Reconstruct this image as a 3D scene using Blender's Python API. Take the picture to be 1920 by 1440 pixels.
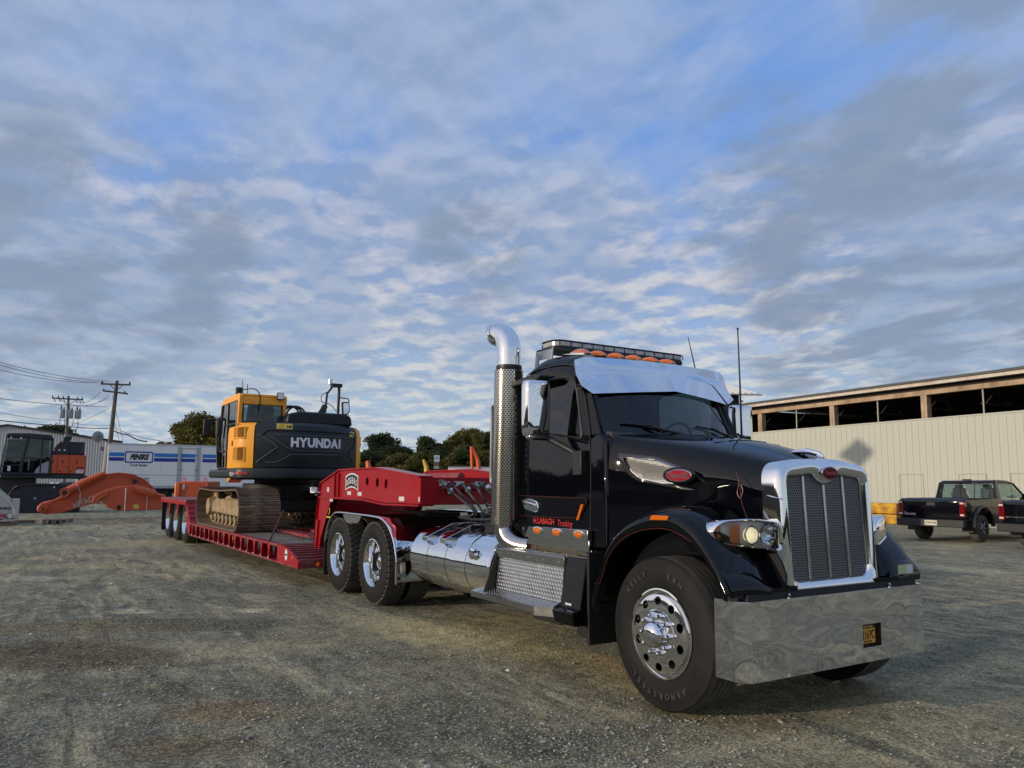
import bpy, bmesh, math, random
from mathutils import Vector, Matrix
from math import sin, cos, pi, radians as R
random.seed(7)
scene = bpy.context.scene
for o in list(bpy.data.objects): bpy.data.objects.remove(o)
COL = scene.collection

# ------------------------------------------------------------------ camera
EYE = Vector((0, 0, 1.525)); YAW = R(31.78); PITCH = R(6.4); ROLL = R(.4); FPX = 1430.0
fw = Vector((-cos(YAW), sin(YAW), 0)); up = Vector((0, 0, 1)); rt = fw.cross(up)
CF = fw*cos(PITCH) + up*sin(PITCH); CU = -fw*sin(PITCH) + up*cos(PITCH)
CR = rt*cos(ROLL) + CU*sin(ROLL); CU = CU*cos(ROLL) - rt*sin(ROLL)
cam = bpy.data.cameras.new('camera'); camo = bpy.data.objects.new('camera', cam); COL.objects.link(camo)
cam.sensor_width = 36; cam.lens = 36*FPX/1920; cam.shift_y = 27/1920
cam.clip_start = .05; cam.clip_end = 3000
M = Matrix.Identity(4)
for i in range(3):
    M[i][0] = CR[i]; M[i][1] = CU[i]; M[i][2] = -CF[i]; M[i][3] = EYE[i]
camo.matrix_world = M
scene.camera = camo
def direction(px, py):
    """world direction of a place in the photograph (survey helper)"""
    return (CF + CR*((px-960)/FPX) - CU*((py-747)/FPX))
def survey(px, depth, z=0.0):
    """ground position at a bearing and a distance"""
    d = direction(px, 905); p = EYE + d*depth; return Vector((p.x, p.y, z))
def bearing(px):
    d = direction(px, 905); return math.atan2(d.y, d.x)

# ------------------------------------------------------------------ light
SUN_EL = R(10.5); SUN_AZ = R(263)          # azimuth measured from +X towards +Y, where the sun stands
sun_dir = Vector((cos(SUN_EL)*cos(SUN_AZ), cos(SUN_EL)*sin(SUN_AZ), sin(SUN_EL)))
sl = bpy.data.lights.new('sun', 'SUN'); sl.energy = 2.3; sl.angle = R(.5); sl.color = (1, .84, .64)
so = bpy.data.objects.new('sun', sl); COL.objects.link(so)
so.rotation_euler = sun_dir.to_track_quat('Z', 'Y').to_euler(); so.location = (0, 0, 60)

world = bpy.data.worlds.new('World'); scene.world = world; world.use_nodes = True
wt = world.node_tree; N = wt.nodes; Lk = wt.links; N.clear()
def wn(t, **k):
    n = N.new(t)
    for a, b in k.items(): setattr(n, a, b)
    return n
def wmath(op, a, b=None, c=None, clamp=False):
    n = wn('ShaderNodeMath', operation=op, use_clamp=clamp)
    for i, v in enumerate((a, b, c)):
        if v is None: continue
        if isinstance(v, (int, float)): n.inputs[i].default_value = v
        else: Lk.new(v, n.inputs[i])
    return n.outputs[0]
def wvm(op, a, b=None):
    n = wn('ShaderNodeVectorMath', operation=op)
    for i, v in enumerate((a, b)):
        if v is None: continue
        if isinstance(v, (tuple, list, Vector)): n.inputs[i].default_value = tuple(v)
        else: Lk.new(v, n.inputs[i])
    return n
def wsm(x, a, b):
    n = wn('ShaderNodeMapRange', interpolation_type='SMOOTHSTEP')
    Lk.new(x, n.inputs[0]); n.inputs[1].default_value = a; n.inputs[2].default_value = b
    return n.outputs[0]
def wmix(f, a, b):
    n = wn('ShaderNodeMix', data_type='RGBA')
    for i, v in ((0, f), (6, a), (7, b)):
        if isinstance(v, tuple): n.inputs[i].default_value = v + (1,)
        elif isinstance(v, (int, float)): n.inputs[i].default_value = v
        else: Lk.new(v, n.inputs[i])
    return n.outputs[2]
sky = wn('ShaderNodeTexSky', sky_type='NISHITA', sun_disc=False)
sky.sun_elevation = SUN_EL; sky.sun_rotation = pi/2 - SUN_AZ; sky.altitude = 50; sky.air_density = 1.0; sky.dust_density = 1.2; sky.ozone_density = 2.0
tc = wn('ShaderNodeTexCoord')
D = wvm('NORMALIZE', tc.outputs['Generated']).outputs[0]
sep = wn('ShaderNodeSeparateXYZ'); Lk.new(D, sep.inputs[0])
dz = wmath('MAXIMUM', sep.outputs[2], 0.0)
den = wmath('ADD', dz, 0.13)
cmb = wn('ShaderNodeCombineXYZ')
Lk.new(wmath('DIVIDE', sep.outputs[0], den), cmb.inputs[0]); Lk.new(wmath('DIVIDE', sep.outputs[1], den), cmb.inputs[1])
def wnoise(scale, detail, rough, off=(0, 0, 0), rot=0, st=(1, 1, 1), dist=0.0):
    mp = wn('ShaderNodeMapping'); Lk.new(cmb.outputs[0], mp.inputs[0])
    mp.inputs['Location'].default_value = off; mp.inputs['Rotation'].default_value = (0, 0, rot); mp.inputs['Scale'].default_value = st
    n = wn('ShaderNodeTexNoise'); Lk.new(mp.outputs[0], n.inputs['Vector'])
    n.inputs['Scale'].default_value = scale; n.inputs['Detail'].default_value = detail
    n.inputs['Roughness'].default_value = rough; n.inputs['Distortion'].default_value = dist
    return n.outputs[0]
ROT = YAW + .35
def wn2(scale, detail, rough, off, st, dist=0.0, k=1.0): return wnoise(scale, detail, rough, off, ROT, (st[0]*k, st[1]*k, 1), dist)
big = wn2(.6, 3, .5, (3.1, 1.2, 0), (1, 1.6), .3)
med = wn2(2.3, 8, .58, (0.4, 7.2, 0), (1, 1.3), .3)
puff = wn2(6.2, 9, .60, (2.4, 3.2, 0), (1, 1.1), .1)
puff_up = wn2(6.2, 3, .5, (2.4, 3.2, 0), (1, 1.1), .1, .962)
wisp = wn2(2.4, 8, .6, (9.4, 3.2, 0), (.7, 1.6), .6)
fine = wn2(14, 4, .6, (1.4, 5.2, 0), (.8, 1.6), .3)
# where the photograph's sky is open (negative) or closed (positive): broad areas of the dome
blobs = [(200, 270, 7, -.20), (380, 350, 6, -.16), (640, 300, 6, -.10), (130, 390, 5, -.10), (1050, 300, 8, -.20), (1420, 240, 9, -.14), (1600, 190, 8, -.22), (1800, 170, 6, -.14), (1250, 170, 8, -.08), (1330, 340, 6, -.14),
         (900, 60, 16, .05), (300, 60, 12, .05), (1850, 30, 8, .10), (960, 450, 9, .16), (620, 440, 8, .12), (150, 480, 9, .26), (60, 540, 8, .2), (500, 540, 10, .12), (1200, 430, 8, .12), (1450, 380, 6, .18), (1700, 320, 6, .16), (1850, 420, 7, .18),
         (1500, 500, 8, .06), (1380, 550, 6, -.02), (1850, 590, 5, .24), (1690, 610, 4, .2), (1600, 560, 4, -.10), (1640, 660, 7, .10), (1300, 650, 8, -.08), (700, 640, 14, .02), (330, 600, 4, .10)]
bias = None
for px, py, rad, amp in blobs:
    v = direction(px, py).normalized()
    dt = wvm('DOT_PRODUCT', D, v).outputs['Value']
    s_ = wmath('MULTIPLY', wsm(dt, cos(R(rad*1.3)), 1.0), amp*(.8 if amp > 0 else .55))
    bias = s_ if bias is None else wmath('ADD', bias, s_)
lowsky = wsm(dz, .46, .22)          # puffs lie in the lower half of the sky, a smooth veil above
dens = wmath('ADD', wmath('ADD', wmath('MULTIPLY', big, .40), wmath('MULTIPLY', med, .58)), wmath('ADD', bias, wmath('MULTIPLY', puff, wmath('MULTIPLY_ADD', lowsky, .36, .26))))
dens = wmath('SUBTRACT', dens, wmath('MULTIPLY_ADD', lowsky, .15, .07))
bank = None
for px, py, rad in ((120, 480, 9), (330, 490, 5), (60, 560, 6), (1870, 585, 6), (1700, 612, 4), (1430, 375, 7), (1620, 330, 6), (1520, 650, 4), (1800, 300, 5), (1880, 40, 7), (880, 470, 4)):
    dt = wvm('DOT_PRODUCT', D, direction(px, py).normalized()).outputs['Value']; s_ = wsm(dt, cos(R(rad*1.4)), 1.0); bank = s_ if bank is None else wmath('ADD', bank, s_)
bank = wmath('MULTIPLY', wsm(bank, .1, .9), wsm(med, .40, .58))
cover = wsm(dens, .36, .66)
veil = wmath('ADD', wmath('MULTIPLY', wsm(wisp, .25, .62), .95), wmath('MULTIPLY', wmath('SUBTRACT', fine, .5), .5), clamp=True)
thick = wsm(dens, .60, .80)
lit = wmath('ADD', wmath('MULTIPLY', wmath('SUBTRACT', puff, puff_up), 4.2), wmath('MULTIPLY', wmath('SUBTRACT', wisp, .5), 1.2))
lit = wmath('ADD', lit, .45, clamp=True)
hor = wsm(dz, .02, .30)
skyc = wn('ShaderNodeHueSaturation'); Lk.new(sky.outputs[0], skyc.inputs['Color']); skyc.inputs['Saturation'].default_value = 1.0; skyc.inputs['Value'].default_value = 1.0
blue = wmix(hor, (2.6, 3.4, 4.3), (.80, 1.95, 4.7))
base = wmix(.15, blue, skyc.outputs[0])
base = wmix(wmath('MULTIPLY', veil, wmath('MULTIPLY_ADD', bias, 2.4, .86), clamp=True), base, wmix(hor, (2.9, 3.55, 4.2), (2.05, 2.7, 4.1)))
c_dark = wmix(hor, (2.2, 2.8, 3.5), (1.6, 2.2, 3.4))
c_lite = wmix(hor, (3.9, 4.05, 4.05), wmix(lowsky, (2.2, 2.75, 4.0), (4.0, 3.9, 3.95)))
cloud = wmix(lit, c_dark, c_lite)
cloud = wmix(wmath('MULTIPLY', thick, .75), cloud, c_dark)
full = wmix(wmath('MULTIPLY', cover, .90), base, cloud)
full = wmix(wmath('MULTIPLY', bank, .72), full, (1.35, 1.75, 2.45))
# warm brightening of the whole sky round the low sun behind the camera
glow = wmath('POWER', wmath('MAXIMUM', wvm('DOT_PRODUCT', D, sun_dir).outputs['Value'], 0.0), 3.0)
gl_ = wn('ShaderNodeMix', data_type='RGBA', blend_type='ADD'); Lk.new(glow, gl_.inputs[0]); Lk.new(full, gl_.inputs[6]); gl_.inputs[7].default_value = (4.2, 3.1, 2.1, 1)
full = gl_.outputs[2]
below = wmix(wsm(sep.outputs[2], -.03, .0), (1.2, 1.2, 1.15), full)
bg = wn('ShaderNodeBackground'); Lk.new(below, bg.inputs[0]); bg.inputs[1].default_value = .15
wo = wn('ShaderNodeOutputWorld'); Lk.new(bg.outputs[0], wo.inputs[0])
scene.view_settings.view_transform = 'Standard'; scene.view_settings.look = 'None'
scene.view_settings.exposure = 0.15; scene.view_settings.gamma = 1; scene.view_settings.use_curve_mapping = False
scene.render.resolution_x = 1024; scene.render.resolution_y = 768
scene.render.engine = 'CYCLES'

# ------------------------------------------------------------------ materials
MATS = {}
def mat(name, col, rough=.5, metal=0.0, coat=0.0, var=0.0, vscale=3.0, bump=0.0, bscale=40.0, dirt=None, dscale=2.0, damt=.5, spec=.5, rvar=0.0, emit=None, estr=0, stretch=(1, 1, 1), bdet=6):
    if name in MATS: return MATS[name]
    m = bpy.data.materials.new(name); m.use_nodes = True; t = m.node_tree; b = t.nodes['Principled BSDF']
    b.inputs['Roughness'].default_value = rough; b.inputs['Metallic'].default_value = metal
    b.inputs['Coat Weight'].default_value = coat; b.inputs['Coat Roughness'].default_value = .03
    b.inputs['Specular IOR Level'].default_value = spec
    b.inputs['Base Color'].default_value = col + (1,)
    tcn = t.nodes.new('ShaderNodeTexCoord'); mp = t.nodes.new('ShaderNodeMapping'); t.links.new(tcn.outputs['Object'], mp.inputs[0]); mp.inputs['Scale'].default_value = stretch
    def noise(s, d=5, r=.6):
        n = t.nodes.new('ShaderNodeTexNoise'); n.inputs['Scale'].default_value = s; n.inputs['Detail'].default_value = d; n.inputs['Roughness'].default_value = r
        t.links.new(mp.outputs[0], n.inputs['Vector']); return n.outputs[0]
    cur = None
    if var:
        mr = t.nodes.new('ShaderNodeMapRange'); t.links.new(noise(vscale), mr.inputs[0]); mr.inputs[1].default_value = .3; mr.inputs[2].default_value = .7
        mr.inputs[3].default_value = 1-var; mr.inputs[4].default_value = 1+var
        mx = t.nodes.new('ShaderNodeVectorMath'); mx.operation = 'SCALE'; mx.inputs[0].default_value = col; t.links.new(mr.outputs[0], mx.inputs['Scale'])
        cur = mx.outputs[0]; t.links.new(cur, b.inputs['Base Color'])
    if dirt:
        mr = t.nodes.new('ShaderNodeMapRange'); t.links.new(noise(dscale, 8, .68), mr.inputs[0]); mr.inputs[1].default_value = .42; mr.inputs[2].default_value = .68
        mr.inputs[3].default_value = 0; mr.inputs[4].default_value = damt
        mx = t.nodes.new('ShaderNodeMix'); mx.data_type = 'RGBA'; t.links.new(mr.outputs[0], mx.inputs[0])
        if cur: t.links.new(cur, mx.inputs[6])
        else: mx.inputs[6].default_value = col + (1,)
        mx.inputs[7].default_value = dirt + (1,); t.links.new(mx.outputs[2], b.inputs['Base Color'])
        ra = t.nodes.new('ShaderNodeMapRange'); t.links.new(mr.outputs[0], ra.inputs[0]); ra.inputs[3].default_value = rough; ra.inputs[4].default_value = .85
        t.links.new(ra.outputs[0], b.inputs['Roughness'])
        if metal:
            me = t.nodes.new('ShaderNodeMath'); me.operation = 'MULTIPLY_ADD'; t.links.new(mr.outputs[0], me.inputs[0]); me.inputs[1].default_value = -metal*.8; me.inputs[2].default_value = metal; t.links.new(me.outputs[0], b.inputs['Metallic'])
    elif rvar:
        mr = t.nodes.new('ShaderNodeMapRange'); t.links.new(noise(vscale, 8, .7), mr.inputs[0]); mr.inputs[1].default_value = .35; mr.inputs[2].default_value = .75
        mr.inputs[3].default_value = rough; mr.inputs[4].default_value = rough+rvar; t.links.new(mr.outputs[0], b.inputs['Roughness'])
    if bump:
        bn = t.nodes.new('ShaderNodeBump'); bn.inputs['Strength'].default_value = 1; bn.inputs['Distance'].default_value = bump
        t.links.new(noise(bscale, bdet, .5), bn.inputs['Height']); t.links.new(bn.outputs[0], b.inputs['Normal'])
    if emit:
        b.inputs['Emission Color'].default_value = emit + (1,); b.inputs['Emission Strength'].default_value = estr
    MATS[name] = m
    return m
black_paint = mat('black gloss paint', (.0022, .0028, .0048), .06, coat=.75, spec=.0, rvar=.05, vscale=1.2)
chrome = mat('chrome', (.80, .81, .82), .025, 1.0, rvar=.03, vscale=4)
polished = mat('polished aluminium', (.80, .81, .82), .045, 1.0, bump=.004, bscale=3.0, bdet=1, rvar=.04, vscale=3)
polished_wheel = mat('polished wheel aluminium', (.86, .86, .85), .05, 1.0, rvar=.05, vscale=8)
bumper_metal = mat('polished stainless bumper', (.84, .85, .86), .03, 1.0, bump=.011, bscale=2.0, bdet=1.5, rvar=.03, vscale=2.5, stretch=(1, 1, 2))
brushed = mat('brushed stainless', (.52, .52, .51), .15, 1.0, rvar=.15, vscale=6)
tread_plate = mat('diamond plate aluminium', (.50, .50, .48), .24, 1.0, rvar=.2, vscale=10)
rubber = mat('tyre rubber', (.008, .008, .008), .62, var=.2, vscale=6, dirt=(.03, .028, .024), dscale=3.0, damt=.35, spec=.25)
rubber_dusty = mat('dusty tyre tread', (.07, .066, .056), .85, var=.25, vscale=9, dirt=(.16, .145, .115), dscale=6, damt=.5)
black_plastic = mat('black plastic', (.012, .012, .013), .45, rvar=.2, vscale=6)
frame_black = mat('black chassis paint', (.008, .008, .009), .42, dirt=(.05, .045, .038), dscale=3, damt=.35)
flap_rubber = mat('mud flap rubber', (.010, .010, .010), .7)
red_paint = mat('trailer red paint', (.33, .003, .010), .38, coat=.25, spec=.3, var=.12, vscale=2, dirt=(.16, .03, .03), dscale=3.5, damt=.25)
red_dirty = mat('worn dusty red paint', (.24, .010, .018), .5, var=.2, vscale=4, dirt=(.17, .13, .11), dscale=5, damt=.6)
deck_wood = mat('dusty deck planks', (.16, .14, .115), .85, var=.3, vscale=3, dirt=(.07, .055, .05), dscale=6, damt=.6, stretch=(.25, 3, 1), bump=.004, bscale=20)
ex_orange = mat('excavator yellow orange paint', (.94, .40, .024), .38, var=.08, vscale=3, dirt=(.42, .20, .06), dscale=3, damt=.25)
ex_dark = mat('excavator dark grey paint', (.010, .016, .020), .40, var=.2, vscale=1.6, dirt=(.04, .045, .045), dscale=2.2, damt=.35, stretch=(1, 1, .5), spec=.35)
mud = mat('dried mud on steel', (.36, .27, .155), .93, var=.35, vscale=5, dirt=(.14, .10, .06), dscale=7, damt=.7, bump=.008, bscale=28)
track_steel = mat('rusty muddy track steel', (.15, .095, .06), .72, var=.35, vscale=7, dirt=(.36, .27, .17), dscale=4.5, damt=.65, bump=.004, bscale=30)
dark_steel = mat('dark oily steel', (.02, .019, .018), .6, var=.3, vscale=6)
white_paint = mat('white painted metal', (.84, .83, .80), .42, var=.05, vscale=1.5, dirt=(.6, .58, .54), dscale=1.5, damt=.3)
white_decal = mat('white vinyl', (.62, .63, .66), .45)
amber = mat('amber lens', (.45, .10, .005), .12, coat=1, emit=(1, .28, .01), estr=.04)
amber_lit = mat('lit amber lens', (.50, .10, .002), .15, spec=.3, coat=.15, emit=(1, .28, .01), estr=.10)
red_lens = mat('red lens', (.16, .004, .006), .12, coat=1)
red_enamel = mat('red enamel badge', (.33, .006, .02), .15, coat=1)
red_print = mat('red lettering', (.5, .03, .03), .4)
ink = mat('black print', (.01, .01, .01), .5)
grey_print = mat('dark grey raised rubber lettering', (.035, .035, .035), .55)
gold_print = mat('gold pinstripe', (.10, .018, .012), .4)
hitachi = mat('orange red loader paint', (.56, .085, .022), .42, var=.12, vscale=2, dirt=(.33, .12, .06), dscale=3, damt=.3)
hit_dark = mat('blue black machine paint', (.010, .014, .022), .45, var=.3, vscale=3)
def glass(name, tint, refl=1.0, rough=.0, ior=1.5, mixw=None):
    m = bpy.data.materials.new(name); m.use_nodes = True; t = m.node_tree; t.nodes.clear()
    o = t.nodes.new('ShaderNodeOutputMaterial'); mx = t.nodes.new('ShaderNodeMixShader'); tr = t.nodes.new('ShaderNodeBsdfTransparent'); tr.inputs[0].default_value = tint + (1,)
    g = t.nodes.new('ShaderNodeBsdfGlossy'); g.inputs['Roughness'].default_value = rough; g.inputs[0].default_value = (refl, refl, refl, 1)
    f = t.nodes.new('ShaderNodeFresnel'); f.inputs[0].default_value = ior
    t.links.new(f.outputs[0], mx.inputs[0]); t.links.new(tr.outputs[0], mx.inputs[1]); t.links.new(g.outputs[0], mx.inputs[2]); t.links.new(mx.outputs[0], o.inputs[0])
    return m
cab_glass = glass('tinted cab glass', (.30, .42, .44), 1, 0, 1.55)
door_glass = glass('smoked door glass', (.12, .13, .13), 1, 0, 1.6)
clear_lens = glass('clear lamp lens', (.86, .88, .9), 1, .02, 1.5)
machine_glass = glass('machine cab glass', (.45, .58, .58), 1, .0, 1.55)

# ------------------------------------------------------------------ mesh helpers
class MB:
    def __init__(s): s.v = []; s.f = []; s.fm = []; s.uv = []; s.m = 0
    def add(s, vs, fs, uvs=None):
        n = len(s.v); s.v += [tuple(p) for p in vs]
        for i, f in enumerate(fs):
            s.f.append([n+k for k in f]); s.fm.append(s.m)
            s.uv.append(uvs[i] if uvs else [(0, 0)]*len(f))
        return s
    def box(s, x0, x1, y0, y1, z0, z1):
        v = [(x0,y0,z0),(x1,y0,z0),(x1,y1,z0),(x0,y1,z0),(x0,y0,z1),(x1,y0,z1),(x1,y1,z1),(x0,y1,z1)]
        return s.add(v, [(0,3,2,1),(4,5,6,7),(0,1,5,4),(1,2,6,5),(2,3,7,6),(3,0,4,7)])
    def prism(s, poly, h0, h1, axis='y'):
        """poly of (a,b) pairs extruded along an axis; axis y: (x,z), x: (y,z), z: (x,y)"""
        def P(a, b, h): return {'y': (a, h, b), 'x': (h, a, b), 'z': (a, b, h)}[axis]
        n = len(poly); v = [P(a, b, h0) for a, b in poly] + [P(a, b, h1) for a, b in poly]
        f = [tuple(range(n)), tuple(range(2*n-1, n-1, -1))] + [(i, (i+1) % n, n+(i+1) % n, n+i) for i in range(n)]
        return s.add(v, f)
    def loft(s, rings, closed=True, caps=True, uv=False):
        n = len(rings[0]); v = [p for r in rings for p in r]; f = []
        m = n if closed else n-1
        for j in range(len(rings)-1):
            for i in range(m):
                k = (i+1) % n; f.append((j*n+i, j*n+k, (j+1)*n+k, (j+1)*n+i))
        uvs = None
        if uv:
            J = len(rings)-1; uvs = [[(i/m, j/J), ((i+1)/m, j/J), ((i+1)/m, (j+1)/J), (i/m, (j+1)/J)] for j in range(J) for i in range(m)]
        if caps and closed:
            f.append(tuple(range(n))[::-1]); f.append(tuple(range((len(rings)-1)*n, len(rings)*n)))
            if uvs: uvs += [[(0, 0)]*n]*2
        return s.add(v, f, uvs)
    def tube(s, pts, r, n=10, caps=True, uv=False):
        pts = [Vector(p) for p in pts]; rings = []; ref = None
        for i, p in enumerate(pts):
            d = (pts[min(i+1, len(pts)-1)] - pts[max(i-1, 0)]).normalized()
            if ref is None:
                ref = Vector((0, 0, 1)) if abs(d.z) < .9 else Vector((1, 0, 0))
            a = d.cross(ref).normalized(); b = a.cross(d).normalized(); ref = b
            rr = r[i] if isinstance(r, (list, tuple)) else r
            rings.append([p + a*(rr*cos(2*pi*k/n)) + b*(rr*sin(2*pi*k/n)) for k in range(n)])
        return s.loft(rings, True, caps, uv)
    def lathe(s, prof, c=(0, 0, 0), axis='y', n=32, closed=False, uv=False, a0=0, a1=2*pi):
        """prof: (h, r) pairs along the axis"""
        full = abs(a1-a0-2*pi) < 1e-6; m = n if full else n+1
        rings = []
        for k in range(m):
            a = a0 + (a1-a0)*k/n; ca, sa = cos(a), sin(a); ring = []
            for h, r in prof:
                p = {'y': (r*ca, h, r*sa), 'x': (h, r*ca, r*sa), 'z': (r*ca, r*sa, h)}[axis]
                ring.append((p[0]+c[0], p[1]+c[1], p[2]+c[2]))
            rings.append(ring)
        if full: rings.append(rings[0])
        v = [p for r in rings[:m] for p in r]; q = len(prof); f = []; uvs = []
        for k in range(len(rings)-1):
            k2 = (k+1) % m if full else k+1
            for i in range(q if closed else q-1):
                j = (i+1) % q; f.append((k*q+i, k*q+j, k2*q+j, k2*q+i)); uvs.append([(k/n, i/q), (k/n, (i+1)/q), ((k+1)/n, (i+1)/q), ((k+1)/n, i/q)])
        return s.add(v, f, uvs)
    def ring(s, outer, inner):
        """quads between two loops of the same length"""
        n = len(outer); return s.add(list(outer)+list(inner), [(i, (i+1) % n, n+(i+1) % n, n+i) for i in range(n)])
    def poly(s, pts): return s.add(pts, [tuple(range(len(pts)))])
    def tf(s, mtx, start=0):
        s.v = s.v[:start] + [tuple(mtx @ Vector(p)) for p in s.v[start:]]; return s
    def mesh(s, name, mats, smooth=35, uv=False):
        me = bpy.data.meshes.new(name); me.from_pydata(s.v, [], s.f)
        if not isinstance(mats, (list, tuple)): mats = [mats]
        for m in mats: me.materials.append(m)
        me.polygons.foreach_set('material_index', s.fm)
        if uv:
            l = me.uv_layers.new(name='UVMap'); l.data.foreach_set('uv', [c for u in s.uv for p in u for c in p])
        if smooth:
            me.polygons.foreach_set('use_smooth', [True]*len(s.f)); me.set_sharp_from_angle(angle=R(smooth))
        me.update(); return me
def fixn(me):
    bm = bmesh.new(); bm.from_mesh(me); bmesh.ops.remove_doubles(bm, verts=bm.verts, dist=1e-5); bmesh.ops.recalc_face_normals(bm, faces=bm.faces); bm.to_mesh(me); bm.free(); return me
def part(name, mb, mats, parent=None, smooth=35, bevel=0, fix=True, uv=False, seg=2, subsurf=0):
    me = mb.mesh(name, mats, smooth, uv)
    if fix and len(me.polygons) < 60000: fixn(me)
    if smooth: me.set_sharp_from_angle(angle=R(smooth))
    o = bpy.data.objects.new(name, me); COL.objects.link(o); o.parent = parent
    if bevel:
        b = o.modifiers.new('bevel', 'BEVEL'); b.width = bevel; b.segments = seg; b.limit_method = 'ANGLE'; b.angle_limit = R(35); b.harden_normals = False
    if subsurf:
        b = o.modifiers.new('sub', 'SUBSURF'); b.levels = subsurf; b.render_levels = subsurf
    return o
def thing(name, label, cat, loc=(0, 0, 0), rz=0, group=None):
    o = bpy.data.objects.new(name, None); COL.objects.link(o); o.location = loc; o.rotation_euler = (0, 0, rz); o.empty_display_size = .3
    o['label'] = label; o['category'] = cat
    if group: o['group'] = group
    return o
def sub(name, parent, loc=(0, 0, 0), rot=(0, 0, 0)):
    o = bpy.data.objects.new(name, None); COL.objects.link(o); o.parent = parent; o.location = loc; o.rotation_euler = rot; o.empty_display_size = .1
    return o
def tag(o, label, cat, group=None):
    o['label'] = label; o['category'] = cat
    if group: o['group'] = group
    return o
def struct(o): o['kind'] = 'structure'; return o
def stuff(o): o['kind'] = 'stuff'; return o
def copy_tree(o, parent=None):
    c = o.copy(); COL.objects.link(c); c.parent = parent
    for ch in list(o.children): copy_tree(ch, c)
    return c
def rounded(pts, r, seg=4):
    """round the corners of a 2-D polygon"""
    out = []; n = len(pts)
    for i in range(n):
        p = Vector(pts[i]); a = Vector(pts[i-1])-p; b = Vector(pts[(i+1) % n])-p
        rr = r[i] if isinstance(r, (list, tuple)) else r
        if rr <= 0: out += [tuple(p)]*(seg+1); continue
        rr = min(rr, a.length*.49, b.length*.49)
        A = p + a.normalized()*rr; B = p + b.normalized()*rr
        for k in range(seg+1):
            t = k/seg; q = A*(1-t)**2 + p*2*t*(1-t) + B*t*t; out.append((q.x, q.y))
    return out
def spline(pts, per=6):
    """Catmull-Rom through points"""
    P = [Vector(p) for p in pts]; out = []
    for i in range(len(P)-1):
        a = P[max(i-1, 0)]; b = P[i]; c = P[i+1]; d = P[min(i+2, len(P)-1)]
        for k in range(per):
            t = k/per; out.append(.5*((2*b) + (c-a)*t + (2*a-5*b+4*c-d)*t*t + (3*b-a-3*c+d)*t**3))
    out.append(P[-1]); return [tuple(q) for q in out]
def text(name, body, size, m, parent, mtx, shear=0, bold=0.0, ext=.001, sx=1.0, align='CENTER', space=1.0):
    c = bpy.data.curves.new('lettering', 'FONT'); c.body = body; c.size = size; c.shear = shear; c.offset = bold; c.extrude = ext; c.align_x = align; c.align_y = 'CENTER'; c.space_character = space; c.resolution_u = 3
    t = bpy.data.objects.new('lettering', c); COL.objects.link(t)
    me = bpy.data.meshes.new_from_object(t); bpy.data.objects.remove(t); bpy.data.curves.remove(c)
    me.transform(Matrix.Diagonal((sx, 1, 1, 1))); me.materials.clear(); me.materials.append(m)
    o = bpy.data.objects.new(name, me); COL.objects.link(o); o.parent = parent; o.matrix_local = mtx; return o
def frame_mtx(origin, xdir, ydir):
    x = Vector(xdir).normalized(); y = Vector(ydir); z = x.cross(y).normalized(); y = z.cross(x)
    m = Matrix.Identity(4)
    for i in range(3): m[i][0] = x[i]; m[i][1] = y[i]; m[i][2] = z[i]; m[i][3] = origin[i]
    return m
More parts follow.
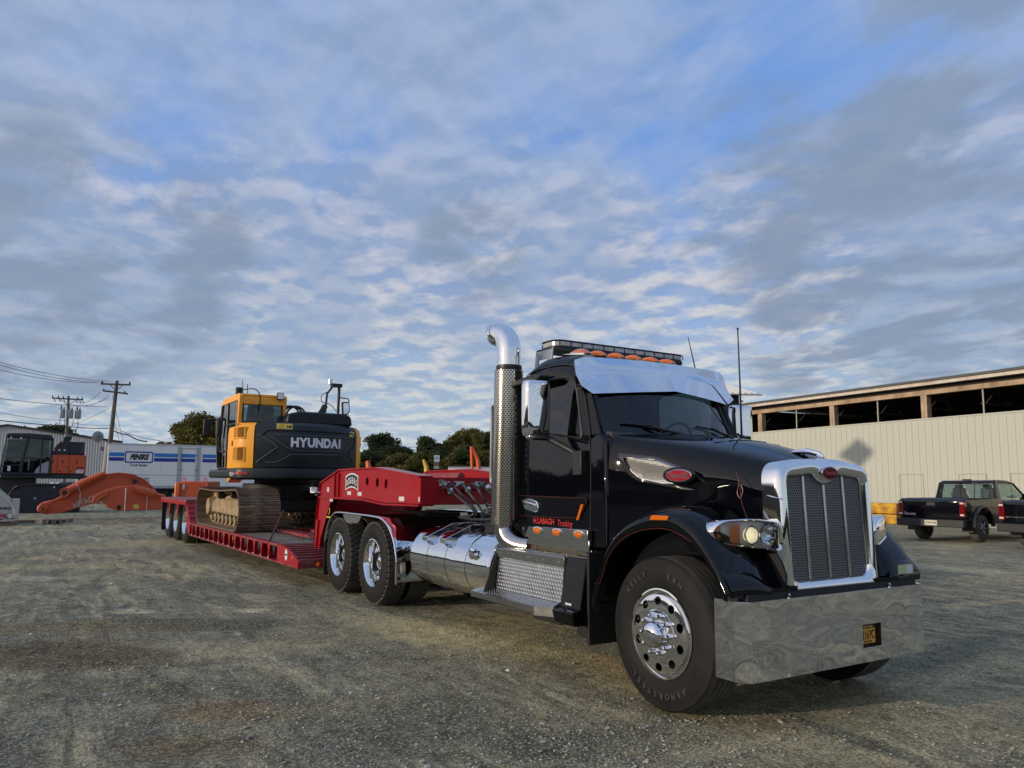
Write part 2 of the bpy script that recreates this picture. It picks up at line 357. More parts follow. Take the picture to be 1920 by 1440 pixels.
# ------------------------------------------------------------------ ground
def gp(px, py):
    d = direction(px, py); t = -EYE.z/d.z; p = EYE + d*t; return (p.x, p.y)
def ground_material():
    m = bpy.data.materials.new('gravel yard'); m.use_nodes = True; t = m.node_tree; b = t.nodes['Principled BSDF']
    L = t.links.new; geo = t.nodes.new('ShaderNodeNewGeometry'); pos = geo.outputs['Position']
    def noise(s, d=6, r=.6, st=(1, 1, 1), rot=0, dist=0):
        mp = t.nodes.new('ShaderNodeMapping'); L(pos, mp.inputs[0]); mp.inputs['Scale'].default_value = st; mp.inputs['Rotation'].default_value = (0, 0, rot)
        n = t.nodes.new('ShaderNodeTexNoise'); n.inputs['Scale'].default_value = s; n.inputs['Detail'].default_value = d; n.inputs['Roughness'].default_value = r; n.inputs['Distortion'].default_value = dist
        L(mp.outputs[0], n.inputs['Vector']); return n.outputs[0]
    def mr(x, a, b_, c=0, d=1):
        n = t.nodes.new('ShaderNodeMapRange'); n.interpolation_type = 'SMOOTHSTEP'; L(x, n.inputs[0])
        for i, v in enumerate((a, b_, c, d)): n.inputs[i+1].default_value = v
        return n.outputs[0]
    def mix(f, a, c):
        n = t.nodes.new('ShaderNodeMix'); n.data_type = 'RGBA'
        for i, v in ((0, f), (6, a), (7, c)):
            if isinstance(v, tuple): n.inputs[i].default_value = v+(1,)
            elif isinstance(v, (int, float)): n.inputs[i].default_value = v
            else: L(v, n.inputs[i])
        return n.outputs[2]
    def mth(op, a, c):
        n = t.nodes.new('ShaderNodeMath'); n.operation = op
        for i, v in enumerate((a, c)):
            if isinstance(v, (int, float)): n.inputs[i].default_value = v
            else: L(v, n.inputs[i])
        return n.outputs[0]
    along = YAW*.35
    c = mix(mr(noise(.16, 5, .6), .38, .62), (.235, .228, .212), (.31, .288, .245))
    c = mix(mr(noise(.32, 6, .62, (1, .45, 1), along, .6), .50, .66, 0, .8), c, (.50, .41, .28))      # tan dusty drifts
    c = mix(mr(noise(.9, 7, .66, (.5, 1.8, 1), along+.2, .5), .46, .62, 0, .8), c, (.20, .195, .18))   # darker crushed stone
    c = mix(mr(noise(1.6, 8, .7, (.22, 2.2, 1), along-.1, .8), .50, .64, 0, .75), c, (.52, .47, .37))    # pale wheel-polished streaks
    c = mix(mr(noise(2.3, 8, .7, (.35, 1.6, 1), along+.15, .8), .48, .62, 0, .8), c, (.13, .125, .11))
    edge = noise(1.3, 7, .7)
    def patch(px, py, ra, rb, ang, col, amt, soft=.5):
        nonlocal c
        gx, gy = gp(px, py)
        mp = t.nodes.new('ShaderNodeMapping'); mp.vector_type = 'TEXTURE'; L(pos, mp.inputs[0]); mp.inputs['Location'].default_value = (gx, gy, 0); mp.inputs['Rotation'].default_value = (0, 0, ang); mp.inputs['Scale'].default_value = (ra, rb, 1e3)
        ln = t.nodes.new('ShaderNodeVectorMath'); ln.operation = 'LENGTH'; L(mp.outputs[0], ln.inputs[0])
        dd = mth('ADD', ln.outputs['Value'], mth('MULTIPLY', mth('SUBTRACT', edge, .5), 1.3))
        c = mix(mr(dd, 1.0-soft, 1.0+soft*.3, amt, 0), c, col)
    va = math.atan2(fw.y, fw.x)
    brown = (.115, .080, .048); dark = (.105, .095, .078)
    patch(90, 1225, .75, 1.5, va, brown, .85); patch(200, 1290, .4, 1.0, va, brown, .5)
    patch(330, 1168, .45, 1.5, va, dark, .8); patch(160, 1175, .5, 1.1, va, (.24,.17,.10), .6)
    patch(450, 1330, .35, .55, va, (.26,.17,.10), .8); patch(380, 1395, .3, .5, va, (.22,.15,.09), .6)
    patch(620, 1190, .8, .7, va, (.29,.26,.20), .7); patch(860, 1200, 1.2, .5, va, (.31,.27,.20), .6)
    patch(250, 1145, .18, .3, va, (.55,.52,.42), .9); patch(475, 1143, .2, .26, va, (.58,.55,.45), .9); patch(350, 1205, .25, .5, va, (.38,.35,.28), .7)
    patch(40, 1083, .3, .8, va, (.48,.46,.40), .8); patch(1000, 1380, .5, 1.2, va, dark, .35); patch(1450, 1390, .35, 1.0, va, (.34,.31,.25), .6)
    patch(1050, 1215, .9, .8, va, (.34,.30,.225), .6); patch(720, 1330, .5, .8, va, (.26,.225,.175), .6)
    def band(p0, p1, w, col, amt):
        nonlocal c
        a, b2_ = Vector(gp(*p0)), Vector(gp(*p1)); m_ = (a+b2_)/2; ang = math.atan2((b2_-a).y, (b2_-a).x)
        mp = t.nodes.new('ShaderNodeMapping'); mp.vector_type = 'TEXTURE'; L(pos, mp.inputs[0]); mp.inputs['Location'].default_value = (m_.x, m_.y, 0); mp.inputs['Rotation'].default_value = (0, 0, ang); mp.inputs['Scale'].default_value = ((b2_-a).length*.55, w, 1e3)
        ln = t.nodes.new('ShaderNodeVectorMath'); ln.operation = 'LENGTH'; L(mp.outputs[0], ln.inputs[0])
        dd = mth('ADD', ln.outputs['Value'], mth('MULTIPLY', mth('SUBTRACT', edge, .5), 1.6)); c = mix(mr(dd, .4, 1.15, amt, 0), c, col)
    tan = (.52, .44, .30); slate_and_shadow = (.11, .115, .115)
    def tracks(g):
        band((640, 1150), (1080, 1235), .55, tan, .8*g); band((960, 1190), (1620, 1440), .22, tan, .8*g); band((1060, 1210), (1300, 1300), .16, (.54, .42, .28), .7*g); band((1380, 1330), (1920, 1215), .9, (.50, .42, .30), .7*g)
        band((1300, 1420), (1920, 1350), .5, tan, .5*g); band((1560, 1290), (1920, 1180), .3, slate_and_shadow, .7*g); band((1460, 1330), (1760, 1440), .1, slate_and_shadow, .7*g); band((0, 1030), (700, 1000), 1.6, tan, .5*g); band((250, 1085), (640, 1115), .5, slate_and_shadow, .6*g)  # dark band right of the bumper paints the truck's cast shadow into the ground
        band((900, 1440), (1350, 1330), .3, slate_and_shadow, .5*g); band((560, 1440), (900, 1290), .5, slate_and_shadow, .5*g); band((300, 1230), (640, 1200), .3, (.46, .40, .30), .6*g); band((1700, 1060), (1920, 1075), .6, (.55, .50, .42), .5*g)
    tracks(1.0)
    def mod(x, a, b_, lo, hi):
        nonlocal c
        vm = t.nodes.new('ShaderNodeVectorMath'); vm.operation = 'SCALE'; L(c, vm.inputs[0]); L(mr(x, a, b_, lo, hi), vm.inputs['Scale']); c = vm.outputs[0]
    mod(noise(5, 8, .72), .35, .65, .66, 1.22)
    mod(noise(60, 4, .7), .40, .66, .78, 1.40)
    mod(noise(150, 2, .6), .36, .62, .55, 1.15)
    vor = t.nodes.new('ShaderNodeTexVoronoi'); vor.inputs['Scale'].default_value = 60; L(pos, vor.inputs['Vector'])
    hue = t.nodes.new('ShaderNodeSeparateColor'); L(vor.outputs['Color'], hue.inputs[0])
    mod(hue.outputs[1], 0, 1, .70, 1.35)
    c = mix(mr(hue.outputs[0], .88, .90, 0, .5), c, (.50, .50, .40))
    tint = t.nodes.new('ShaderNodeVectorMath'); tint.operation = 'MULTIPLY'; L(c, tint.inputs[0]); tint.inputs[1].default_value = (1.15, 1.13, .87); c = tint.outputs[0]
    L(c, b.inputs['Base Color']); b.inputs['Roughness'].default_value = .9; b.inputs['Specular IOR Level'].default_value = .25
    h = mth('ADD', mth('MULTIPLY', noise(16, 8, .75), .075), mth('MULTIPLY', mth('SUBTRACT', 1, vor.outputs['Distance']), .012))
    bp = t.nodes.new('ShaderNodeBump'); bp.inputs['Distance'].default_value = .7; bp.inputs['Strength'].default_value = .9; L(h, bp.inputs['Height']); L(bp.outputs[0], b.inputs['Normal'])
    return m
gm = ground_material()
mb = MB()
# one sheet to the horizon: fine near the camera, coarse beyond; gentle undulation near
from mathutils import noise as mnoise
def gz(x, y):
    d = math.hypot(x+4, y-3)
    a = max(0, min(1, (26-d)/10))
    if a <= 0: return 0.0
    z = .020*mnoise.noise(Vector((x*.55, y*.55, 0))) + .012*mnoise.noise(Vector((x*1.9, y*1.9, 3))) + .006*mnoise.noise(Vector((x*6, y*6, 5)))
    rut = .5+.5*sin((x*sin(YAW*.4)+y*cos(YAW*.4))*2*pi/.9+2*mnoise.noise(Vector((x*.4, y*.4, 9))))
    return a*(z - .012 + .004*rut*mnoise.noise(Vector((x*.5, y*.5, 7))))
def grid(xs, ys, zf):
    nx = len(xs); v = [(x, y, zf(x, y)) for y in ys for x in xs]
    f = [(j*nx+i, j*nx+i+1, (j+1)*nx+i+1, (j+1)*nx+i) for j in range(len(ys)-1) for i in range(nx-1)]
    return v, f
def axis(lo, hi, a, b, fine, grow=1.35):
    o = []; x = a
    while x < b: o.append(x); x += fine
    o.append(b); st = fine; x = a
    while x > lo: st *= grow; x -= st; o.insert(0, max(x, lo))
    st = fine; x = b
    while x < hi: st *= grow; x += st; o.append(min(x, hi))
    return o
xs = axis(-1500, 1500, -16, 2, .06); ys = axis(-1500, 1500, -2, 9, .06)
v, f = grid(xs, ys, gz); mb.add(v, f)
me = mb.mesh('ground', gm, smooth=0); me.polygons.foreach_set('use_smooth', [True]*len(me.polygons))
g = bpy.data.objects.new('ground', me); COL.objects.link(g); struct(g)

# loose stones of the gravel
def stones():
    rnd = random.Random(3); base = []
    for k in range(6):
        pts = []; 
        for i in range(8):
            a = rnd.random()*2*pi; e = rnd.uniform(-.7, 1); rr = math.sqrt(1-e*e)*rnd.uniform(.75, 1.15); pts.append((rr*cos(a), rr*sin(a)*rnd.uniform(.7, 1), e*rnd.uniform(.35, .6)))
        bm = bmesh.new(); [bm.verts.new(p) for p in pts]; bmesh.ops.convex_hull(bm, input=bm.verts)
        bmesh.ops.delete(bm, geom=[q for q in bm.verts if not q.link_faces], context='VERTS'); bm.verts.index_update()
        base.append(([tuple(q.co) for q in bm.verts], [tuple(w.index for w in fc.verts) for fc in bm.faces])); bm.free()
    V = []; F = []; FM = []
    va = math.atan2(fw.y, fw.x)
    n = 0
    while n < 60000:
        d = 2.0*(8.5)**rnd.random(); a = va + rnd.uniform(-.78, .78)
        x, y = d*cos(a), d*sin(a)
        clump = mnoise.noise(Vector((x*.9, y*.9, 0)))+.5*mnoise.noise(Vector((x*3, y*3, 4)))
        if rnd.random() > .45+clump*1.3: continue
        s = rnd.choice((.004, .0055, .007, .010))*rnd.uniform(.7, 1.3)
        if rnd.random() < .03: s *= 2.4
        vs, fs = rnd.choice(base); t = rnd.random()*2*pi; ct, st_ = cos(t)*s, sin(t)*s; q = len(V); z0 = gz(x, y)+s*.12
        V += [(x+p[0]*ct-p[1]*st_, y+p[0]*st_+p[1]*ct, z0+p[2]*s) for p in vs]; mi = 0 if rnd.random() < .66 else (1 if rnd.random() < .6 else 2)
        F += [tuple(q+i for i in fc) for fc in fs]; FM += [mi]*len(fs); n += 1
    me = bpy.data.meshes.new('loose_gravel'); me.from_pydata(V, [], F)
    for mm in (mat('grey stone', (.24, .245, .20), .85), mat('tan stone', (.36, .32, .21), .88), mat('pale stone', (.52, .52, .42), .8)): me.materials.append(mm)
    me.polygons.foreach_set('material_index', FM); me.update()
    o = bpy.data.objects.new('loose_gravel', me); COL.objects.link(o); stuff(o)
    tag(o, 'loose grey and tan crushed stones strewn over the yard', 'gravel')
stones()

# ------------------------------------------------------------------ open warehouse on the right
WH = thing('warehouse', 'long cream metal sided warehouse with a dark open strip under its rusty eave', 'building', (-16.35, 30.89, 0), math.atan2(-.12152, .99259))
cream = mat('cream corrugated cladding', (.47, .485, .42), .6, var=.035, vscale=.6, dirt=(.48, .44, .33), dscale=1.2, damt=.3)
rusty_tan = mat('rusty tan steel', (.44, .32, .21), .65, var=.12, vscale=2, dirt=(.13, .055, .03), dscale=1.6, damt=.6)
fascia = mat('weathered white fascia', (.62, .56, .48), .6, dirt=(.34, .22, .15), dscale=2.0, damt=.6)
roof_dark = mat('dark roof sheet edge', (.07, .075, .075), .6)
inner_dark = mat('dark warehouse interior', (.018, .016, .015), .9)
WX0, WX1 = -12.4, 24.0
def panel_mesh(w, h):
    q = MB(); r = .018
    prof = [(0, 0), (.012, .02), (.03, .02), (.042, 0), (w*.36, 0), (w*.36+.01, .007), (w*.64, .007), (w*.64+.01, 0), (w, 0)]
    # profile in plan (x, -depth)
    lo = [(x, -d, 0) for x, d in prof]; hi = [(x, -d, h) for x, d in prof]
    q.loft([lo, hi], closed=False, caps=False); q.box(0.0, w, .02, .05, 0, h)
    return q.mesh('cladding_panel', cream, 25)
pm = panel_mesh(.305, 3.47)
k = 0
x = WX0
while x < WX1:
    o = bpy.data.objects.new('cladding_panel', pm); COL.objects.link(o); o.parent = WH; o.location = (x, 0, .82); x += .305
mb = MB(); mb.box(WX0, WX1, .06, .25, 0, .82); part('base_wall', mb, mat('concrete block base', (.30, .29, .26), .9, var=.2, vscale=4), WH)
mb = MB(); mb.box(WX0, WX1, -.035, .12, 4.29, 4.34); part('wall_cap', mb, cream, WH)
for dx in (-2.68, -.02, 2.0, 6.5):       # outlines of man doors in the cladding
    mb = MB(); w = 1.1
    mb.box(dx, dx+w, -.026, -.012, 2.03, 2.045); mb.box(dx-.012, dx, -.026, -.0121, .84, 2.045); mb.box(dx+w, dx+w+.012, -.026, -.0121, .84, 2.045)
    part('door_outline', mb, mat('door gap', (.33, .30, .22), .7), WH)
for px_ in (-10.9, -6.15, -1.38, 3.4, 8.2, 13.0, 17.8, 22.6):
    mb = MB(); mb.box(px_-.13, px_+.02, -.02, .0, 4.30, 5.30); mb.box(px_-.13, px_+.13, .0, .28, 4.30, 5.30); part('post', mb, rusty_tan, WH, bevel=.008)
    mb = MB(); mb.tube([(px_+2.45, .1, 4.3), (px_+2.45, .1, 5.34)], .03, 8); part('pipe_post', mb, mat('grey pipe', (.40, .37, .34), .6), WH)
mb = MB(); mb.tube([(3.05, .15, 4.34), (3.16, .12, 4.42), (3.16, .12, 5.15), (3.3, .2, 5.22), (5.5, .9, 5.28)], .035, 8); part('bent_pipe', mb, mat('grey pipe', (.4, .37, .34), .6), WH)
mb = MB(); mb.box(WX0, WX1, -.03, .22, 5.303, 5.50); part('eave_beam', mb, rusty_tan, WH, bevel=.01)
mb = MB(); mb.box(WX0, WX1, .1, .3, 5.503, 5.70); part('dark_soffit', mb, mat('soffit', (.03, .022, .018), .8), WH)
mb = MB(); mb.prism([(-.35, 5.66), (-.35, 5.79), (-.30, 5.79), (-.30, 5.70), (.2, 5.75), (.2, 5.70)], WX0-.3, WX1, 'x'); part('fascia_board', mb, fascia, WH)
mb = MB(); mb.prism([(-.42, 5.80), (-.42, 5.90), (14, 5.6), (14, 5.5)], WX0-.35, WX1, 'x'); part('roof', mb, roof_dark, WH)
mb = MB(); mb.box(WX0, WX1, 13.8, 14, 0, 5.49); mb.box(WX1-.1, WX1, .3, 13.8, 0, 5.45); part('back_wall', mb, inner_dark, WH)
mb = MB(); mb.box(WX0, WX0+.1, .3, 13.8, 0, 5.5); part('end_wall', mb, cream, WH)
for i in range(15):
    xx = WX0+1.2+i*2.4; mb = MB()
    mb.box(xx, xx+.08, .35, 13.7, 5.35, 5.47); mb.box(xx, xx+.05, .35, 13.7, 4.75, 4.80)
    for j in range(9):
        y0 = .6+j*1.45; mb.tube([(xx+.03, y0, 4.78), (xx+.03, y0+.7, 5.38), (xx+.03, y0+1.4, 4.78)], .022, 5)
    part('roof_truss', mb, mat('dusty truss steel', (.07, .06, .05), .8), WH)
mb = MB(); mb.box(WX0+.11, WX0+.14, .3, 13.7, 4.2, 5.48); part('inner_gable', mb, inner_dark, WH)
mb = MB(); 
rnd = random.Random(5)
for i in range(60):
    xx = rnd.uniform(-6, 0); yy = rnd.uniform(2, 5); mb.box(xx, xx+rnd.uniform(.3, 1.1), yy, yy+.15, 4.2+rnd.uniform(-.1, .25), 4.26+rnd.uniform(-.05, .3))
part('stored_timber', mb, mat('stored timber', (.10, .07, .05), .9), WH)
# yellow rusty trench box lying along the wall foot
def wh(x, y, z=0): 
    p = WH.matrix_world @ Vector((x, y, z)); return p
bpy.context.view_layer.update()
YB = thing('steel_trench_plate', 'rusty yellow steel box section lying along the foot of the cream wall', 'steel box', wh(-4.4, -.9), WH.rotation_euler.z)
yel = mat('chipped yellow paint', (.62, .33, .02), .55, var=.15, vscale=3, dirt=(.11, .035, .015), dscale=3.5, damt=.95)
mb = MB(); mb.prism(rounded([(-.28, 0), (-.28, .38), (.28, .38), (.28, 0)], .03, 2), -4, 2.4, 'x'); part('lower_beam', mb, yel, YB, bevel=.008)
mb = MB(); mb.prism(rounded([(-.26, .41), (-.26, .84), (.26, .84), (.26, .41)], .03, 2), -4, 2.4, 'x'); part('upper_beam', mb, yel, YB, bevel=.008)
for i in range(6): mb = MB(); mb.box(-3.8+i*1.2, -3.7+i*1.2, -.24, .24, .381, .409); part('spacer', mb, dark_steel, YB)

# ------------------------------------------------------------------ grey gable building behind the left side
def facing(px, depth, turn=0):
    """place and heading: local +x to the right as seen, +y away"""
    b_ = bearing(px); return survey(px, depth), b_-pi/2+turn
loc, rz = facing(100, 92, R(-14))
GB = thing('steel_building', 'long grey ribbed metal building with black roof trim behind the utility poles', 'building', loc, rz)
grey_clad = mat('grey ribbed cladding', (.42, .42, .42), .55, metal=.0, var=.05, vscale=.4)
mb = MB(); X0, X1 = -16, 7.2; XP = -5.2; HP, H1 = 8.0, 6.25
def gbz(x): return HP - (x-XP)*(HP-H1)/(X1-XP) if x > XP else HP - (XP-x)*(HP-H1)/(XP-X0)*1.0
n = int((X1-X0)/.30)
for i in range(n):
    a = X0+i*.30; b_ = a+.30
    zz = gbz(a+.15)
    mb.prism([(a, 0), (a+.06, -.025), (a+.11, -.025), (a+.17, 0)], .95, zz, 'z')
part('wall_ribs', mb, grey_clad, GB, fix=False)['kind'] = 'stuff'
mb = MB(); mb.prism([(X0, .9), (X1, .9), (X1, H1), (XP, HP), (X0, gbz(X0))], .002, .3, 'y'); part('wall', mb, grey_clad, GB)
mb = MB(); mb.box(X0, X1, -.01, .29, 0, .9); part('base_wall', mb, mat('dark masonry', (.10, .10, .10), .9), GB)
mb = MB(); mb.prism([(X0, gbz(X0)), (XP, HP), (X1+.1, H1), (X1+.1, H1+.22), (XP, HP+.22), (X0, gbz(X0)+.22)], -.25, .0, 'y'); part('roof_trim', mb, mat('black trim', (.015, .015, .018), .5), GB)
mb = MB(); mb.prism([(X0, gbz(X0)+.02), (XP, HP+.02), (X1, H1+.02), (X1, H1-.1), (XP, HP-.1), (X0, gbz(X0)-.1)], .3, 30, 'y'); part('roof', mb, mat('grey roof sheet', (.25, .26, .27), .6), GB)
for wx in (2.6, 5.4):
    mb = MB(); mb.box(wx, wx+1.0, -.09, -.055, .95, 2.15); part('window', mb, mat('dark window', (.012, .015, .02), .15), GB)
mb = MB(); mb.box(4.85, 5.25, -.12, -.06, 5.3, 5.7); part('wall_vent', mb, mat('vent grey', (.12, .13, .14), .6), GB)
loc, rz = facing(178, 90, .35)
SD = thing('satellite_dish', 'round mesh satellite dish standing on the roof slope of the grey building', 'satellite dish', (loc.x, loc.y, 6.3), rz); SD.scale = (.62, .62, .62)
mb = MB(); mb.lathe([(0, 0.02), (.03, .4), (.12, .8), (.28, 1.05), (.30, 1.05), (.14, .8), (.05, .4), (.02, .02)], (0, -.25, .75), 'y', 28); part('dish', mb, mat('dish mesh grey', (.30, .30, .28), .6), SD)
mb = MB()
for i in range(8):
    a = i*pi/4; mb.tube([(0, -.27, .75), (.55*cos(a), -.30, .75+.55*sin(a)), (1.0*cos(a), -.52, .75+1.0*sin(a))], .03, 5)
mb.tube([(0, .05, -.6), (0, .0, .7)], .08, 8); part('ribs', mb, mat('dish rib', (.14, .14, .13), .6), SD)

# ------------------------------------------------------------------ utility poles and wires
wood = mat('weathered pole timber', (.115, .095, .075), .9, var=.25, vscale=6, stretch=(4, 4, .4), bump=.004, bscale=30)
wood2 = mat('grey pole timber', (.20, .185, .165), .9, var=.2, vscale=6, stretch=(4, 4, .4))
galv = mat('galvanised grey', (.34, .36, .37), .5, metal=.2, var=.06)
insul = mat('insulator', (.03, .03, .035), .4)
def pole_z(px, py, depth):
    d = direction(px, py); return (EYE + d*depth/1.0).z
P1 = survey(121, 78); d1 = 78
P2 = survey(205, 62); d2 = 62
def zat(px, py, depth):
    d = direction(px, py); h = d.dot(CF); return (EYE + d*(depth)).z
z1 = zat(121, 740, 78); z2 = zat(207, 713, 62)
UP1 = thing('utility_pole', 'utility pole carrying three grey transformer cans', 'utility pole', P1, bearing(121)-pi/2)
mb = MB(); mb.tube([(-.05, 0, 0), (-.12, 0, z1*.5), (-.2, 0, z1)], [.19, .16, .12], 12); part('pole', mb, wood2, UP1)
mb = MB(); mb.box(-1.65, 1.15, -.22, -.10, z1-.42, z1-.28); part('crossarm', mb, wood, UP1, bevel=.01)
mb = MB()
for s in (-1, 1): mb.tube([(-.2, -.16, z1-1.0), (-.2+s*.7, -.16, z1-.45)], .03, 5)
part('brace', mb, insul, UP1)
for xx in (-1.6, -1.1, -.65, .65, 1.05):
    mb = MB(); mb.lathe([(0, .02), (0, .06), (.05, .07), (.06, .04), (.12, .07), (.15, .03), (.24, .03), (.24, 0.0)], (xx, -.16, z1-.28), 'z', 8); part('insulator', mb, insul, UP1)
for xx in (-1.45, -1.0, -.6, .5, .85, 1.1):
    mb = MB(); mb.tube([(xx, -.16, z1-.42), (xx+.05, -.2, z1-.6), (xx+.15, -.25, z1-.72)], .04, 6); part('fuse_cutout', mb, insul, UP1)
zt = zat(121, 783, 78)
for xx in (-.66, .05, .76):
    t_ = sub('transformer', UP1); mb = MB(); mb.lathe([(0, 0), (0, .27), (.05, .29), (.75, .29), (.77, .31), (.84, .31), (.9, .2), (.92, 0)], (xx, -.45, zt-.05), 'z', 20); part('tank', mb, galv, t_)
    mb = MB(); mb.lathe([(0, .05), (.1, .09), (.15, .05), (.25, .09), (.3, .04), (.5, .03), (.5, 0)], (xx-.1, -.45, zt+.82), 'z', 8); mb.lathe([(0, .05), (.1, .09), (.15, .05), (.3, .03), (.3, 0)], (xx+.15, -.45, zt+.82), 'z', 8); part('bushing', mb, insul, t_)
for s in (-1, 1):
    mb = MB(); mb.tube([(s*.8, -.5, zt-.1), (s*.82, -.5, zt-.9), (s*.6, -.4, zt-1.35), (s*.2, -.2, zt-1.5)], .035, 6); mb.tube([(s*.4, -.5, zt-.1), (s*.35, -.5, zt-.7), (s*.1, -.3, zt-1.4)], .03, 6); part('drop_cable', mb, insul, UP1)
UP2 = thing('utility_pole', 'taller utility pole with two crossarms beside the white rental trailer', 'utility pole', P2, bearing(205)-pi/2)
mb = MB(); mb.tube([(-.45, 0, 0), (-.12, 0, z2*.5), (.08, 0, z2+.1)], [.22, .18, .13], 12); part('pole', mb, wood, UP2)
mb = MB(); mb.tube([(-.455, -.02, 0), (-.26, -.02, zat(203, 830, 62))], [.25, .23], 12); part('pale_sleeve', mb, mat('pale sleeve', (.32, .31, .29), .8), UP2)
def arm(z, x0, x1, tilt):
    mb = MB(); mb.prism([(x0, z+tilt), (x1, z-tilt*.2), (x1, z+.13-tilt*.2), (x0, z+.13+tilt)], -.24, -.13, 'y'); part('crossarm', mb, wood, UP2, bevel=.01)
arm(z2-.28, -1.1, 1.1, -.05); arm(z2-1.0, -.9, .95, .12)
mb = MB()
for s in (-1, 1): mb.tube([(.05, -.18, z2-.75), (.05+s*.5, -.18, z2-.25)], .03, 5)
part('brace', mb, insul, UP2)
for xx, zz in ((1.03, z2-.15), (-1.0, z2-.2), (.7, z2-.95), (-.85, z2-.85)):
    mb = MB(); mb.lathe([(0, .03), (0, .06), (.06, .08), (.1, .04), (.16, .07), (.22, 0)], (xx, -.18, zz), 'z', 8); part('insulator', mb, insul, UP2)
wirem = mat('wire', (.03, .032, .036), .6)
def sp(px, py, depth): return EYE + direction(px, py)*depth
def wire(label, pts, r=.022, sag=0.0, group='overhead wires'):
    P = [sp(*p) for p in pts]; out = []
    for i in range(len(P)-1):
        for k in range(12):
            t = k/12; q = P[i].lerp(P[i+1], t); q.z -= sag*4*t*(1-t); out.append(q)
    out.append(P[-1]); mb = MB(); mb.tube(out, r, 5); o = part('overhead_wire', mb, wirem); tag(o, label, 'wire', group); return o
wire('highest thin wire running from the top crossarm out of the left edge', [(-40, 668, 48), (208, 715, 62)], .018, .3)
wire('second highest wire from the top crossarm out of the left edge', [(-40, 672, 48), (196, 717, 62)], .018, .35)
wire('third wire slanting to the left end of the top crossarm', [(-40, 683, 48), (183, 718, 62)], .018, .3)
wire('wire ending low on the taller pole above the transformers', [(-40, 742, 56), (203, 763, 62)], .02, .15)
wire('wire passing behind the transformer cans toward the right', [(-40, 765, 60), (120, 788, 78), (204, 797, 62), (300, 826, 56)], .02, .2)
wire('lowest thick cable crossing both poles', [(-40, 783, 60), (120, 798, 78), (203, 803, 62)], .04, .1)
wire('wrapped cable sloping down right from the taller pole', [(207, 804, 62), (240, 815, 60), (275, 828, 57)], .055, .1)
wire('upper sagging wire between the two pole tops', [(145, 750, 78), (188, 735, 62)], .018, .5)
wire('middle sagging wire between the two pole tops', [(145, 753, 78), (204, 740, 62)], .018, .6)
wire('lower sagging wire between the two pole tops', [(122, 756, 78), (205, 745, 62)], .018, .5)
wire('slanting wire from the transformer base up to the taller pole', [(135, 797, 78), (204, 765, 62)], .016, .1)
wire('steep guy wire down from the lower crossarm', [(210, 740, 62), (231, 828, 55)], .016, 0)
wire('second guy wire below the first one', [(209, 770, 62), (224, 828, 57)], .016, 0)
wire('distant thin wire over the tree line right of the excavator', [(690, 837, 120), (980, 826, 120)], .03, .5)
wire('lower distant thin wire over the tree line', [(690, 840, 120), (980, 842, 120)], .03, .4)

# ------------------------------------------------------------------ trees
bark = mat('bark', (.06, .05, .04), .95, var=.3, vscale=8)
def leafmat(name, c, yel):
    m = bpy.data.materials.new(name); m.use_nodes = True; t = m.node_tree; b = t.nodes['Principled BSDF']
    oi = t.nodes.new('ShaderNodeAttribute'); oi.attribute_name = 'tone'
    mx = t.nodes.new('ShaderNodeMix'); mx.data_type = 'RGBA'; mx.inputs[6].default_value = c+(1,); mx.inputs[7].default_value = yel+(1,)
    t.links.new(oi.outputs['Fac'], mx.inputs[0]); t.links.new(mx.outputs[2], b.inputs['Base Color']); b.inputs['Roughness'].default_value = .7; b.inputs['Specular IOR Level'].default_value = .2
    tl = t.nodes.new('ShaderNodeBsdfTranslucent'); t.links.new(mx.outputs[2], tl.inputs[0]); ms = t.nodes.new('ShaderNodeMixShader'); ms.inputs[0].default_value = .25
    t.links.new(b.outputs[0], ms.inputs[1]); t.links.new(tl.outputs[0], ms.inputs[2]); t.links.new(ms.outputs[0], t.nodes['Material Output'].inputs[0]); return m
leaf_green = leafmat('green foliage', (.048, .072, .022), (.12, .13, .035))
leaf_olive = leafmat('olive autumn foliage', (.090, .095, .026), (.22, .17, .04))
leaf_dark = leafmat('dark foliage', (.030, .046, .018), (.08, .09, .03))
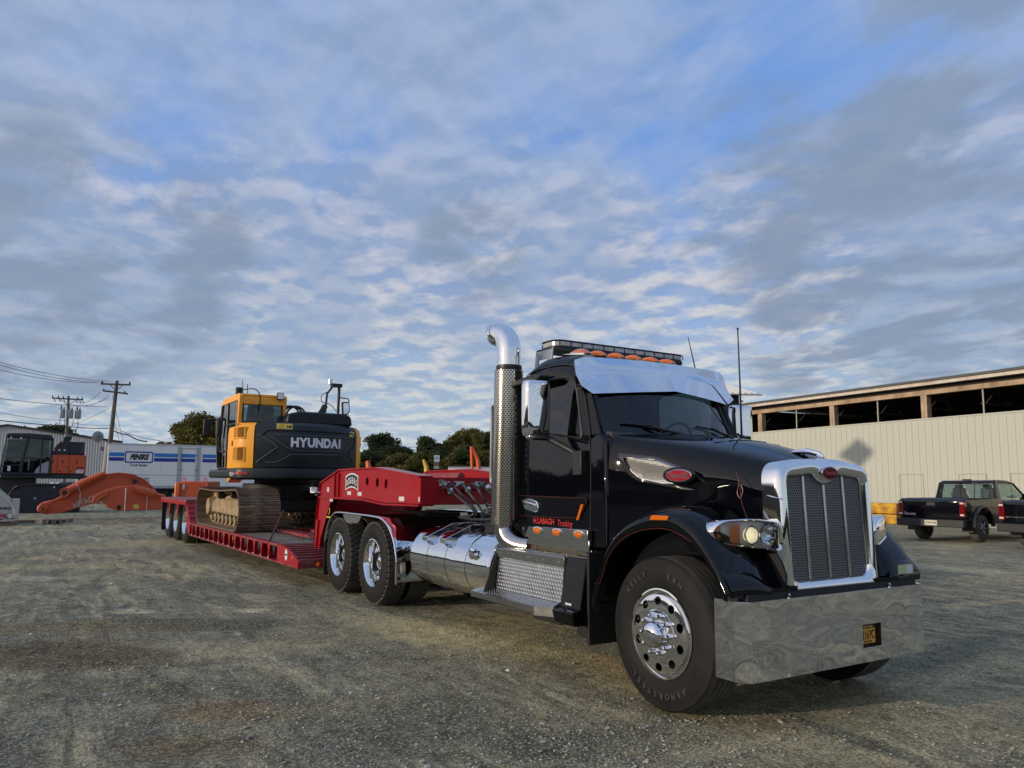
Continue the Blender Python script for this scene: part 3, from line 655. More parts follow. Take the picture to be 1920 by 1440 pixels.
def tree_meshes(seed, leafm, H=8, Wd=7, nleaf=5200, ls=.16, gap=.5, low=.2):
    rnd = random.Random(seed); tr = MB(); pts = [(0, 0, 0), (rnd.uniform(-.2, .2), 0, H*.25), (rnd.uniform(-.3, .3), rnd.uniform(-.3, .3), H*.55), (0, 0, H*.85)]
    tr.tube(spline(pts, 4), [.22*(1-i/14) for i in range(13)], 8)
    lobes = []
    for i in range(22):
        a = rnd.random()*2*pi; e = rnd.uniform(low, 1.0); prof = sin(min(1, (1.08-e)/(1.08-low)*1.15)*pi*.5)**.8
        rr = Wd*.5*prof*rnd.uniform(.35, .9); c = Vector((rr*cos(a), rr*sin(a), H*e*.94)); lobes.append((c, rnd.uniform(.11, .2)*Wd*.75))
        b0 = Vector((0, 0, max(.3, c.z*rnd.uniform(.45, .7)))); tr.tube([b0, b0.lerp(c, .5)+Vector((0, 0, .2)), c], [.07, .05, .02], 5)
    lobes.append((Vector((0, 0, H*.82)), Wd*.16))
    L = MB(); tone = []
    for i in range(nleaf):
        c, r_ = rnd.choice(lobes)
        while True:
            v_ = Vector((rnd.uniform(-1, 1), rnd.uniform(-1, 1), rnd.uniform(-.8, .8)))
            if .35 < v_.length < 1: break
        p = c + v_*r_*rnd.uniform(.8, 1.25)
        if mnoise.noise(p*.9) < -gap: continue
        n = Vector((rnd.gauss(0, 1), rnd.gauss(0, 1), rnd.gauss(0, 1)+.6)).normalized(); t_ = n.orthogonal().normalized(); t_.rotate(Matrix.Rotation(rnd.random()*6.28, 3, n)); u_ = n.cross(t_)
        s = ls*rnd.uniform(.5, 1.4); 
        L.add([p-t_*s, p-u_*s*.55, p+t_*s, p+u_*s*.55], [(0, 1, 2, 3)])
        tone.append(max(0, min(1, .35+.8*mnoise.noise(c*.5)+rnd.uniform(-.25, .25))))
    tm = tr.mesh('trunk', bark, 60); lm = L.mesh('crown', leafm, 0)
    at = lm.attributes.new('tone', 'FLOAT', 'FACE'); at.data.foreach_set('value', tone)
    return tm, lm
def tree(meshes, label, px, depth, hpx_top, group, wscale=1.0, base_h=8.0, cat='tree'):
    loc = survey(px, depth); h = zat(px, hpx_top, depth); s = h/base_h
    t_ = thing('broadleaf_tree', label, cat, loc, random.random()*6.28, group)
    for nm, m in (('trunk', meshes[0]), ('crown', meshes[1])):
        o = bpy.data.objects.new(nm, m); COL.objects.link(o); o.parent = t_; o.scale = (s*wscale, s*wscale, s)
    return t_
TA = tree_meshes(1, leaf_olive, 8, 7.5, 15000, .15, gap=.65); TB = tree_meshes(2, leaf_dark, 8, 8, 14000, .16, gap=.65); TC = tree_meshes(3, leaf_green, 8, 6.5, 14000, .15, gap=.65); TD = tree_meshes(4, leaf_olive, 8, 9, 16000, .15, gap=.65, low=.12); TE = tree_meshes(5, leaf_dark, 8, 5, 3500, .13, gap=.15)
gt = 'trees along the horizon'
tree(TD, 'yellow green tree rising behind the rental trailer roof, left of the excavator cab', 374, 70, 778, gt, 1.15)
tree(TA, 'lower yellow green tree at the left edge of the clump behind the rental trailer', 348, 76, 795, gt, 1.25)
tree(TB, 'dark tree behind the excavator cab mirror', 405, 80, 786, gt, 1.2)
for i, (px, top, m, ws, lab) in enumerate([(30, 802, TB, 1.4, 'leftmost dark tree showing above the grey building roof'), (62, 797, TC, 1.3, 'dark green tree above the grey roof, left of the transformer pole'), (92, 797, TB, 1.3, 'dark tree just left of the transformer pole, above the roof'), (140, 808, TC, 1.3, 'small dark tree crown right of the transformer pole, above the roof')]):
    tree(m, lab, px, 150, top, gt, ws)
row = [(696, 816, TE, .9, 'thin airy dark tree touching the right side of the excavator'), (716, 815, TB, .75, 'dark ragged tree right of the excavator counterweight'), (738, 838, TB, .9, 'low dark tree in the dip of the tree line'), (765, 838, TC, .9, 'low rounded tree left of the round crowned one'), (806, 817, TC, .75, 'round crowned green tree in the middle of the tree line'), (838, 829, TB, .8, 'dark tree right of the round crowned one'), (868, 810, TD, .75, 'tall olive tree in the tree line left of the exhaust stack'), (895, 808, TA, .7, 'tallest olive tree beside the exhaust stack'), (925, 809, TC, .75, 'green tree directly behind the exhaust stack')]
for px, top, m, ws, lab in row: tree(m, lab, px, 125, top-2, gt, ws*1.35)
row2 = [(715, 858, TA, 1.1, 'low olive bush tree in front of the dark trees, left'), (745, 855, TD, 1.1, 'low bright bush tree below the dip'), (778, 852, TA, 1.1, 'low bush tree left of the pylon sign'), (810, 850, TC, 1.0, 'low green bush tree behind the pylon sign'), (848, 856, TD, 1.1, 'low olive bush tree right of the pylon sign'), (880, 842, TC, 1.0, 'green bush tree behind the orange digger arm'), (912, 850, TA, 1.0, 'low olive bush tree beside the grab handle'), (690, 850, TB, 1.0, 'low dark bush behind the excavator side'), (950, 850, TA, 1.0, 'low olive bush tree hidden mostly by the exhaust stack')]
for px, top, m, ws, lab in row2: tree(m, lab, px, 105, top-3, gt, ws*1.4)
# bare shrub above the rental trailer
mb = MB(); rnd = random.Random(8)
for i in range(26):
    a = rnd.uniform(-1.2, 1.2); h = rnd.uniform(.5, 1); mb.tube([(a*.6, 0, 0), (a*1.0, 0, 2.5*h), (a*1.5+rnd.uniform(-.3, .3), 0, 5.2*h)], [.03, .02, .008], 4)
o = part('bare_shrub', mb, bark); o.location = survey(318, 66); tag(o, 'leafless shrub tips poking above the rental trailer roof', 'shrub')

# far wooded rise that closes the horizon all round
mb = MB(); rnd = random.Random(11)
woods = leafmat('far woods', (.020, .030, .014), (.06, .065, .025)); tone = []
for i in range(42000):
    a = rnd.random()*2*pi; d = rnd.uniform(175, 200)
    top = 7.2 + 2.2*mnoise.noise(Vector((a*9, 0, 0))) + 1.6*mnoise.noise(Vector((a*31, 2, 0)))
    p = Vector((d*cos(a), d*sin(a), rnd.uniform(0, 1)**.7*top)); s = rnd.uniform(.5, 1.2); n = Vector((rnd.gauss(0, 1), rnd.gauss(0, 1), rnd.gauss(0, 1))).normalized(); t_ = n.orthogonal().normalized(); u_ = n.cross(t_)
    mb.add([p-t_*s, p-u_*s*.7, p+t_*s, p+u_*s*.7], [(0, 1, 2, 3)]); tone.append(max(0, min(1, .4+.9*mnoise.noise(p*.08)+rnd.uniform(-.2, .2))))
nb=MB(); R0=[]; R1=[]
for k in range(180):
    a = 2*pi*k/180; h_ = 5.4+1.6*mnoise.noise(Vector((a*9, 0, 0))); R0.append((197*cos(a), 197*sin(a), 0)); R1.append((201*cos(a), 201*sin(a), h_))
n0 = len(mb.v); mb.add(R0+R1, [(k, (k+1) % 180, 180+(k+1) % 180, 180+k) for k in range(180)]); tone += [.25]*180
me = mb.mesh('far_woods', woods, 0); at = me.attributes.new('tone', 'FLOAT', 'FACE'); at.data.foreach_set('value', tone)
fwo = bpy.data.objects.new('far_woods', me); COL.objects.link(fwo); stuff(fwo); tag(fwo, 'far dark wood closing the horizon beyond the yard', 'woods')

# unseen shed added to shade the yard; this far back it only reflects
SH = thing('unseen_shed', 'unseen long dark brown metal shed added left of the yard for reflections', 'building', (-22, -46, 0), 0)
brown = mat('brown shed cladding', (.10, .075, .055), .6, var=.1, vscale=.5)
mb = MB()
for i in range(150): mb.box(-45+i*.6, -44.9+i*.6, .0, .05, 0, 6.9)
part('wall_ribs', mb, brown, SH, fix=False)['kind'] = 'stuff'
mb = MB(); mb.box(-45, 45, -14, -.003, 0, 6.9); part('wall', mb, brown, SH)
mb = MB(); mb.prism([(.4, 6.95), (-7, 8.0), (-14.4, 6.95), (-14.4, 7.1), (-7, 8.2), (.4, 7.1)], -45.4, 45.4, 'x'); part('roof', mb, mat('pale roof sheet', (.45, .45, .42), .5), SH)
mb = MB(); mb.box(-45, 45, .06, .10, 2.2, 3.3); part('pale_band', mb, mat('ochre band', (.42, .28, .12), .6), SH)
# ================================================================== black tractor (local: +x forward, +y its left, origin under the steer axle)
TRK = thing('semi_tractor', 'glossy black day cab tractor with chrome grille, visor, stack and deep polished bumper', 'truck', (-4.02, 4.68, 0), 0)
def mirror_y(mb):
    q = MB(); q.v = [(a, -b, c) for a, b, c in mb.v]; q.f = [f[::-1] for f in mb.f]; q.fm = list(mb.fm); q.uv = [u[::-1] for u in mb.uv]; return q
def both(name, mb, m, parent, **k):
    a = part(name, mb, m, parent, **k); b = part(name, mirror_y(mb), m, parent, **k); return a, b
# ---- chassis
mb = MB()
for s in (-1, 1):
    y = s*.40; mb.prism([(-7.4, .62), (-7.4, .9), (.55, .9), (.55, .62)], y-.04, y+.04, 'y')
for x in (-7.35, -6.2, -4.9, -3.6, -2.4, -1.0, .3): mb.box(x, x+.1, -.355, .355, .65, .87)
part('frame_rails', mb, frame_black, TRK, bevel=.006)
mb = MB(); mb.tube([(0, -.8, .5), (0, -.3, .42), (0, .3, .42), (0, .8, .5)], .07, 8); mb.box(-.6, .5, -.55, .55, .55, 1.3); mb.box(-1.2, .45, -.35, .35, .35, .7)
part('front_axle', mb, frame_black, TRK)
for x in (-5.30, -6.62):
    mb = MB(); mb.tube([(x, -.85, .5), (x, .85, .5)], .11, 10); mb.lathe([(-.18, 0), (-.16, .18), (0, .24), (.16, .18), (.18, 0)], (x, 0, .5), 'x', 14); part('drive_axle', mb, frame_black, TRK)
# ---- fifth wheel and deck behind the cab
mb = MB(); mb.prism(rounded([(-6.55, -.45), (-6.55, .45), (-5.6, .45), (-5.45, .2), (-5.45, -.2), (-5.6, -.45)], .05, 3), 1.06, 1.12, 'z'); mb.box(-6.3, -5.6, -.38, .38, .9, 1.06); part('fifth_wheel', mb, dark_steel, TRK, bevel=.01)
mb = MB(); mb.box(-4.6, -2.2, -.45, .45, .90, .93); part('deck_plate', mb, frame_black, TRK)
mb = MB(); mb.box(-4.2, -3.2, -.42, .42, .93, 1.02); mb.box(-3.1, -2.7, -.6, -.1, .93, 1.15); mb.tube([(-4.3, -.5, 1.0), (-2.3, -.5, 1.02)], .03, 6); mb.tube([(-4.3, -.62, .97), (-2.3, -.62, .99)], .022, 6)
part('air_tanks', mb, frame_black, TRK, bevel=.02)
# ---- wheels
def tyre_mesh(kind, w=.28, Rt=.515, rr=.295):
    q = MB(); h = w/2
    prof = [(-h+.03, rr-.005), (-h+.004, rr+.012), (-h-.006, rr+.05), (-h-.010, rr+.10), (-h-.006, rr+.145), (-h+.002, Rt-.045)]
    if kind == 'steer':
        prof += [(-h+.004, Rt-.018), (-h+.016, Rt-.004)]
        n = 5; g = .006; W2 = w-.032
        for i in range(n):
            a = -h+.016 + W2*i/n; b_ = -h+.016+W2*(i+1)/n
            if i: prof += [(a+g/2, Rt-.014), (a+g/2+.0004, Rt)]
            if i < n-1: prof += [(b_-g/2, Rt), (b_-g/2+.0004-.0002, Rt-.014)]
        prof += [(h-.016, Rt-.004), (h-.004, Rt-.018)]
    else:
        prof += [(-h+.004, Rt-.03), (-h+.02, Rt-.018), (h-.02, Rt-.018), (h-.004, Rt-.03)]
    prof += [(h-.002, Rt-.045), (h+.006, rr+.145), (h+.010, rr+.10), (h+.006, rr+.05), (h-.004, rr+.012), (h-.03, rr-.005)]
    q.lathe(prof, n=72)
    return q
def tread_blocks(w=.28, Rt=.515, cols=4, n=42):
    q = MB(); h = w/2-.012
    for c in range(cols):
        y0 = -h + 2*h*c/cols + .004; y1 = -h+2*h*(c+1)/cols-.004; off = (c % 2)*.5
        for k in range(n):
            a0 = 2*pi*(k+off+.08)/n; a1 = 2*pi*(k+off+.92)/n; am = (a0+a1)/2; r0 = Rt-.022; r1 = Rt; ym = (y0+y1)/2; s = .006
            P = [(a0, ym-.012), (a0+.01, y1), (am, y1+s), (a1-.01, y1), (a1, ym), (a1-.01, y0), (am, y0-s), (a0+.01, y0)]
            lo = [(r0*cos(a), y, r0*sin(a)) for a, y in P]; hi = [(r1*cos(a), y, r1*sin(a)) for a, y in P]
            q.loft([lo, hi], True, False); q.add(hi, [tuple(range(8))])
    return q
def nut(q, x, y, z, r=.021, h=.05, out=-1):
    """hex lug nut with a rounded cap, pointing to -y"""
    rings = []
    for hh, rr in ((0, r*1.25), (.008, r*1.25), (.009, r), (h*.7, r*.95), (h*.92, r*.7), (h, r*.25)):
        rings.append([(x+rr*cos(k*pi/3), y+out*hh, z+rr*sin(k*pi/3)) for k in range(6)])
    q.loft(rings, True, True)
def holes_disc(prof, n_holes, rc, ra, rb, c0=0.0, n=60):
    """lathe disc, holes cut by boolean"""
    q = MB(); q.lathe(prof, n=n, closed=True); me = fixn(q.mesh('d', polished_wheel, 40)); o = bpy.data.objects.new('d', me); COL.objects.link(o)
    k_ = MB()
    for i in range(n_holes):
        a = 2*pi*(i+.5)/n_holes+c0; ca, sa = cos(a), sin(a); rings = []
        for yy in (-.4, .4):
            rings.append([((rc+ra*cos(t))*ca - rb*sin(t)*sa, yy, (rc+ra*cos(t))*sa + rb*sin(t)*ca) for t in [2*pi*j/20 for j in range(20)]])
        k_.loft(rings, True, True)
    km = fixn(k_.mesh('k', polished_wheel, 0)); ko = bpy.data.objects.new('k', km); COL.objects.link(ko)
    m = o.modifiers.new('b', 'BOOLEAN'); m.object = ko; m.operation = 'DIFFERENCE'; m.solver = 'EXACT'
    bpy.context.view_layer.update(); dg = bpy.context.evaluated_depsgraph_get()
    me2 = bpy.data.meshes.new_from_object(o.evaluated_get(dg)); bpy.data.objects.remove(o); bpy.data.objects.remove(ko)
    me2.polygons.foreach_set('use_smooth', [True]*len(me2.polygons)); me2.set_sharp_from_angle(angle=R(38)); me2.materials.clear(); me2.materials.append(polished_wheel); return me2
def addmesh(name, me, parent, loc=(0, 0, 0)):
    o = bpy.data.objects.new(name, me); COL.objects.link(o); o.parent = parent; o.location = loc; return o
# steer wheel: face at -y
steer_tyre = fixn(tyre_mesh('steer').mesh('tyre', rubber, 30))
steer_tyre.set_sharp_from_angle(angle=R(30))
# dusty tread material on the running surface
steer_tyre.materials.append(rubber_dusty)
for p_ in steer_tyre.polygons:
    if abs(p_.normal.y) < .5 and math.hypot(p_.center.x, p_.center.z) > .5: p_.material_index = 1
convex_prof = [(-.128, .300), (-.140, .302), (-.142, .292), (-.128, .284), (-.112, .280), (-.112, .272), (-.150, .262), (-.158, .235), (-.160, .20), (-.163, .165), (-.163, .08), (-.145, .08), (-.145, .16), (-.14, .24), (-.09, .268), (.10, .268), (.13, .30), (.12, .30), (.09, .285), (-.10, .285)]
convex = holes_disc(convex_prof, 10, .221, .028, .032)
def steer_wheel(x, y, sgn, turn=0):
    w = sub('steer_wheel', TRK, (x, y, .515), (0, 0, turn if sgn < 0 else pi+turn))
    addmesh('tyre', steer_tyre, w); addmesh('rim', convex, w)
    q = MB(); q.lathe([(.11, .05), (.11, .26), (.10, .26), (-.05, .24), (-.08, .1), (-.08, 0)], n=24); part('brake_drum', q, frame_black, w)
    q = MB(); q.lathe([(-.160, .165), (-.168, .160), (-.170, .150), (-.172, .085), (-.172, 0)], n=48); part('hub_flange', q, polished_wheel, w)
    q = MB(); q.lathe([(-.172, .092), (-.182, .094), (-.200, .093), (-.232, .083), (-.250, .062), (-.259, .034), (-.261, 0)], n=40); part('hub_cap', q, chrome, w, smooth=60)
    for i in range(10):
        a = 2*pi*i/10; q = MB(); nut(q, .128*cos(a), -.170, .128*sin(a), .017, .045); part('lug_nut', q, chrome, w, smooth=20)
    if sgn < 0:
        for body, a0, st in (('KELLY', 2.45, -.13), ('KRH', 1.30, -.15)):
            for i, ch in enumerate(body):
                a = a0+st*i; p = Vector((.405*cos(a), -.1525, .405*sin(a))); 
                text('lettering', ch, .052, grey_print, w, frame_mtx(p, (sin(a), 0, -cos(a)), (cos(a), 0, sin(a))), bold=.002, ext=.003)
        for i, ch in enumerate('ARMORSTEEL'):
            a = -.95-.145*i; p = Vector((.405*cos(a), -.1525, .405*sin(a)))
            text('lettering', ch, .055, grey_print, w, frame_mtx(p, (sin(a), 0, -cos(a)), (cos(a), 0, sin(a))), bold=.002, ext=.003)
    return w
steer_wheel(0, -.84, -1, R(-1)); steer_wheel(0, .88, 1, R(-1))
drive_tyre = fixn(tyre_mesh('drive').mesh('tyre', rubber, 30)); drive_tyre.set_sharp_from_angle(angle=R(30))
blocks = tread_blocks().mesh('tread', rubber_dusty, 0)
# deep dish outer drive rim, dish opening to -y
dish_prof = [(-.128, .300), (-.142, .303), (-.144, .293), (-.130, .282), (.00, .272), (.09, .262), (.115, .235), (.12, .20), (.12, .09), (.135, .09), (.135, .22), (.13, .30), (.12, .31), (.0, .29)]
dish = holes_disc(dish_prof, 10, .20, .022, .027)
def dual(x, y, sgn, parent, inner=True, Rz=.515):
    w = sub('dual_wheel', parent, (x, y, Rz), (0, 0, 0 if sgn < 0 else pi))
    addmesh('tyre', drive_tyre, w); o = addmesh('tread', blocks, w); stuff(o); addmesh('rim', dish, w)
    q = MB(); q.lathe([(.12, .155), (.115, .15), (.112, .10), (.05, .095), (-.02, .085), (-.045, .078), (-.055, .06), (-.06, .02), (-.06, 0)], n=32); part('axle_hub', q, chrome, w, smooth=50)
    for i in range(10):
        a = 2*pi*i/10; q = MB(); nut(q, .128*cos(a), .115, .128*sin(a), .018, .05); part('lug_nut', q, chrome, w, smooth=20)
    if inner:
        addmesh('tyre', drive_tyre, w, (0, .33, 0)); o = addmesh('tread', blocks, w, (0, .33, 0)); stuff(o)
    return w
for x in (-5.30, -6.62): dual(x, -.84, -1, TRK); dual(x, .88, 1, TRK)

# ---- cab shell
prof = spline([(-.84, 1.93), (-.90, 2.12), (-1.00, 2.36), (-1.10, 2.53), (-1.24, 2.63), (-1.50, 2.675), (-1.78, 2.67), (-1.96, 2.60), (-2.06, 2.44), (-2.09, 2.2), (-2.09, 1.6), (-2.09, 1.06)], 4)
def shrink(p, d, z):
    cx, cz = -1.5, 1.9; a = Vector((p[0]-cx, p[1]-cz)); L = a.length; a = a*(L-d)/L; return (cx+a.x, cz+a.y)
HWc = .885
def half(z): return HWc - max(0, (z-1.85))*.085
roof_rings = []
r = .13
def section(y_sign, t):
    """t: 0 side plane .. 1 top"""
    ring = []
    for p in prof:
        d = r*(1-sin(t*pi/2)); q = shrink(p, d*1.1, 0); hw = half(q[1]); y = hw - r*(1-cos(t*pi/2))
        ring.append((q[0], y_sign*y, q[1]))
    return ring
ts = [0, .25, .5, .75, 1]
R_l = [section(-1, t) for t in ts]; R_r = [section(1, t) for t in ts[::-1]]
mid = []
for k in (-.5, 0, .5):
    ring = []
    for p in prof:
        hw = half(p[1])-r; ring.append((p[0] + (.06*(1-k*k) if p[0] > -1.15 else 0), k*hw, p[1]+(.03*(1-k*k) if p[1] > 2.5 else 0)))
    mid.append(ring)
allr = R_l+mid+R_r; n = len(prof)
mb = MB(); V = [p for rr in allr for p in rr]; F = []
for j in range(len(allr)-1):
    for i in range(n-1):
        z = prof[i][1]; x = prof[i][0]
        front = x > -1.14 and z < 2.50
        if front and 3 <= j <= len(allr)-5: continue      # windscreen opening
        F.append((j*n+i, (j+1)*n+i, (j+1)*n+i+1, j*n+i+1))
mb.add(V, F); cab = part('cab_shell', mb, black_paint, TRK, smooth=50)
# side skins with the window opening
def side_skin(sg):
    out = [(a[0], a[2]) for a in section(-1, 0)]
    outer = out + [(-1.9, 1.06), (-1.5, 1.06), (-1.2, 1.06), (-.90, 1.06), (-.86, 1.3), (-.85, 1.6), (-.84, 1.8)]
    win = rounded([(-1.90, 2.02), (-1.90, 2.44), (-1.34, 2.46), (-1.16, 2.40), (-1.01, 1.90)], [.08, .10, .10, .10, .06], 6)
    # match by angle about the window centre
    c = (-1.45, 2.15)
    def ang(p): return math.atan2(p[1]-c[1], p[0]-c[0])
    def resample(poly, N):
        P = []
        for k in range(N):
            a = -pi+2*pi*k/N+.001; d = (cos(a), sin(a)); best = None
            for i in range(len(poly)):
                p, q = poly[i], poly[(i+1) % len(poly)]; ex, ez = q[0]-p[0], q[1]-p[1]; det = d[0]*(-ez)+ex*d[1]
                if abs(det) < 1e-9: continue
                wx, wz = p[0]-c[0], p[1]-c[1]; t = (wx*(-ez)+ex*wz)/det; u = (d[0]*wz-d[1]*wx)/det
                if t > 0 and -1e-6 <= u <= 1+1e-6 and (best is None or t < best): best = t
            P.append((c[0]+d[0]*best, c[1]+d[1]*best))
        return P
    N = 96; A = resample(outer, N); B = resample(win, N); q = MB()
    Y = lambda p: sg*half(p[1])
    q.ring([(p[0], Y(p), p[1]) for p in A], [(p[0], Y(p), p[1]) for p in B])
    q.ring([(p[0], Y(p), p[1]) for p in B], [(p[0], Y(p)-sg*.04, p[1]) for p in B])
    g = MB(); g.poly([(p[0], Y(p)-sg*.012, p[1]) for p in B])
    seal = MB(); c2 = [((p[0]-c[0])*1.03+c[0], (p[1]-c[1])*1.04+c[1]) for p in B]; c3 = [((p[0]-c[0])*.965+c[0], (p[1]-c[1])*.955+c[1]) for p in B]
    seal.ring([(p[0], Y(p)+sg*.002, p[1]) for p in c2], [(p[0], Y(p)+sg*.008, p[1]) for p in [((a[0]+b[0])/2, (a[1]+b[1])/2) for a, b in zip(c2, c3)]])
    seal.ring([(p[0], Y(p)+sg*.008, p[1]) for p in [((a[0]+b[0])/2, (a[1]+b[1])/2) for a, b in zip(c2, c3)]], [(p[0], Y(p)-sg*.006, p[1]) for p in c3])
    return q, g, seal
for sg in (-1, 1):
    q, g, seal = side_skin(sg); d = part('door', q, black_paint, TRK, smooth=30)
    part('door_window', g, door_glass, d, fix=False); part('window_seal', seal, black_plastic, d, smooth=60)
    # shut lines and lower moulding
    q = MB(); e = sg*.003
    def gap(pts, w=.012):
        q.tube([(a, sg*(half(b)), b) for a, b in pts], w*.45, 5)
    gap(spline([(-.90, 1.10), (-.89, 1.5), (-.90, 1.85), (-.97, 2.12), (-1.09, 2.42), (-1.22, 2.54), (-1.5, 2.575), (-1.85, 2.56), (-1.97, 2.48), (-2.0, 2.3), (-2.0, 1.8), (-2.0, 1.10)], 4)); part('door_gap', q, frame_black, d)
    q = MB(); band = rounded([(-2.0, 1.235), (-2.0, 1.42), (-.94, 1.415), (-.93, 1.38), (-1.04, 1.25)], [.02, .02, .03, .05, .08], 3)
    q.prism(band, sg*(HWc+.001), sg*(HWc+.012), 'y'); part('door_pocket_panel', q, black_paint, d, bevel=.006)
    q = MB(); bb = [(a, sg*(HWc+.013), b) for a, b in band]; q.tube(bb+[bb[0]], .0022, 4); part('pinstripe', q, gold_print, d)
    h = sub('door_handle', d); 
    q = MB(); q.prism(rounded([(-1.83, 1.29), (-1.90, 1.385), (-1.76, 1.40), (-1.63, 1.375), (-1.61, 1.30), (-1.66, 1.275)], .03, 4), sg*(HWc+.010), sg*(HWc+.028), 'y'); part('handle_cup', q, chrome, h, bevel=.008)
    q = MB(); q.tube(spline([(-1.84, sg*(HWc+.03), 1.345), (-1.80, sg*(HWc+.05), 1.362), (-1.68, sg*(HWc+.05), 1.35), (-1.635, sg*(HWc+.03), 1.335)], 4), .014, 8); part('handle_bar', q, chrome, h)
    q = MB(); q.prism([(-1.06, 1.235), (-1.035, 1.235), (-.965, 1.365), (-.995, 1.365)], sg*(HWc+.0125), sg*(HWc+.026), 'y'); part('amber_marker', q, amber_lit, TRK, bevel=.004)
text('door_lettering', 'H.LABAGH', .072, red_print, TRK, frame_mtx((-1.56, -HWc-.0035, 1.202), (1, 0, 0), (0, 0, 1)), ext=.0008, bold=.001, sx=.95)
text('door_lettering', 'Trucking', .075, red_print, TRK, frame_mtx((-1.25, -HWc-.0035, 1.197), (1, 0, 0), (0, 0, 1)), shear=.35, ext=.0008, sx=.8)
# windscreen (curved), black frit edge
def ws_pt(u, v):
    y = (-1+2*u); zb, zt_ = 1.93, 2.52; z = zb+(zt_-zb)*v; hw = half(z)-.10*(1-.0*v)
    x = -.85 - (z-1.93)*.44 + .15*(1-y*y)
    return (x, y*hw, z)
mb = MB(); NU, NV = 24, 8; mb.add([ws_pt(i/NU, j/NV) for j in range(NV+1) for i in range(NU+1)], [(j*(NU+1)+i, j*(NU+1)+i+1, (j+1)*(NU+1)+i+1, (j+1)*(NU+1)+i) for j in range(NV) for i in range(NU)])
WS = part('windscreen', mb, cab_glass, TRK, smooth=80, fix=False)
mb = MB(); border = [ws_pt(u/20, 0) for u in range(21)]+[ws_pt(1, v/6) for v in range(1, 7)]+[ws_pt(1-u/20, 1) for u in range(1, 21)]+[ws_pt(0, 1-v/6) for v in range(1, 6)]
mb.tube(border+[border[0]], .022, 6); part('windscreen_seal', mb, black_plastic, TRK, smooth=60)
mb = MB()   # pillars joining glass and side
for sg in (-1, 1):
    A = [ws_pt(0 if sg < 0 else 1, v/8) for v in range(9)]; B = [(-.85-.02-(p[2]-1.93)*.42-.02, sg*(half(p[2])-.015), p[2]) for p in A]
    C_ = [((a[0]+b[0])/2+.045, (a[1]+b[1])/2+sg*.02, a[2]) for a, b in zip(A, B)]
    mb.loft([A, C_, B], closed=False, caps=False)
part('pillar', mb, black_paint, TRK, smooth=70)['kind'] = 'stuff'
# interior
mb = MB(); mb.box(-2.05, -.95, -.80, .80, 1.30, 1.34); mb.box(-2.06, -2.02, -.80, .80, 1.3, 2.5); mb.box(-2.0, -1.15, -.70, .70, 2.54, 2.56); part('cab_interior', mb, inner_dark, TRK)
mb = MB(); mb.prism(rounded([(-.72, 1.86), (-.75, 1.95), (-1.05, 1.96), (-1.25, 1.88), (-1.3, 1.4), (-.8, 1.4)], .03, 3), -.78, .78, 'y'); part('dashboard', mb, mat('dash grey', (.035, .035, .037), .6), TRK)
for y in (-.42, .42):
    s_ = sub('seat', TRK, (-1.65, y, 1.34)); q = MB(); q.prism(rounded([(-.22, .25), (.25, .25), (.27, .42), (-.2, .40)], .04, 3), -.24, .24, 'y'); part('cushion', q, mat('seat cloth', (.05, .05, .055), .8), s_, bevel=.03)
    q = MB(); q.prism(rounded([(-.2, .38), (-.08, .38), (-.2, 1.1), (-.3, 1.08)], .04, 3), -.23, .23, 'y'); part('backrest', q, mat('seat cloth', (.05, .05, .055), .8), s_, bevel=.03)
mb = MB(); pts = [(-1.28+.06*sin(a), .42+.20*cos(a), 1.93+.17*sin(a)) for a in [2*pi*k/24 for k in range(25)]]; mb.tube(pts, .011, 6); mb.tube([(-1.05, .42, 1.88), (-1.28, .42, 1.99)], .03, 6); part('steering_wheel', mb, black_plastic, TRK)
# wipers
for y0, y1 in ((-.10, -.62), (.62, .12)):
    w = sub('wiper', TRK)
    def gl(y, z, o=.03):
        hw = half(z)-.10; k = y/hw; return (-.85-(z-1.93)*.44+.15*(1-k*k)+o, y, z)
    q = MB(); q.tube([gl(y0+.12, 1.935, .04), gl((y0+y1)/2+.05, 1.985, .05), gl((y0+y1)/2-.05, 2.02, .04)], .012, 6); part('wiper_arm', q, black_plastic, w)
    q = MB(); q.tube([gl(y0-.02, 1.955, .02), gl((y0+y1)/2, 2.01, .025), gl(y1, 2.03, .02)], .010, 6); part('wiper_blade', q, black_plastic, w)
# cowl between hood and windscreen
mb = MB(); rings = []
for y in [-.86, -.7, -.45, -.2, 0, .2, .45, .7, .86]:
    k = y/.86; xw = -.85+.15*(1-k*k); rings.append([(xw-.04, y, 1.955-.05*k*k), (xw+.05, y, 1.945-.06*k*k), (xw+.16, y, 1.925-.07*k*k), (xw+.16, y, 1.7)])
mb.loft(rings, closed=False, caps=False); part('cowl', mb, black_paint, TRK, smooth=60)

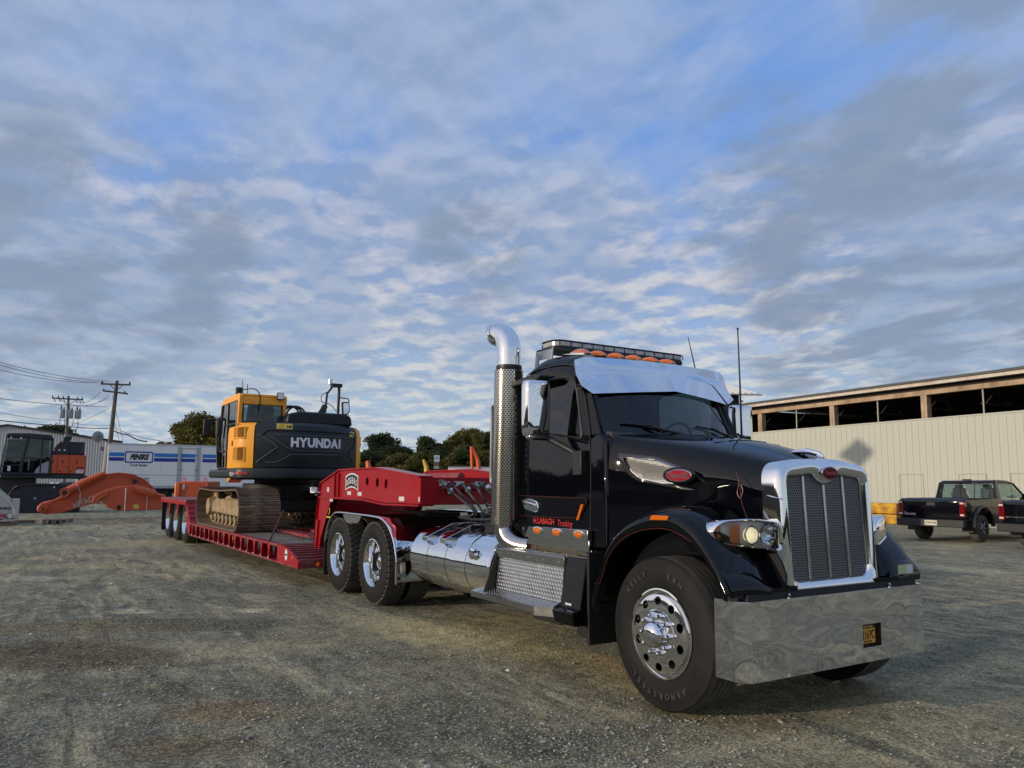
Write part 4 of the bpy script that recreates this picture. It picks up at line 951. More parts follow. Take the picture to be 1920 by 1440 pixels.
# ---- hood: sections from cowl to grille
def hood_section(x):
    t = (x+.70)/1.28   # 0 at cowl, 1 at grille
    t = max(0, min(1, t)); e = t*t*(3-2*t)
    hw = .875 + (-.372)*(t**.85) ; zt_ = 1.945 - .10*t - .150*t**2.2; zs = 1.90-.26*t - .03*t*t   # shoulder height
    
    zb = .92 + .02*t
    P = [(hw-.01, zb), (hw, zb+.3), (hw, zb+.55), (hw-.004, zs-.16), (hw-.03, zs-.05), (hw-.09, zs+.02), (hw*.80, zs+(zt_-zs)*.55), (hw*.55, zs+(zt_-zs)*.86), (hw*.34, zt_-.004), (hw*.30, zt_+.006), (hw*.12, zt_+.012), (0, zt_+.014)]
    # concave flank scallop behind the headlight
    sc = .10*max(0, 1-abs(t-.80)/.32)
    P[0] = (P[0][0]-sc*.2, P[0][1]); P[1] = (P[1][0]-sc, P[1][1]); P[2] = (P[2][0]-sc*.7, P[2][1])
    ring = [(x, -a, b) for a, b in P]; ring += [(x, a, b) for a, b in P[-2::-1]]
    return ring
mb = MB(); mb.loft([hood_section(-.70+1.28*k/20) for k in range(21)], closed=False, caps=False)
HOOD = part('hood', mb, black_paint, TRK, smooth=75)
m_ = HOOD.modifiers.new('sub', 'SUBSURF'); m_.levels = 1; m_.render_levels = 1
mb = MB(); mb.box(-.75, .5, -.4, .4, .9, 1.45); part('engine_block', mb, inner_dark, TRK)
def hood_y(x, z):
    s = hood_section(x); P = [(-a[1], a[2]) for a in s[:12]]
    for i in range(len(P)-1):
        if P[i][1] <= z <= P[i+1][1]: k = (z-P[i][1])/max(1e-6, P[i+1][1]-P[i][1]); return P[i][0]+(P[i+1][0]-P[i][0])*k
    return P[0][0]
# cowl side panel between hood rear edge and door
mb = MB(); q = [(-.90, 1.02), (-.90, 1.90), (-.80, 1.94), (-.70, 1.88), (-.68, 1.3), (-.70, 1.02)]
for sg in (-1, 1): mb.prism(q, sg*.80, sg*(HWc+.004), 'y')
part('cowl_side', mb, black_paint, TRK, bevel=.02, smooth=50)['kind'] = 'stuff'
# hood seams
for sg in (-1,):
    mb = MB(); mb.tube([(-.695, sg*.884, z) for z in (1.05, 1.4, 1.75, 1.86)], .006, 5); part('hood_seam', mb, frame_black, TRK)
mb = MB(); mb.tube([hood_section(-.05)[i] for i in range(7, 16)], .004, 5); part('hood_seam', mb, frame_black, TRK)
# side air intake with mesh, both sides
mesh_silver = mat('silver perforated mesh', (.55, .54, .50), .35, .9)
for sg in (-1, 1):
    IN = sub('hood_intake', TRK)
    out = rounded([(-.64, 1.775), (-.30, 1.735), (.05, 1.60), (.16, 1.47), (-.12, 1.50), (-.44, 1.55), (-.53, 1.60)], [.05, .02, .04, .005, .05, .05, .05], 5)
    q = MB(); oo = [(a, sg*(hood_y(a, b)+.002), b) for a, b in out]; cx = sum(a for a, b in out)/len(out); cz = sum(b for a, b in out)/len(out)
    i1 = [((a-cx)*.90+cx, sg*(hood_y(a, b)+.012), (b-cz)*.86+cz) for a, b in out]; i2 = [((a-cx)*.80+cx, sg*(hood_y(a, b)+.004), (b-cz)*.74+cz+.006) for a, b in out]
    q.ring(oo, i1); q.ring(i1, i2); part('intake_surround', q, mat('dark satin trim', (.03, .03, .032), .25, coat=.6), IN, smooth=60)
    q = MB(); mesh_out = rounded([(-.545, 1.735), (-.28, 1.70), (-.10, 1.64), (-.11, 1.545), (-.22, 1.545), (-.42, 1.58), (-.49, 1.63)], .02, 3); q.poly([(a, sg*(hood_y(a, b)+.006), b) for a, b in mesh_out]); part('intake_mesh', q, mat('silver mesh backing', (.20, .20, .19), .5, .4), IN)
    q = MB()   # raised cells
    for i in range(34):
        for j in range(16):
            a = -.545+i*.0135+(j % 2)*.0067; b = 1.545+j*.0118
            up_ = 1.735-(a+.545)*.20; lo_ = 1.63-(a+.545)*.28 if a < -.4 else 1.55
            if lo_+.01 < b < up_-.008 and a < -.11: q.tube([(a, sg*(hood_y(a, b)+.006), b-.004), (a, sg*(hood_y(a, b)+.010), b+.004)], .0035, 4)
    part('mesh_wires', q, mesh_silver, IN, smooth=0, fix=False)['kind'] = 'stuff'
    q = MB(); q.tube([(a, sg*(hood_y(a, b)+.012), b) for a, b in rounded([(-.545, 1.74), (-.28, 1.705), (-.10, 1.64), (-.11, 1.54), (-.22, 1.54), (-.42, 1.575), (-.49, 1.63)], .02, 3)]*1, .005, 5); part('mesh_edge', q, chrome, IN)
    B_ = sub('hood_badge', TRK, (-.085, sg*(hood_y(-.085, 1.59)+.022), 1.595), (R(4)*-sg, 0, R(-6)*sg))
    for nm, a_, b_, dpt, mm in (('badge_rim', .152, .062, .012, black_paint), ('badge_chrome', .122, .047, .017, chrome), ('badge_enamel', .114, .041, .020, red_enamel)):
        q = MB(); ring0 = [(a_*cos(t), 0, b_*sin(t)) for t in [2*pi*k/40 for k in range(40)]]; ring1 = [(x, sg*dpt*.8, z) for x, y, z in ring0]; ring2 = [(x*.96, sg*dpt, z*.94) for x, y, z in ring0]; q.loft([ring0, ring1, ring2], True, True); part(nm, q, mm, B_)
    text('badge_lettering', 'Peterbilt', .058, chrome, B_, frame_mtx((0, sg*.0212, 0), (-sg, 0, 0), (0, 0, 1)), shear=.3, ext=.0012, sx=.88, bold=.0006)

# ---- front fenders
def fender(sg):
    # stations along the arch: (x, z) crest, plus lip and inner edge
    crest = spline([(-.74, .60), (-.66, .78), (-.53, 1.04), (-.36, 1.21), (-.10, 1.325), (.16, 1.35), (.36, 1.27), (.50, 1.13), (.60, 1.00), (.68, .86)], 4)
    lip = spline([(-.66, .58), (-.59, .80), (-.49, 1.00), (-.32, 1.14), (-.08, 1.215), (.16, 1.225), (.34, 1.15), (.46, 1.06), (.56, .94), (.62, .82)], 4)
    rings = []
    for (cx, cz), (lx, lz) in zip(crest, lip):
        t = (cx+.74)/1.475; inner = .52 + .06*sin(pi*t); top_in = (cx*.97, sg*inner, cz+.05*sin(pi*max(0, min(1, t))) + (.0))
        rings.append([(lx, sg*1.00, lz-.012), (lx, sg*1.03, lz), ((lx*.6+cx*.4), sg*1.045, lz*.6+cz*.4), ((lx*.25+cx*.75), sg*1.035, lz*.25+cz*.75), (cx, sg*.985, cz), (cx*.99, sg*.90, cz+.025), (cx*.98, sg*.75, cz+.03), top_in])
    q = MB(); q.loft(rings, closed=False, caps=False); return q
for sg in (-1, 1):
    FN = part('front_fender', fender(sg), black_paint, TRK, smooth=60)
    s_ = FN.modifiers.new('solid', 'SOLIDIFY'); s_.thickness = .012
    # nose of the fender wrapping down to the bumper, inward to the grille
    q = MB(); rings = []
    for k in range(9):
        t = k/8; y = 1.02-.60*t
        xf = .70 + .02*t - .05*abs(.5-t); ztop = .985 + .06*sin(pi*min(1, t*1.3)) - .14*t
        rings.append([(.36, sg*y, 1.06-.1*t), (.50, sg*y, ztop+.035), (.60, sg*y, ztop), (xf-.02, sg*y, ztop-.07), (xf, sg*y, .88), (xf-.01, sg*y, .835)])
    q.loft(rings, closed=False, caps=False); part('fender_nose', q, black_paint, FN, smooth=60)
    q = MB(); q.prism(spline([(-.74, .60), (-.6, .98), (-.3, 1.2), (.1, 1.30), (.5, 1.2), (.68, .95), (.62, .8)], 3)+[(.55, .8), (.45, 1.0), (.1, 1.16), (-.3, 1.08), (-.5, .9), (-.6, .6)], sg*.50, sg*.52, 'y'); part('wheel_well', q, inner_dark, FN)
    q = MB(); q.box(-.80, -.77, min(sg*.5, sg*1.0), max(sg*.5, sg*1.0), .30, 1.0); part('mud_flap', q, flap_rubber, TRK)
    q = MB(); q.prism([(-.02, 1.283), (.155, 1.288), (.165, 1.318), (-.0, 1.318)], sg*1.036, sg*1.053, 'y'); part('fender_marker_lamp', q, amber_lit, TRK, bevel=.006)
    q = MB(); q.tube(spline([(-.66, sg*1.035, .78), (-.59, sg*1.035, .80), (-.49, sg*1.035, 1.00), (-.32, sg*1.035, 1.14), (-.08, sg*1.035, 1.215), (.16, sg*1.035, 1.225), (.36, sg*1.035, 1.16)], 4), .0025, 4); part('pinstripe', q, gold_print, FN)
mb = MB(); mb.box(-.84, .30, -.5, -.44, .75, 1.1); part('inner_splash', mb, inner_dark, TRK)
for y, c_ in ((-.60, (.55, .5, .05)), (-.52, (.5, .5, .48))):
    mb = MB(); mb.box(.36, .366, y-.05, y-.005, 1.10, 1.14); part('warning_sticker', mb, mat('sticker %s' % y, c_, .5), TRK)
mb = MB(); mb.box(.742, .748, .62, .80, .90, .965); part('inspection_sticker', mb, mat('yellow sticker', (.45, .5, .25), .5), TRK)
mb = MB(); mb.box(.748, .7485, .72, .79, .905, .96); part('inspection_sticker', mb, white_decal, TRK)

# ---- grille
def arch(yw, zt_, zb, r1, r2, dip=0, n=6):
    top = []
    if dip:
        pts = [(-yw, zb), (-yw*1.0, zt_-.02), (-.16, zt_-.0), (-.12, zt_-.004), (-.085, zt_-dip*.55), (0, zt_-dip), (.085, zt_-dip*.55), (.12, zt_-.004), (.16, zt_), (yw, zt_-.02), (yw, zb)]
        return rounded(pts, [r2, r1, .01, .03, .04, .05, .04, .03, .01, r1, r2], n)
    pts = [(-yw, zb), (-yw*.98, zt_-.03), (-.22, zt_+.008), (-.15, zt_+.012), (-.085, zt_+.015), (0, zt_+.018), (.085, zt_+.015), (.15, zt_+.012), (.22, zt_+.008), (yw*.98, zt_-.03), (yw, zb)]
    return rounded(pts, [r2, r1, .01, .03, .04, .05, .04, .03, .01, r1, r2], n)
GX = .66
def slant(z): return GX + (.84-z)*(-.0) - max(0, z-.9)*.055
o3 = arch(.512, 1.702, .812, .12, .02); o1 = arch(.492, 1.690, .815, .10, .02); o2 = arch(.425, 1.615, .885, .06, .09, .072); i_ = arch(.410, 1.600, .90, .05, .08, .072)
mb = MB()
def lay(P, dx): return [(slant(b)+dx, a, b) for a, b in P]
mb.ring(lay(o3, -.13), lay(o3, -.03)); mb.ring(lay(o3, -.03), lay(o1, .012)); o12 = [((a[0]*.5+b[0]*.5), (a[1]*.5+b[1]*.5)) for a, b in zip(o1, o2)]
mb.ring(lay(o1, .012), lay(o12, .030)); mb.ring(lay(o12, .030), lay(o2, .012)); mb.ring(lay(o2, .012), lay(i_, -.02)); mb.ring(lay(i_, -.02), lay(i_, -.05))
GR = part('grille_surround', mb, chrome, TRK, smooth=70)
def inside(P, a, b):
    c = False; j = len(P)-1
    for k in range(len(P)):
        if (P[k][1] > b) != (P[j][1] > b) and a < (P[j][0]-P[k][0])*(b-P[k][1])/(P[j][1]-P[k][1]+1e-12)+P[k][0]: c = not c
        j = k
    return c
mb = MB(); s = .0115; dyh = s*math.sqrt(3); row_ = 0; z = .89
while z < 1.62:
    y = -.43 + (dyh/2 if row_ % 2 else 0)
    while y < .43:
        if inside(i_, y, z):
            o_ = [(slant(z)-.026, y+s*1.0*cos(pi/6+k*pi/3), z+s*1.0*sin(pi/6+k*pi/3)) for k in range(6)]; n_ = [(slant(z)-.026, y+s*.74*cos(pi/6+k*pi/3), z+s*.74*sin(pi/6+k*pi/3)) for k in range(6)]
            n2 = [(p[0]-.004, p[1], p[2]) for p in n_]; mb.ring(o_, n_); mb.ring(n_, n2)
        y += dyh
    z += 1.5*s; row_ += 1
part('grille_mesh', mb, mat('grille mesh grey', (.30, .30, .31), .4, .6), GR, smooth=0, fix=False)['kind'] = 'stuff'
mb = MB(); mb.poly(lay(i_, -.06)); part('grille_backing', mb, mat('radiator black', (.004, .004, .004), .8), GR)
for y, zt_ in ((-.215, 1.595), (.0, 1.535), (.215, 1.595)):
    mb = MB(); mb.prism([(y-.013, 0), (y-.009, .010), (y+.009, .010), (y+.013, 0)], 0, 1, 'z')
    mb.v = [(slant(.9+(zt_-.9)*c_)-.024+b_, a_, .905+(zt_-.905)*c_) for a_, b_, c_ in mb.v]; part('grille_bar', mb, brushed, GR, bevel=.003)
B_ = sub('grille_badge', TRK, (slant(1.6)+.03, 0, 1.615))
for nm, a_, b_, dpt, mm in (('badge_chrome', .088, .047, .014, chrome), ('badge_enamel', .078, .040, .018, mat('dark red enamel', (.12, .003, .01), .12, coat=1))):
    q = MB(); ring0 = [(0, a_*cos(t), b_*sin(t)) for t in [2*pi*k/40 for k in range(40)]]; q.loft([ring0, [(dpt, y, z) for x, y, z in ring0]], True, True); part(nm, q, mm, B_, bevel=.003)
text('badge_lettering', 'Peterbilt', .043, mat('worn red lettering', (.45, .10, .10), .3, .5), B_, frame_mtx((.0185, 0, 0), (0, 1, 0), (0, 0, 1)), shear=.25, ext=.001, sx=.8, bold=.0004)
# hood ornament bird
mb = MB(); mb.tube([(.36, 0, 1.772), (.48, 0, 1.775), (.58, 0, 1.750), (.62, 0, 1.728)], [.01, .022, .02, .008], 8); mb.add([(.56, 0, 1.768), (.42, -.06, 1.772), (.36, -.08, 1.765), (.42, -.02, 1.76), (.42, .06, 1.772), (.36, .08, 1.765), (.42, .02, 1.76)], [(0, 1, 2, 3), (0, 6, 5, 4)]); o = part('hood_ornament', mb, chrome, TRK); s_ = o.modifiers.new('s', 'SOLIDIFY'); s_.thickness = .006

# ---- headlights
def headlight(sg):
    H_ = sub('headlight', TRK)
    # pod: outline in y-z as seen from the front, lofted back; wraps outward
    def P(y, z, dx=0):     # bows back towards the outer end
        k = max(0, (y-.50)); x = .650 - .12*k - .8*k*k + dx; return (x, sg*y, z)
    outl = rounded([(.50, 1.095), (.50, 1.285), (.72, 1.312), (.90, 1.295), (.955, 1.215), (.90, 1.145)], [.05, .08, .04, .05, .05, .05], 5)
    cx = sum(a for a, b in outl)/len(outl); cz = sum(b for a, b in outl)/len(outl)
    def sc(f, dx): return [P((a-cx)*f+cx, (b-cz)*(f*1.0 if f > .95 else f*.97)+cz, dx) for a, b in outl]
    q = MB(); back = [(.30 if a < .8 else .22, sg*((a-cx)*.75+cx-.02), (b-cz)*.6+cz) for a, b in outl]
    q.loft([back, sc(1.0, -.12), sc(1.03, -.03), sc(1.02, .004), sc(.96, .012), sc(.90, -.004)], True, False); part('pod', q, chrome, H_, smooth=70)
    q = MB(); q.add([p for p in sc(.90, -.06)], [tuple(range(len(outl)))]); part('bowl', q, mat('lamp bowl', (.88, .88, .86), .5, .0), H_)
    for y, zc, r_, mm in ((.60, 1.205, .070, 'reflector'), (.705, 1.205, .058, 'projector')):
        q = MB(); x0 = P(y, zc, -.055)[0]; q.lathe([(x0+.035, r_), (x0+.04, r_+.006), (x0+.04, r_*.95), (x0+.015, r_*.8), (x0-.01, r_*.45), (x0-.02, 0)], (0, sg*y, zc), 'x', 24); part(mm, q, chrome, H_, smooth=60)
        if mm == 'projector':
            q = MB(); q.lathe([(x0+.0, r_*.72), (x0+.02, r_*.66), (x0+.04, r_*.4), (x0+.046, 0)], (0, sg*y, zc), 'x', 20); part('projector_lens', q, mat('projector glass', (.75, .73, .60), .05, coat=1, spec=1, emit=(1, .85, .5), estr=.8), H_, smooth=60)
    q = MB(); A_ = [P(.765, 1.15, -.035), P(.765, 1.275, -.035), P(.815, 1.272, -.045), P(.815, 1.155, -.045)]; q.poly(A_); part('amber_reflector', q, mat('amber strip', (.75, .20, .02), .25, coat=1), H_)
    for zc in (1.188, 1.245):
        q = MB(); c_ = P(.885, zc, -.04); q.lathe([(c_[0], .022), (c_[0]+.018, .016), (c_[0]+.022, 0)], (0, c_[1], zc), 'x', 12); part('turn_bulb', q, amber, H_)
    q = MB(); f0, f1 = .905, .55; q.loft([sc(f0, .0), sc(.80, .010), sc(f1, .014), sc(.15, .015)], True, False); q.add(sc(.15, .015), [tuple(range(len(outl)))]); part('lens', q, clear_lens, H_, smooth=80, fix=False)
    q = MB(); q.prism(rounded([(.42, 1.10), (.52, 1.09), (.54, 1.26), (.44, 1.29)], .02, 3), .44, .56, 'x'); q.v = [(a, sg*b, c) for a, b, c in q.v]; part('mount', q, chrome, H_, bevel=.01)
headlight(-1); headlight(1)

# ---- bumper
BZ0, BZ1 = .335, .815; BX = .745
plan = [(.50, -.985), (.665, -.99), (BX, -.925), (BX, .90), (.665, .965), (.50, .96)]
mb = MB(); hole = (.20, .36, .435, .575)  # y0,y1,z0,z1 plate window
LH = (.175, .385, .43, .585)
def col(x, y, z): return (x, y, z)
for i in range(len(plan)-1):
    (xa, ya), (xb, yb) = plan[i], plan[i+1]
    if i == 2:
        y0, y1, z0, z1 = LH; xs_ = [ya, y0, y1, yb]; zs_ = [BZ0, z0, z1, BZ1]
        for a in range(3):
            for b in range(3):
                if a == 1 and b == 1: continue
                mb.add([(BX, xs_[a], zs_[b]), (BX, xs_[a+1], zs_[b]), (BX, xs_[a+1], zs_[b+1]), (BX, xs_[a], zs_[b+1])], [(0, 1, 2, 3)])
    else: mb.add([(xa, ya, BZ0), (xb, yb, BZ0), (xb, yb, BZ1), (xa, ya, BZ1)], [(0, 1, 2, 3)])
# top return flange, raised back from the face
fl = [(x-(.045 if k not in (0, len(plan)-1) else .0), y*(.96), BZ1+.004) for k, (x, y) in enumerate(plan)]
mb.add([(x, y, BZ1) for x, y in plan]+fl, [(i, i+1, len(plan)+i+1, len(plan)+i) for i in range(len(plan)-1)])
fl = [(x-.04, y*(.96), BZ0) for x, y in plan]; mb.add([(x, y, BZ0) for x, y in plan]+fl, [(i, len(plan)+i, len(plan)+i+1, i+1) for i in range(len(plan)-1)])
BM = part('bumper', mb, bumper_metal, TRK, smooth=0)
s_ = BM.modifiers.new('s', 'SOLIDIFY'); s_.thickness = .004
b_ = BM.modifiers.new('b', 'BEVEL'); b_.width = .006; b_.segments = 2; b_.limit_method = 'ANGLE'
y0, y1, z0, z1 = LH; mb = MB()
mb.ring([(BX-.002, y0, z0), (BX-.002, y1, z0), (BX-.002, y1, z1), (BX-.002, y0, z1)], [(BX-.05, y0+.006, z0+.006), (BX-.05, y1-.006, z0+.006), (BX-.05, y1-.006, z1-.006), (BX-.05, y0+.006, z1-.006)]); mb.poly([(BX-.05, y0, z0), (BX-.05, y1, z0), (BX-.05, y1, z1), (BX-.05, y0, z1)]); part('plate_pocket', mb, mat('brown pocket', (.10, .05, .03), .3, .5), BM)
mb = MB(); mb.box(BX-.016, BX-.012, y0-.0, y0+.155, z0+.025, z1-.008); NP = part('number_plate', mb, mat('orange yellow plate', (.68, .33, .03), .45), BM)
mb = MB(); mb.box(BX-.0118, BX-.0112, y0, y0+.155, z1-.032, z1-.008); part('plate_header', mb, mat('navy header', (.01, .012, .03), .4), BM)
text('plate_lettering', 'NEW YORK', .020, mat('plate gold', (.7, .4, .05), .4), BM, frame_mtx((BX-.0105, y0+.075, z1-.020), (0, 1, 0), (0, 0, 1)), ext=.0004, bold=.0004)
text('plate_lettering', '216', .085, ink, BM, frame_mtx((BX-.0105, y0+.045, z0+.080), (0, 1, 0), (0, 0, 1)), ext=.0004, bold=.0012, sx=.62)
text('plate_lettering', 'PC', .085, ink, BM, frame_mtx((BX-.0105, y0+.118, z0+.080), (0, 1, 0), (0, 0, 1)), ext=.0004, bold=.0012, sx=.55)
text('plate_lettering', 'TRACTOR', .020, ink, BM, frame_mtx((BX-.0105, y0+.07, z0+.036), (0, 1, 0), (0, 0, 1)), ext=.0004, bold=.0004)
for y in (-.53, .56): 
    mb = MB(); mb.lathe([(0, .012), (.012, .012), (.018, .006), (.018, 0)], (BX-.035, y, BZ1+.006), 'z', 8); part('bumper_bolt', mb, chrome, BM)
mb = MB(); mb.box(.5, .70, -.9, .9, .55, .85); part('bumper_mount', mb, inner_dark, TRK)

# ---- drop visor
def vz(y, v):   # v 0 top, 1 bottom
    a = abs(y); x0 = -1.075+.115*(1-(a/.80)**1.6 if a < .8 else 0); x1 = x0+.13-.03*a
    return (x0+(x1-x0)*v, y, 2.60-.265*v-.075*v*a)
rings = []
for y in (-.80, -.6, -.4, -.2, -.001, .001, .2, .4, .6, .80): rings.append([vz(y, 0), vz(y, .5), vz(y, .96), vz(y, 1.0), tuple(Vector(vz(y, 1))+Vector((-.02, 0, .012)))])
e0 = [(-1.10, -.885, 2.57), (-1.07, -.90, 2.44), (-1.00, -.90, 2.345), (-.99, -.90, 2.335), (-1.0, -.885, 2.345)]
e00 = [(-1.17, -.862, 2.55), (-1.13, -.872, 2.43), (-1.07, -.878, 2.31), (-1.065, -.878, 2.30), (-1.07, -.87, 2.305)]
sh_ = lambda E_: [(a, -b, c) for a, b, c in E_]
mb = MB(); mb.loft([e00, e0]+rings+[sh_(e0), sh_(e00)], closed=False, caps=False); VS = part('sun_visor', mb, chrome, TRK, smooth=50); s_ = VS.modifiers.new('s', 'SOLIDIFY'); s_.thickness = .006
for z in (2.50, 2.42, 2.34):
    mb = MB(); mb.lathe([(-.004, .009), (.004, .007), (.006, 0)], (-1.135+(2.5-z)*.30, -.878, z), 'y', 8); part('visor_screw', mb, frame_black, VS)
# ---- roof lamps and light bar
for y in (-.60, -.42, -.21, .0, .21, .42):
    L_ = sub('roof_marker_lamp', TRK, (-1.40, y, 2.685), (0, R(8), 0)); L_.scale = (.8, .8, .72)
    q = MB(); rings = []
    for k in range(9):
        t = k/8; w_ = .062*math.sqrt(max(0, sin(pi*min(1, .12+t*.88))))*(1 if t < .95 else .7)+.004; h_ = .058*sin(pi*t**.75)+.003; x = .15-.34*t
        rings.append([(x, w_*cos(a), h_*max(0, sin(a))) for a in [pi*j/8 for j in range(9)]])
    q.loft(rings, closed=False, caps=False); q.tf(Matrix.Translation((0, 0, .012))); part('lens', q, amber_lit if y > -.5 else amber, L_, smooth=70)
    q = MB(); q.prism([(.19, 0), (.12, .05), (-.16, .065), (-.36, 0)], 0, .014, 'z'); q.prism([(.19, 0), (.12, -.05), (-.16, -.065), (-.36, 0)], 0, .014, 'z'); part('lamp_base', q, chrome, L_)
LB = sub('light_bar', TRK, (-1.84, .16, 2.81))
pl = rounded([(-.15, -.83), (.15, -.83), (.15, .83), (-.15, .83)], .12, 6)
q = MB(); q.prism(pl, -.045, -.0, 'z'); part('base', q, black_plastic, LB, bevel=.015)
q = MB(); q.prism([(a*.97, b*.99) for a, b in pl], .001, .046, 'z'); part('lens_band', q, mat('smoky clear lens', (.34, .34, .32), .12, coat=1, spec=1, var=.5, vscale=14), LB, bevel=.006)
q = MB(); q.prism(pl, .047, .060, 'z'); part('lid', q, black_plastic, LB, bevel=.008)
for k in range(13):
    q = MB(); yy = -.78+k*.13; q.box(.143, .150, yy-.004, yy+.004, .003, .045); q.box(-.15, -.143, yy-.004, yy+.004, .003, .045); part('divider', q, black_plastic, LB)['kind'] = 'stuff'
BR = sub('light_bar_bracket', TRK, (.12, 0, -.02))
q = MB(); q.prism([(-2.04, 2.80), (-2.07, 2.60), (-2.03, 2.58), (-2.00, 2.70), (-1.86, 2.70), (-1.83, 2.58), (-1.79, 2.60), (-1.76, 2.80)], -.735, -.725, 'y'); part('bracket_plate', q, brushed, BR)
q = MB(); q.box(-2.02, -1.78, -.735, -.35, 2.785, 2.797); part('bracket_shelf', q, mat('bracket black', (.02, .02, .02), .4), BR)
mb = MB(); mb.tube([(-1.2, .62, 2.62), (-1.27, .60, 2.95)], [.007, .004], 6); part('short_antenna', mb, frame_black, TRK)
mb = MB(); mb.tube([(-.93, .93, 1.85), (-.935, .93, 2.5), (-.94, .925, 3.0)], [.011, .008, .006], 6); mb.lathe([(3.0, .010), (3.02, .010), (3.03, 0)], (-.94, .925, 0), 'z', 6); part('whip_antenna', mb, frame_black, TRK)
# ---- mirrors
def mirror(sg, x, y):
    M_ = sub('mirror', TRK, (x, y, 0))
    rings = []
    for k, z in enumerate((1.93, 1.95, 2.0, 2.08, 2.2, 2.3, 2.36, 2.385, 2.40)):
        f = (.86, .95, .99, 1, 1, 1, .99, .96, .88)[k]; P = rounded([(-.045, -.125), (.065, -.125), (.065, .125), (-.045, .125)], [.02, .055, .055, .02], 4)
        rings.append([(a*f, b*f, z) for a, b in P])
    q = MB(); q.loft(rings, True, True); part('shell', q, chrome, M_, smooth=60)
    q = MB(); q.box(-.052, -.046, -.105, .105, 1.97, 2.36); part('glass', q, mat('mirror glass', (.7, .72, .75), .02, 1), M_)
    q = MB(); q.prism([(-.045, 1.95), (.05, 1.95), (.05, 1.89), (-.04, 1.90)], -.09, .09, 'y'); part('lower_cap', q, mat('smoky chrome', (.35, .35, .36), .15, 1), M_, bevel=.02)
    q = MB(); q.tube([(0, 0, 1.93), (.02, -sg*.10, 1.92), (.26, -sg*.19, 1.80), (.36, -sg*.22, 1.72)], .028, 8); q.box(.30, .42, min(-sg*.16, -sg*.235), max(-sg*.16, -sg*.235), 1.60, 1.80); part('mirror_arm', q, black_plastic, M_, bevel=.01)
    if sg > 0: M_.location.z = .34; M_.scale = (1, 1, .82)
mirror(-1, -1.37, -1.10); mirror(1, -1.18, 1.20)
q = MB(); q.prism(rounded([(-2.02, 2.42), (-1.98, 2.47), (-1.55, 2.50), (-1.48, 2.47), (-1.55, 2.44)], .015, 2), -.98, -.86, 'y'); part('rain_visor', q, black_plastic, TRK, bevel=.01)
# ---- exhaust stack
SK = sub('exhaust_stack', TRK)
def shield_mat():
    m = bpy.data.materials.new('perforated heat shield'); m.use_nodes = True; t = m.node_tree; b = t.nodes['Principled BSDF']; L = t.links.new
    uv = t.nodes.new('ShaderNodeUVMap'); mp = t.nodes.new('ShaderNodeMapping'); mp.inputs['Scale'].default_value = (15, 40, 1); L(uv.outputs[0], mp.inputs[0])
    br = t.nodes.new('ShaderNodeTexBrick'); br.inputs['Scale'].default_value = 1; br.inputs['Mortar Size'].default_value = .11; br.inputs['Brick Width'].default_value = .5; br.inputs['Row Height'].default_value = .5; br.inputs['Mortar Smooth'].default_value = .1
    mp.inputs['Rotation'].default_value = (0, 0, 0); L(mp.outputs[0], br.inputs['Vector'])
    mx = t.nodes.new('ShaderNodeMix'); mx.data_type = 'RGBA'; L(br.outputs['Fac'], mx.inputs[0]); mx.inputs[6].default_value = (.01, .01, .01, 1); mx.inputs[7].default_value = (.58, .55, .49, 1)
    L(mx.outputs[2], b.inputs['Base Color']); L(br.outputs['Fac'], b.inputs['Metallic']); b.inputs['Roughness'].default_value = .18
    bp = t.nodes.new('ShaderNodeBump'); bp.inputs['Distance'].default_value = .004; L(br.outputs['Fac'], bp.inputs['Height']); L(bp.outputs[0], b.inputs['Normal']); return m
q = MB(); q.tube([(-2.13, -.93, 1.15), (-2.12, -.93, 1.6), (-2.10, -.93, 2.1), (-2.09, -.93, 2.59)], .138, 36, uv=True); part('heat_shield', q, shield_mat(), SK, uv=True, smooth=60, fix=False)
q = MB(); q.box(-1.98, -1.95, -.95, -.88, 1.2, 2.58); part('mounting_plate', q, frame_black, SK)
q = MB()
for i in range(16): q.box(-1.95, -1.944, -.96, -.93, 1.55+i*.055, 1.59+i*.055)
part('plate_slots', q, brushed, SK)['kind'] = 'stuff'
q = MB(); q.lathe([(2.59, .120), (2.60, .123), (2.635, .123), (2.64, .118)], (-2.09, -.93, 0), 'z', 32); part('clamp', q, frame_black, SK)
q = MB(); path = spline([(-2.09, -.93, 2.60), (-2.09, -.93, 2.74), (-2.10, -.93, 2.84), (-2.16, -.93, 2.92), (-2.25, -.94, 2.965), (-2.31, -.945, 2.975)], 5)
rings = []; N_ = 28
for i, p in enumerate(path):
    p = Vector(p); d = (Vector(path[min(i+1, len(path)-1)])-Vector(path[max(i-1, 0)])).normalized(); b = Vector((0, 1, 0)); a = d.cross(b).normalized()
    rings.append([tuple(p+a*.112*cos(t)+b*.112*sin(t) + (d*(-.05*cos(t)) if i == len(path)-1 else d*0)) for t in [2*pi*k/N_ for k in range(N_)]])
q.loft(rings, True, False); o = part('curved_tip', q, chrome, SK, smooth=60); s_ = o.modifiers.new('s', 'SOLIDIFY'); s_.thickness = .004; s_.offset = -1
q = MB(); q.poly([tuple(Vector(p)+Vector((.06, 0, -.01))) for p in rings[-1]]); part('tip_bore', q, inner_dark, SK)
q = MB(); q.tube(spline([(-2.13, -.93, 1.17), (-2.13, -.93, 1.10), (-2.08, -.92, 1.02), (-1.98, -.88, .97), (-1.85, -.82, .955)], 5), .105, 24, caps=False); part('elbow', q, mat('smoky pipe chrome', (.42, .42, .42), .14, 1), SK, smooth=60)
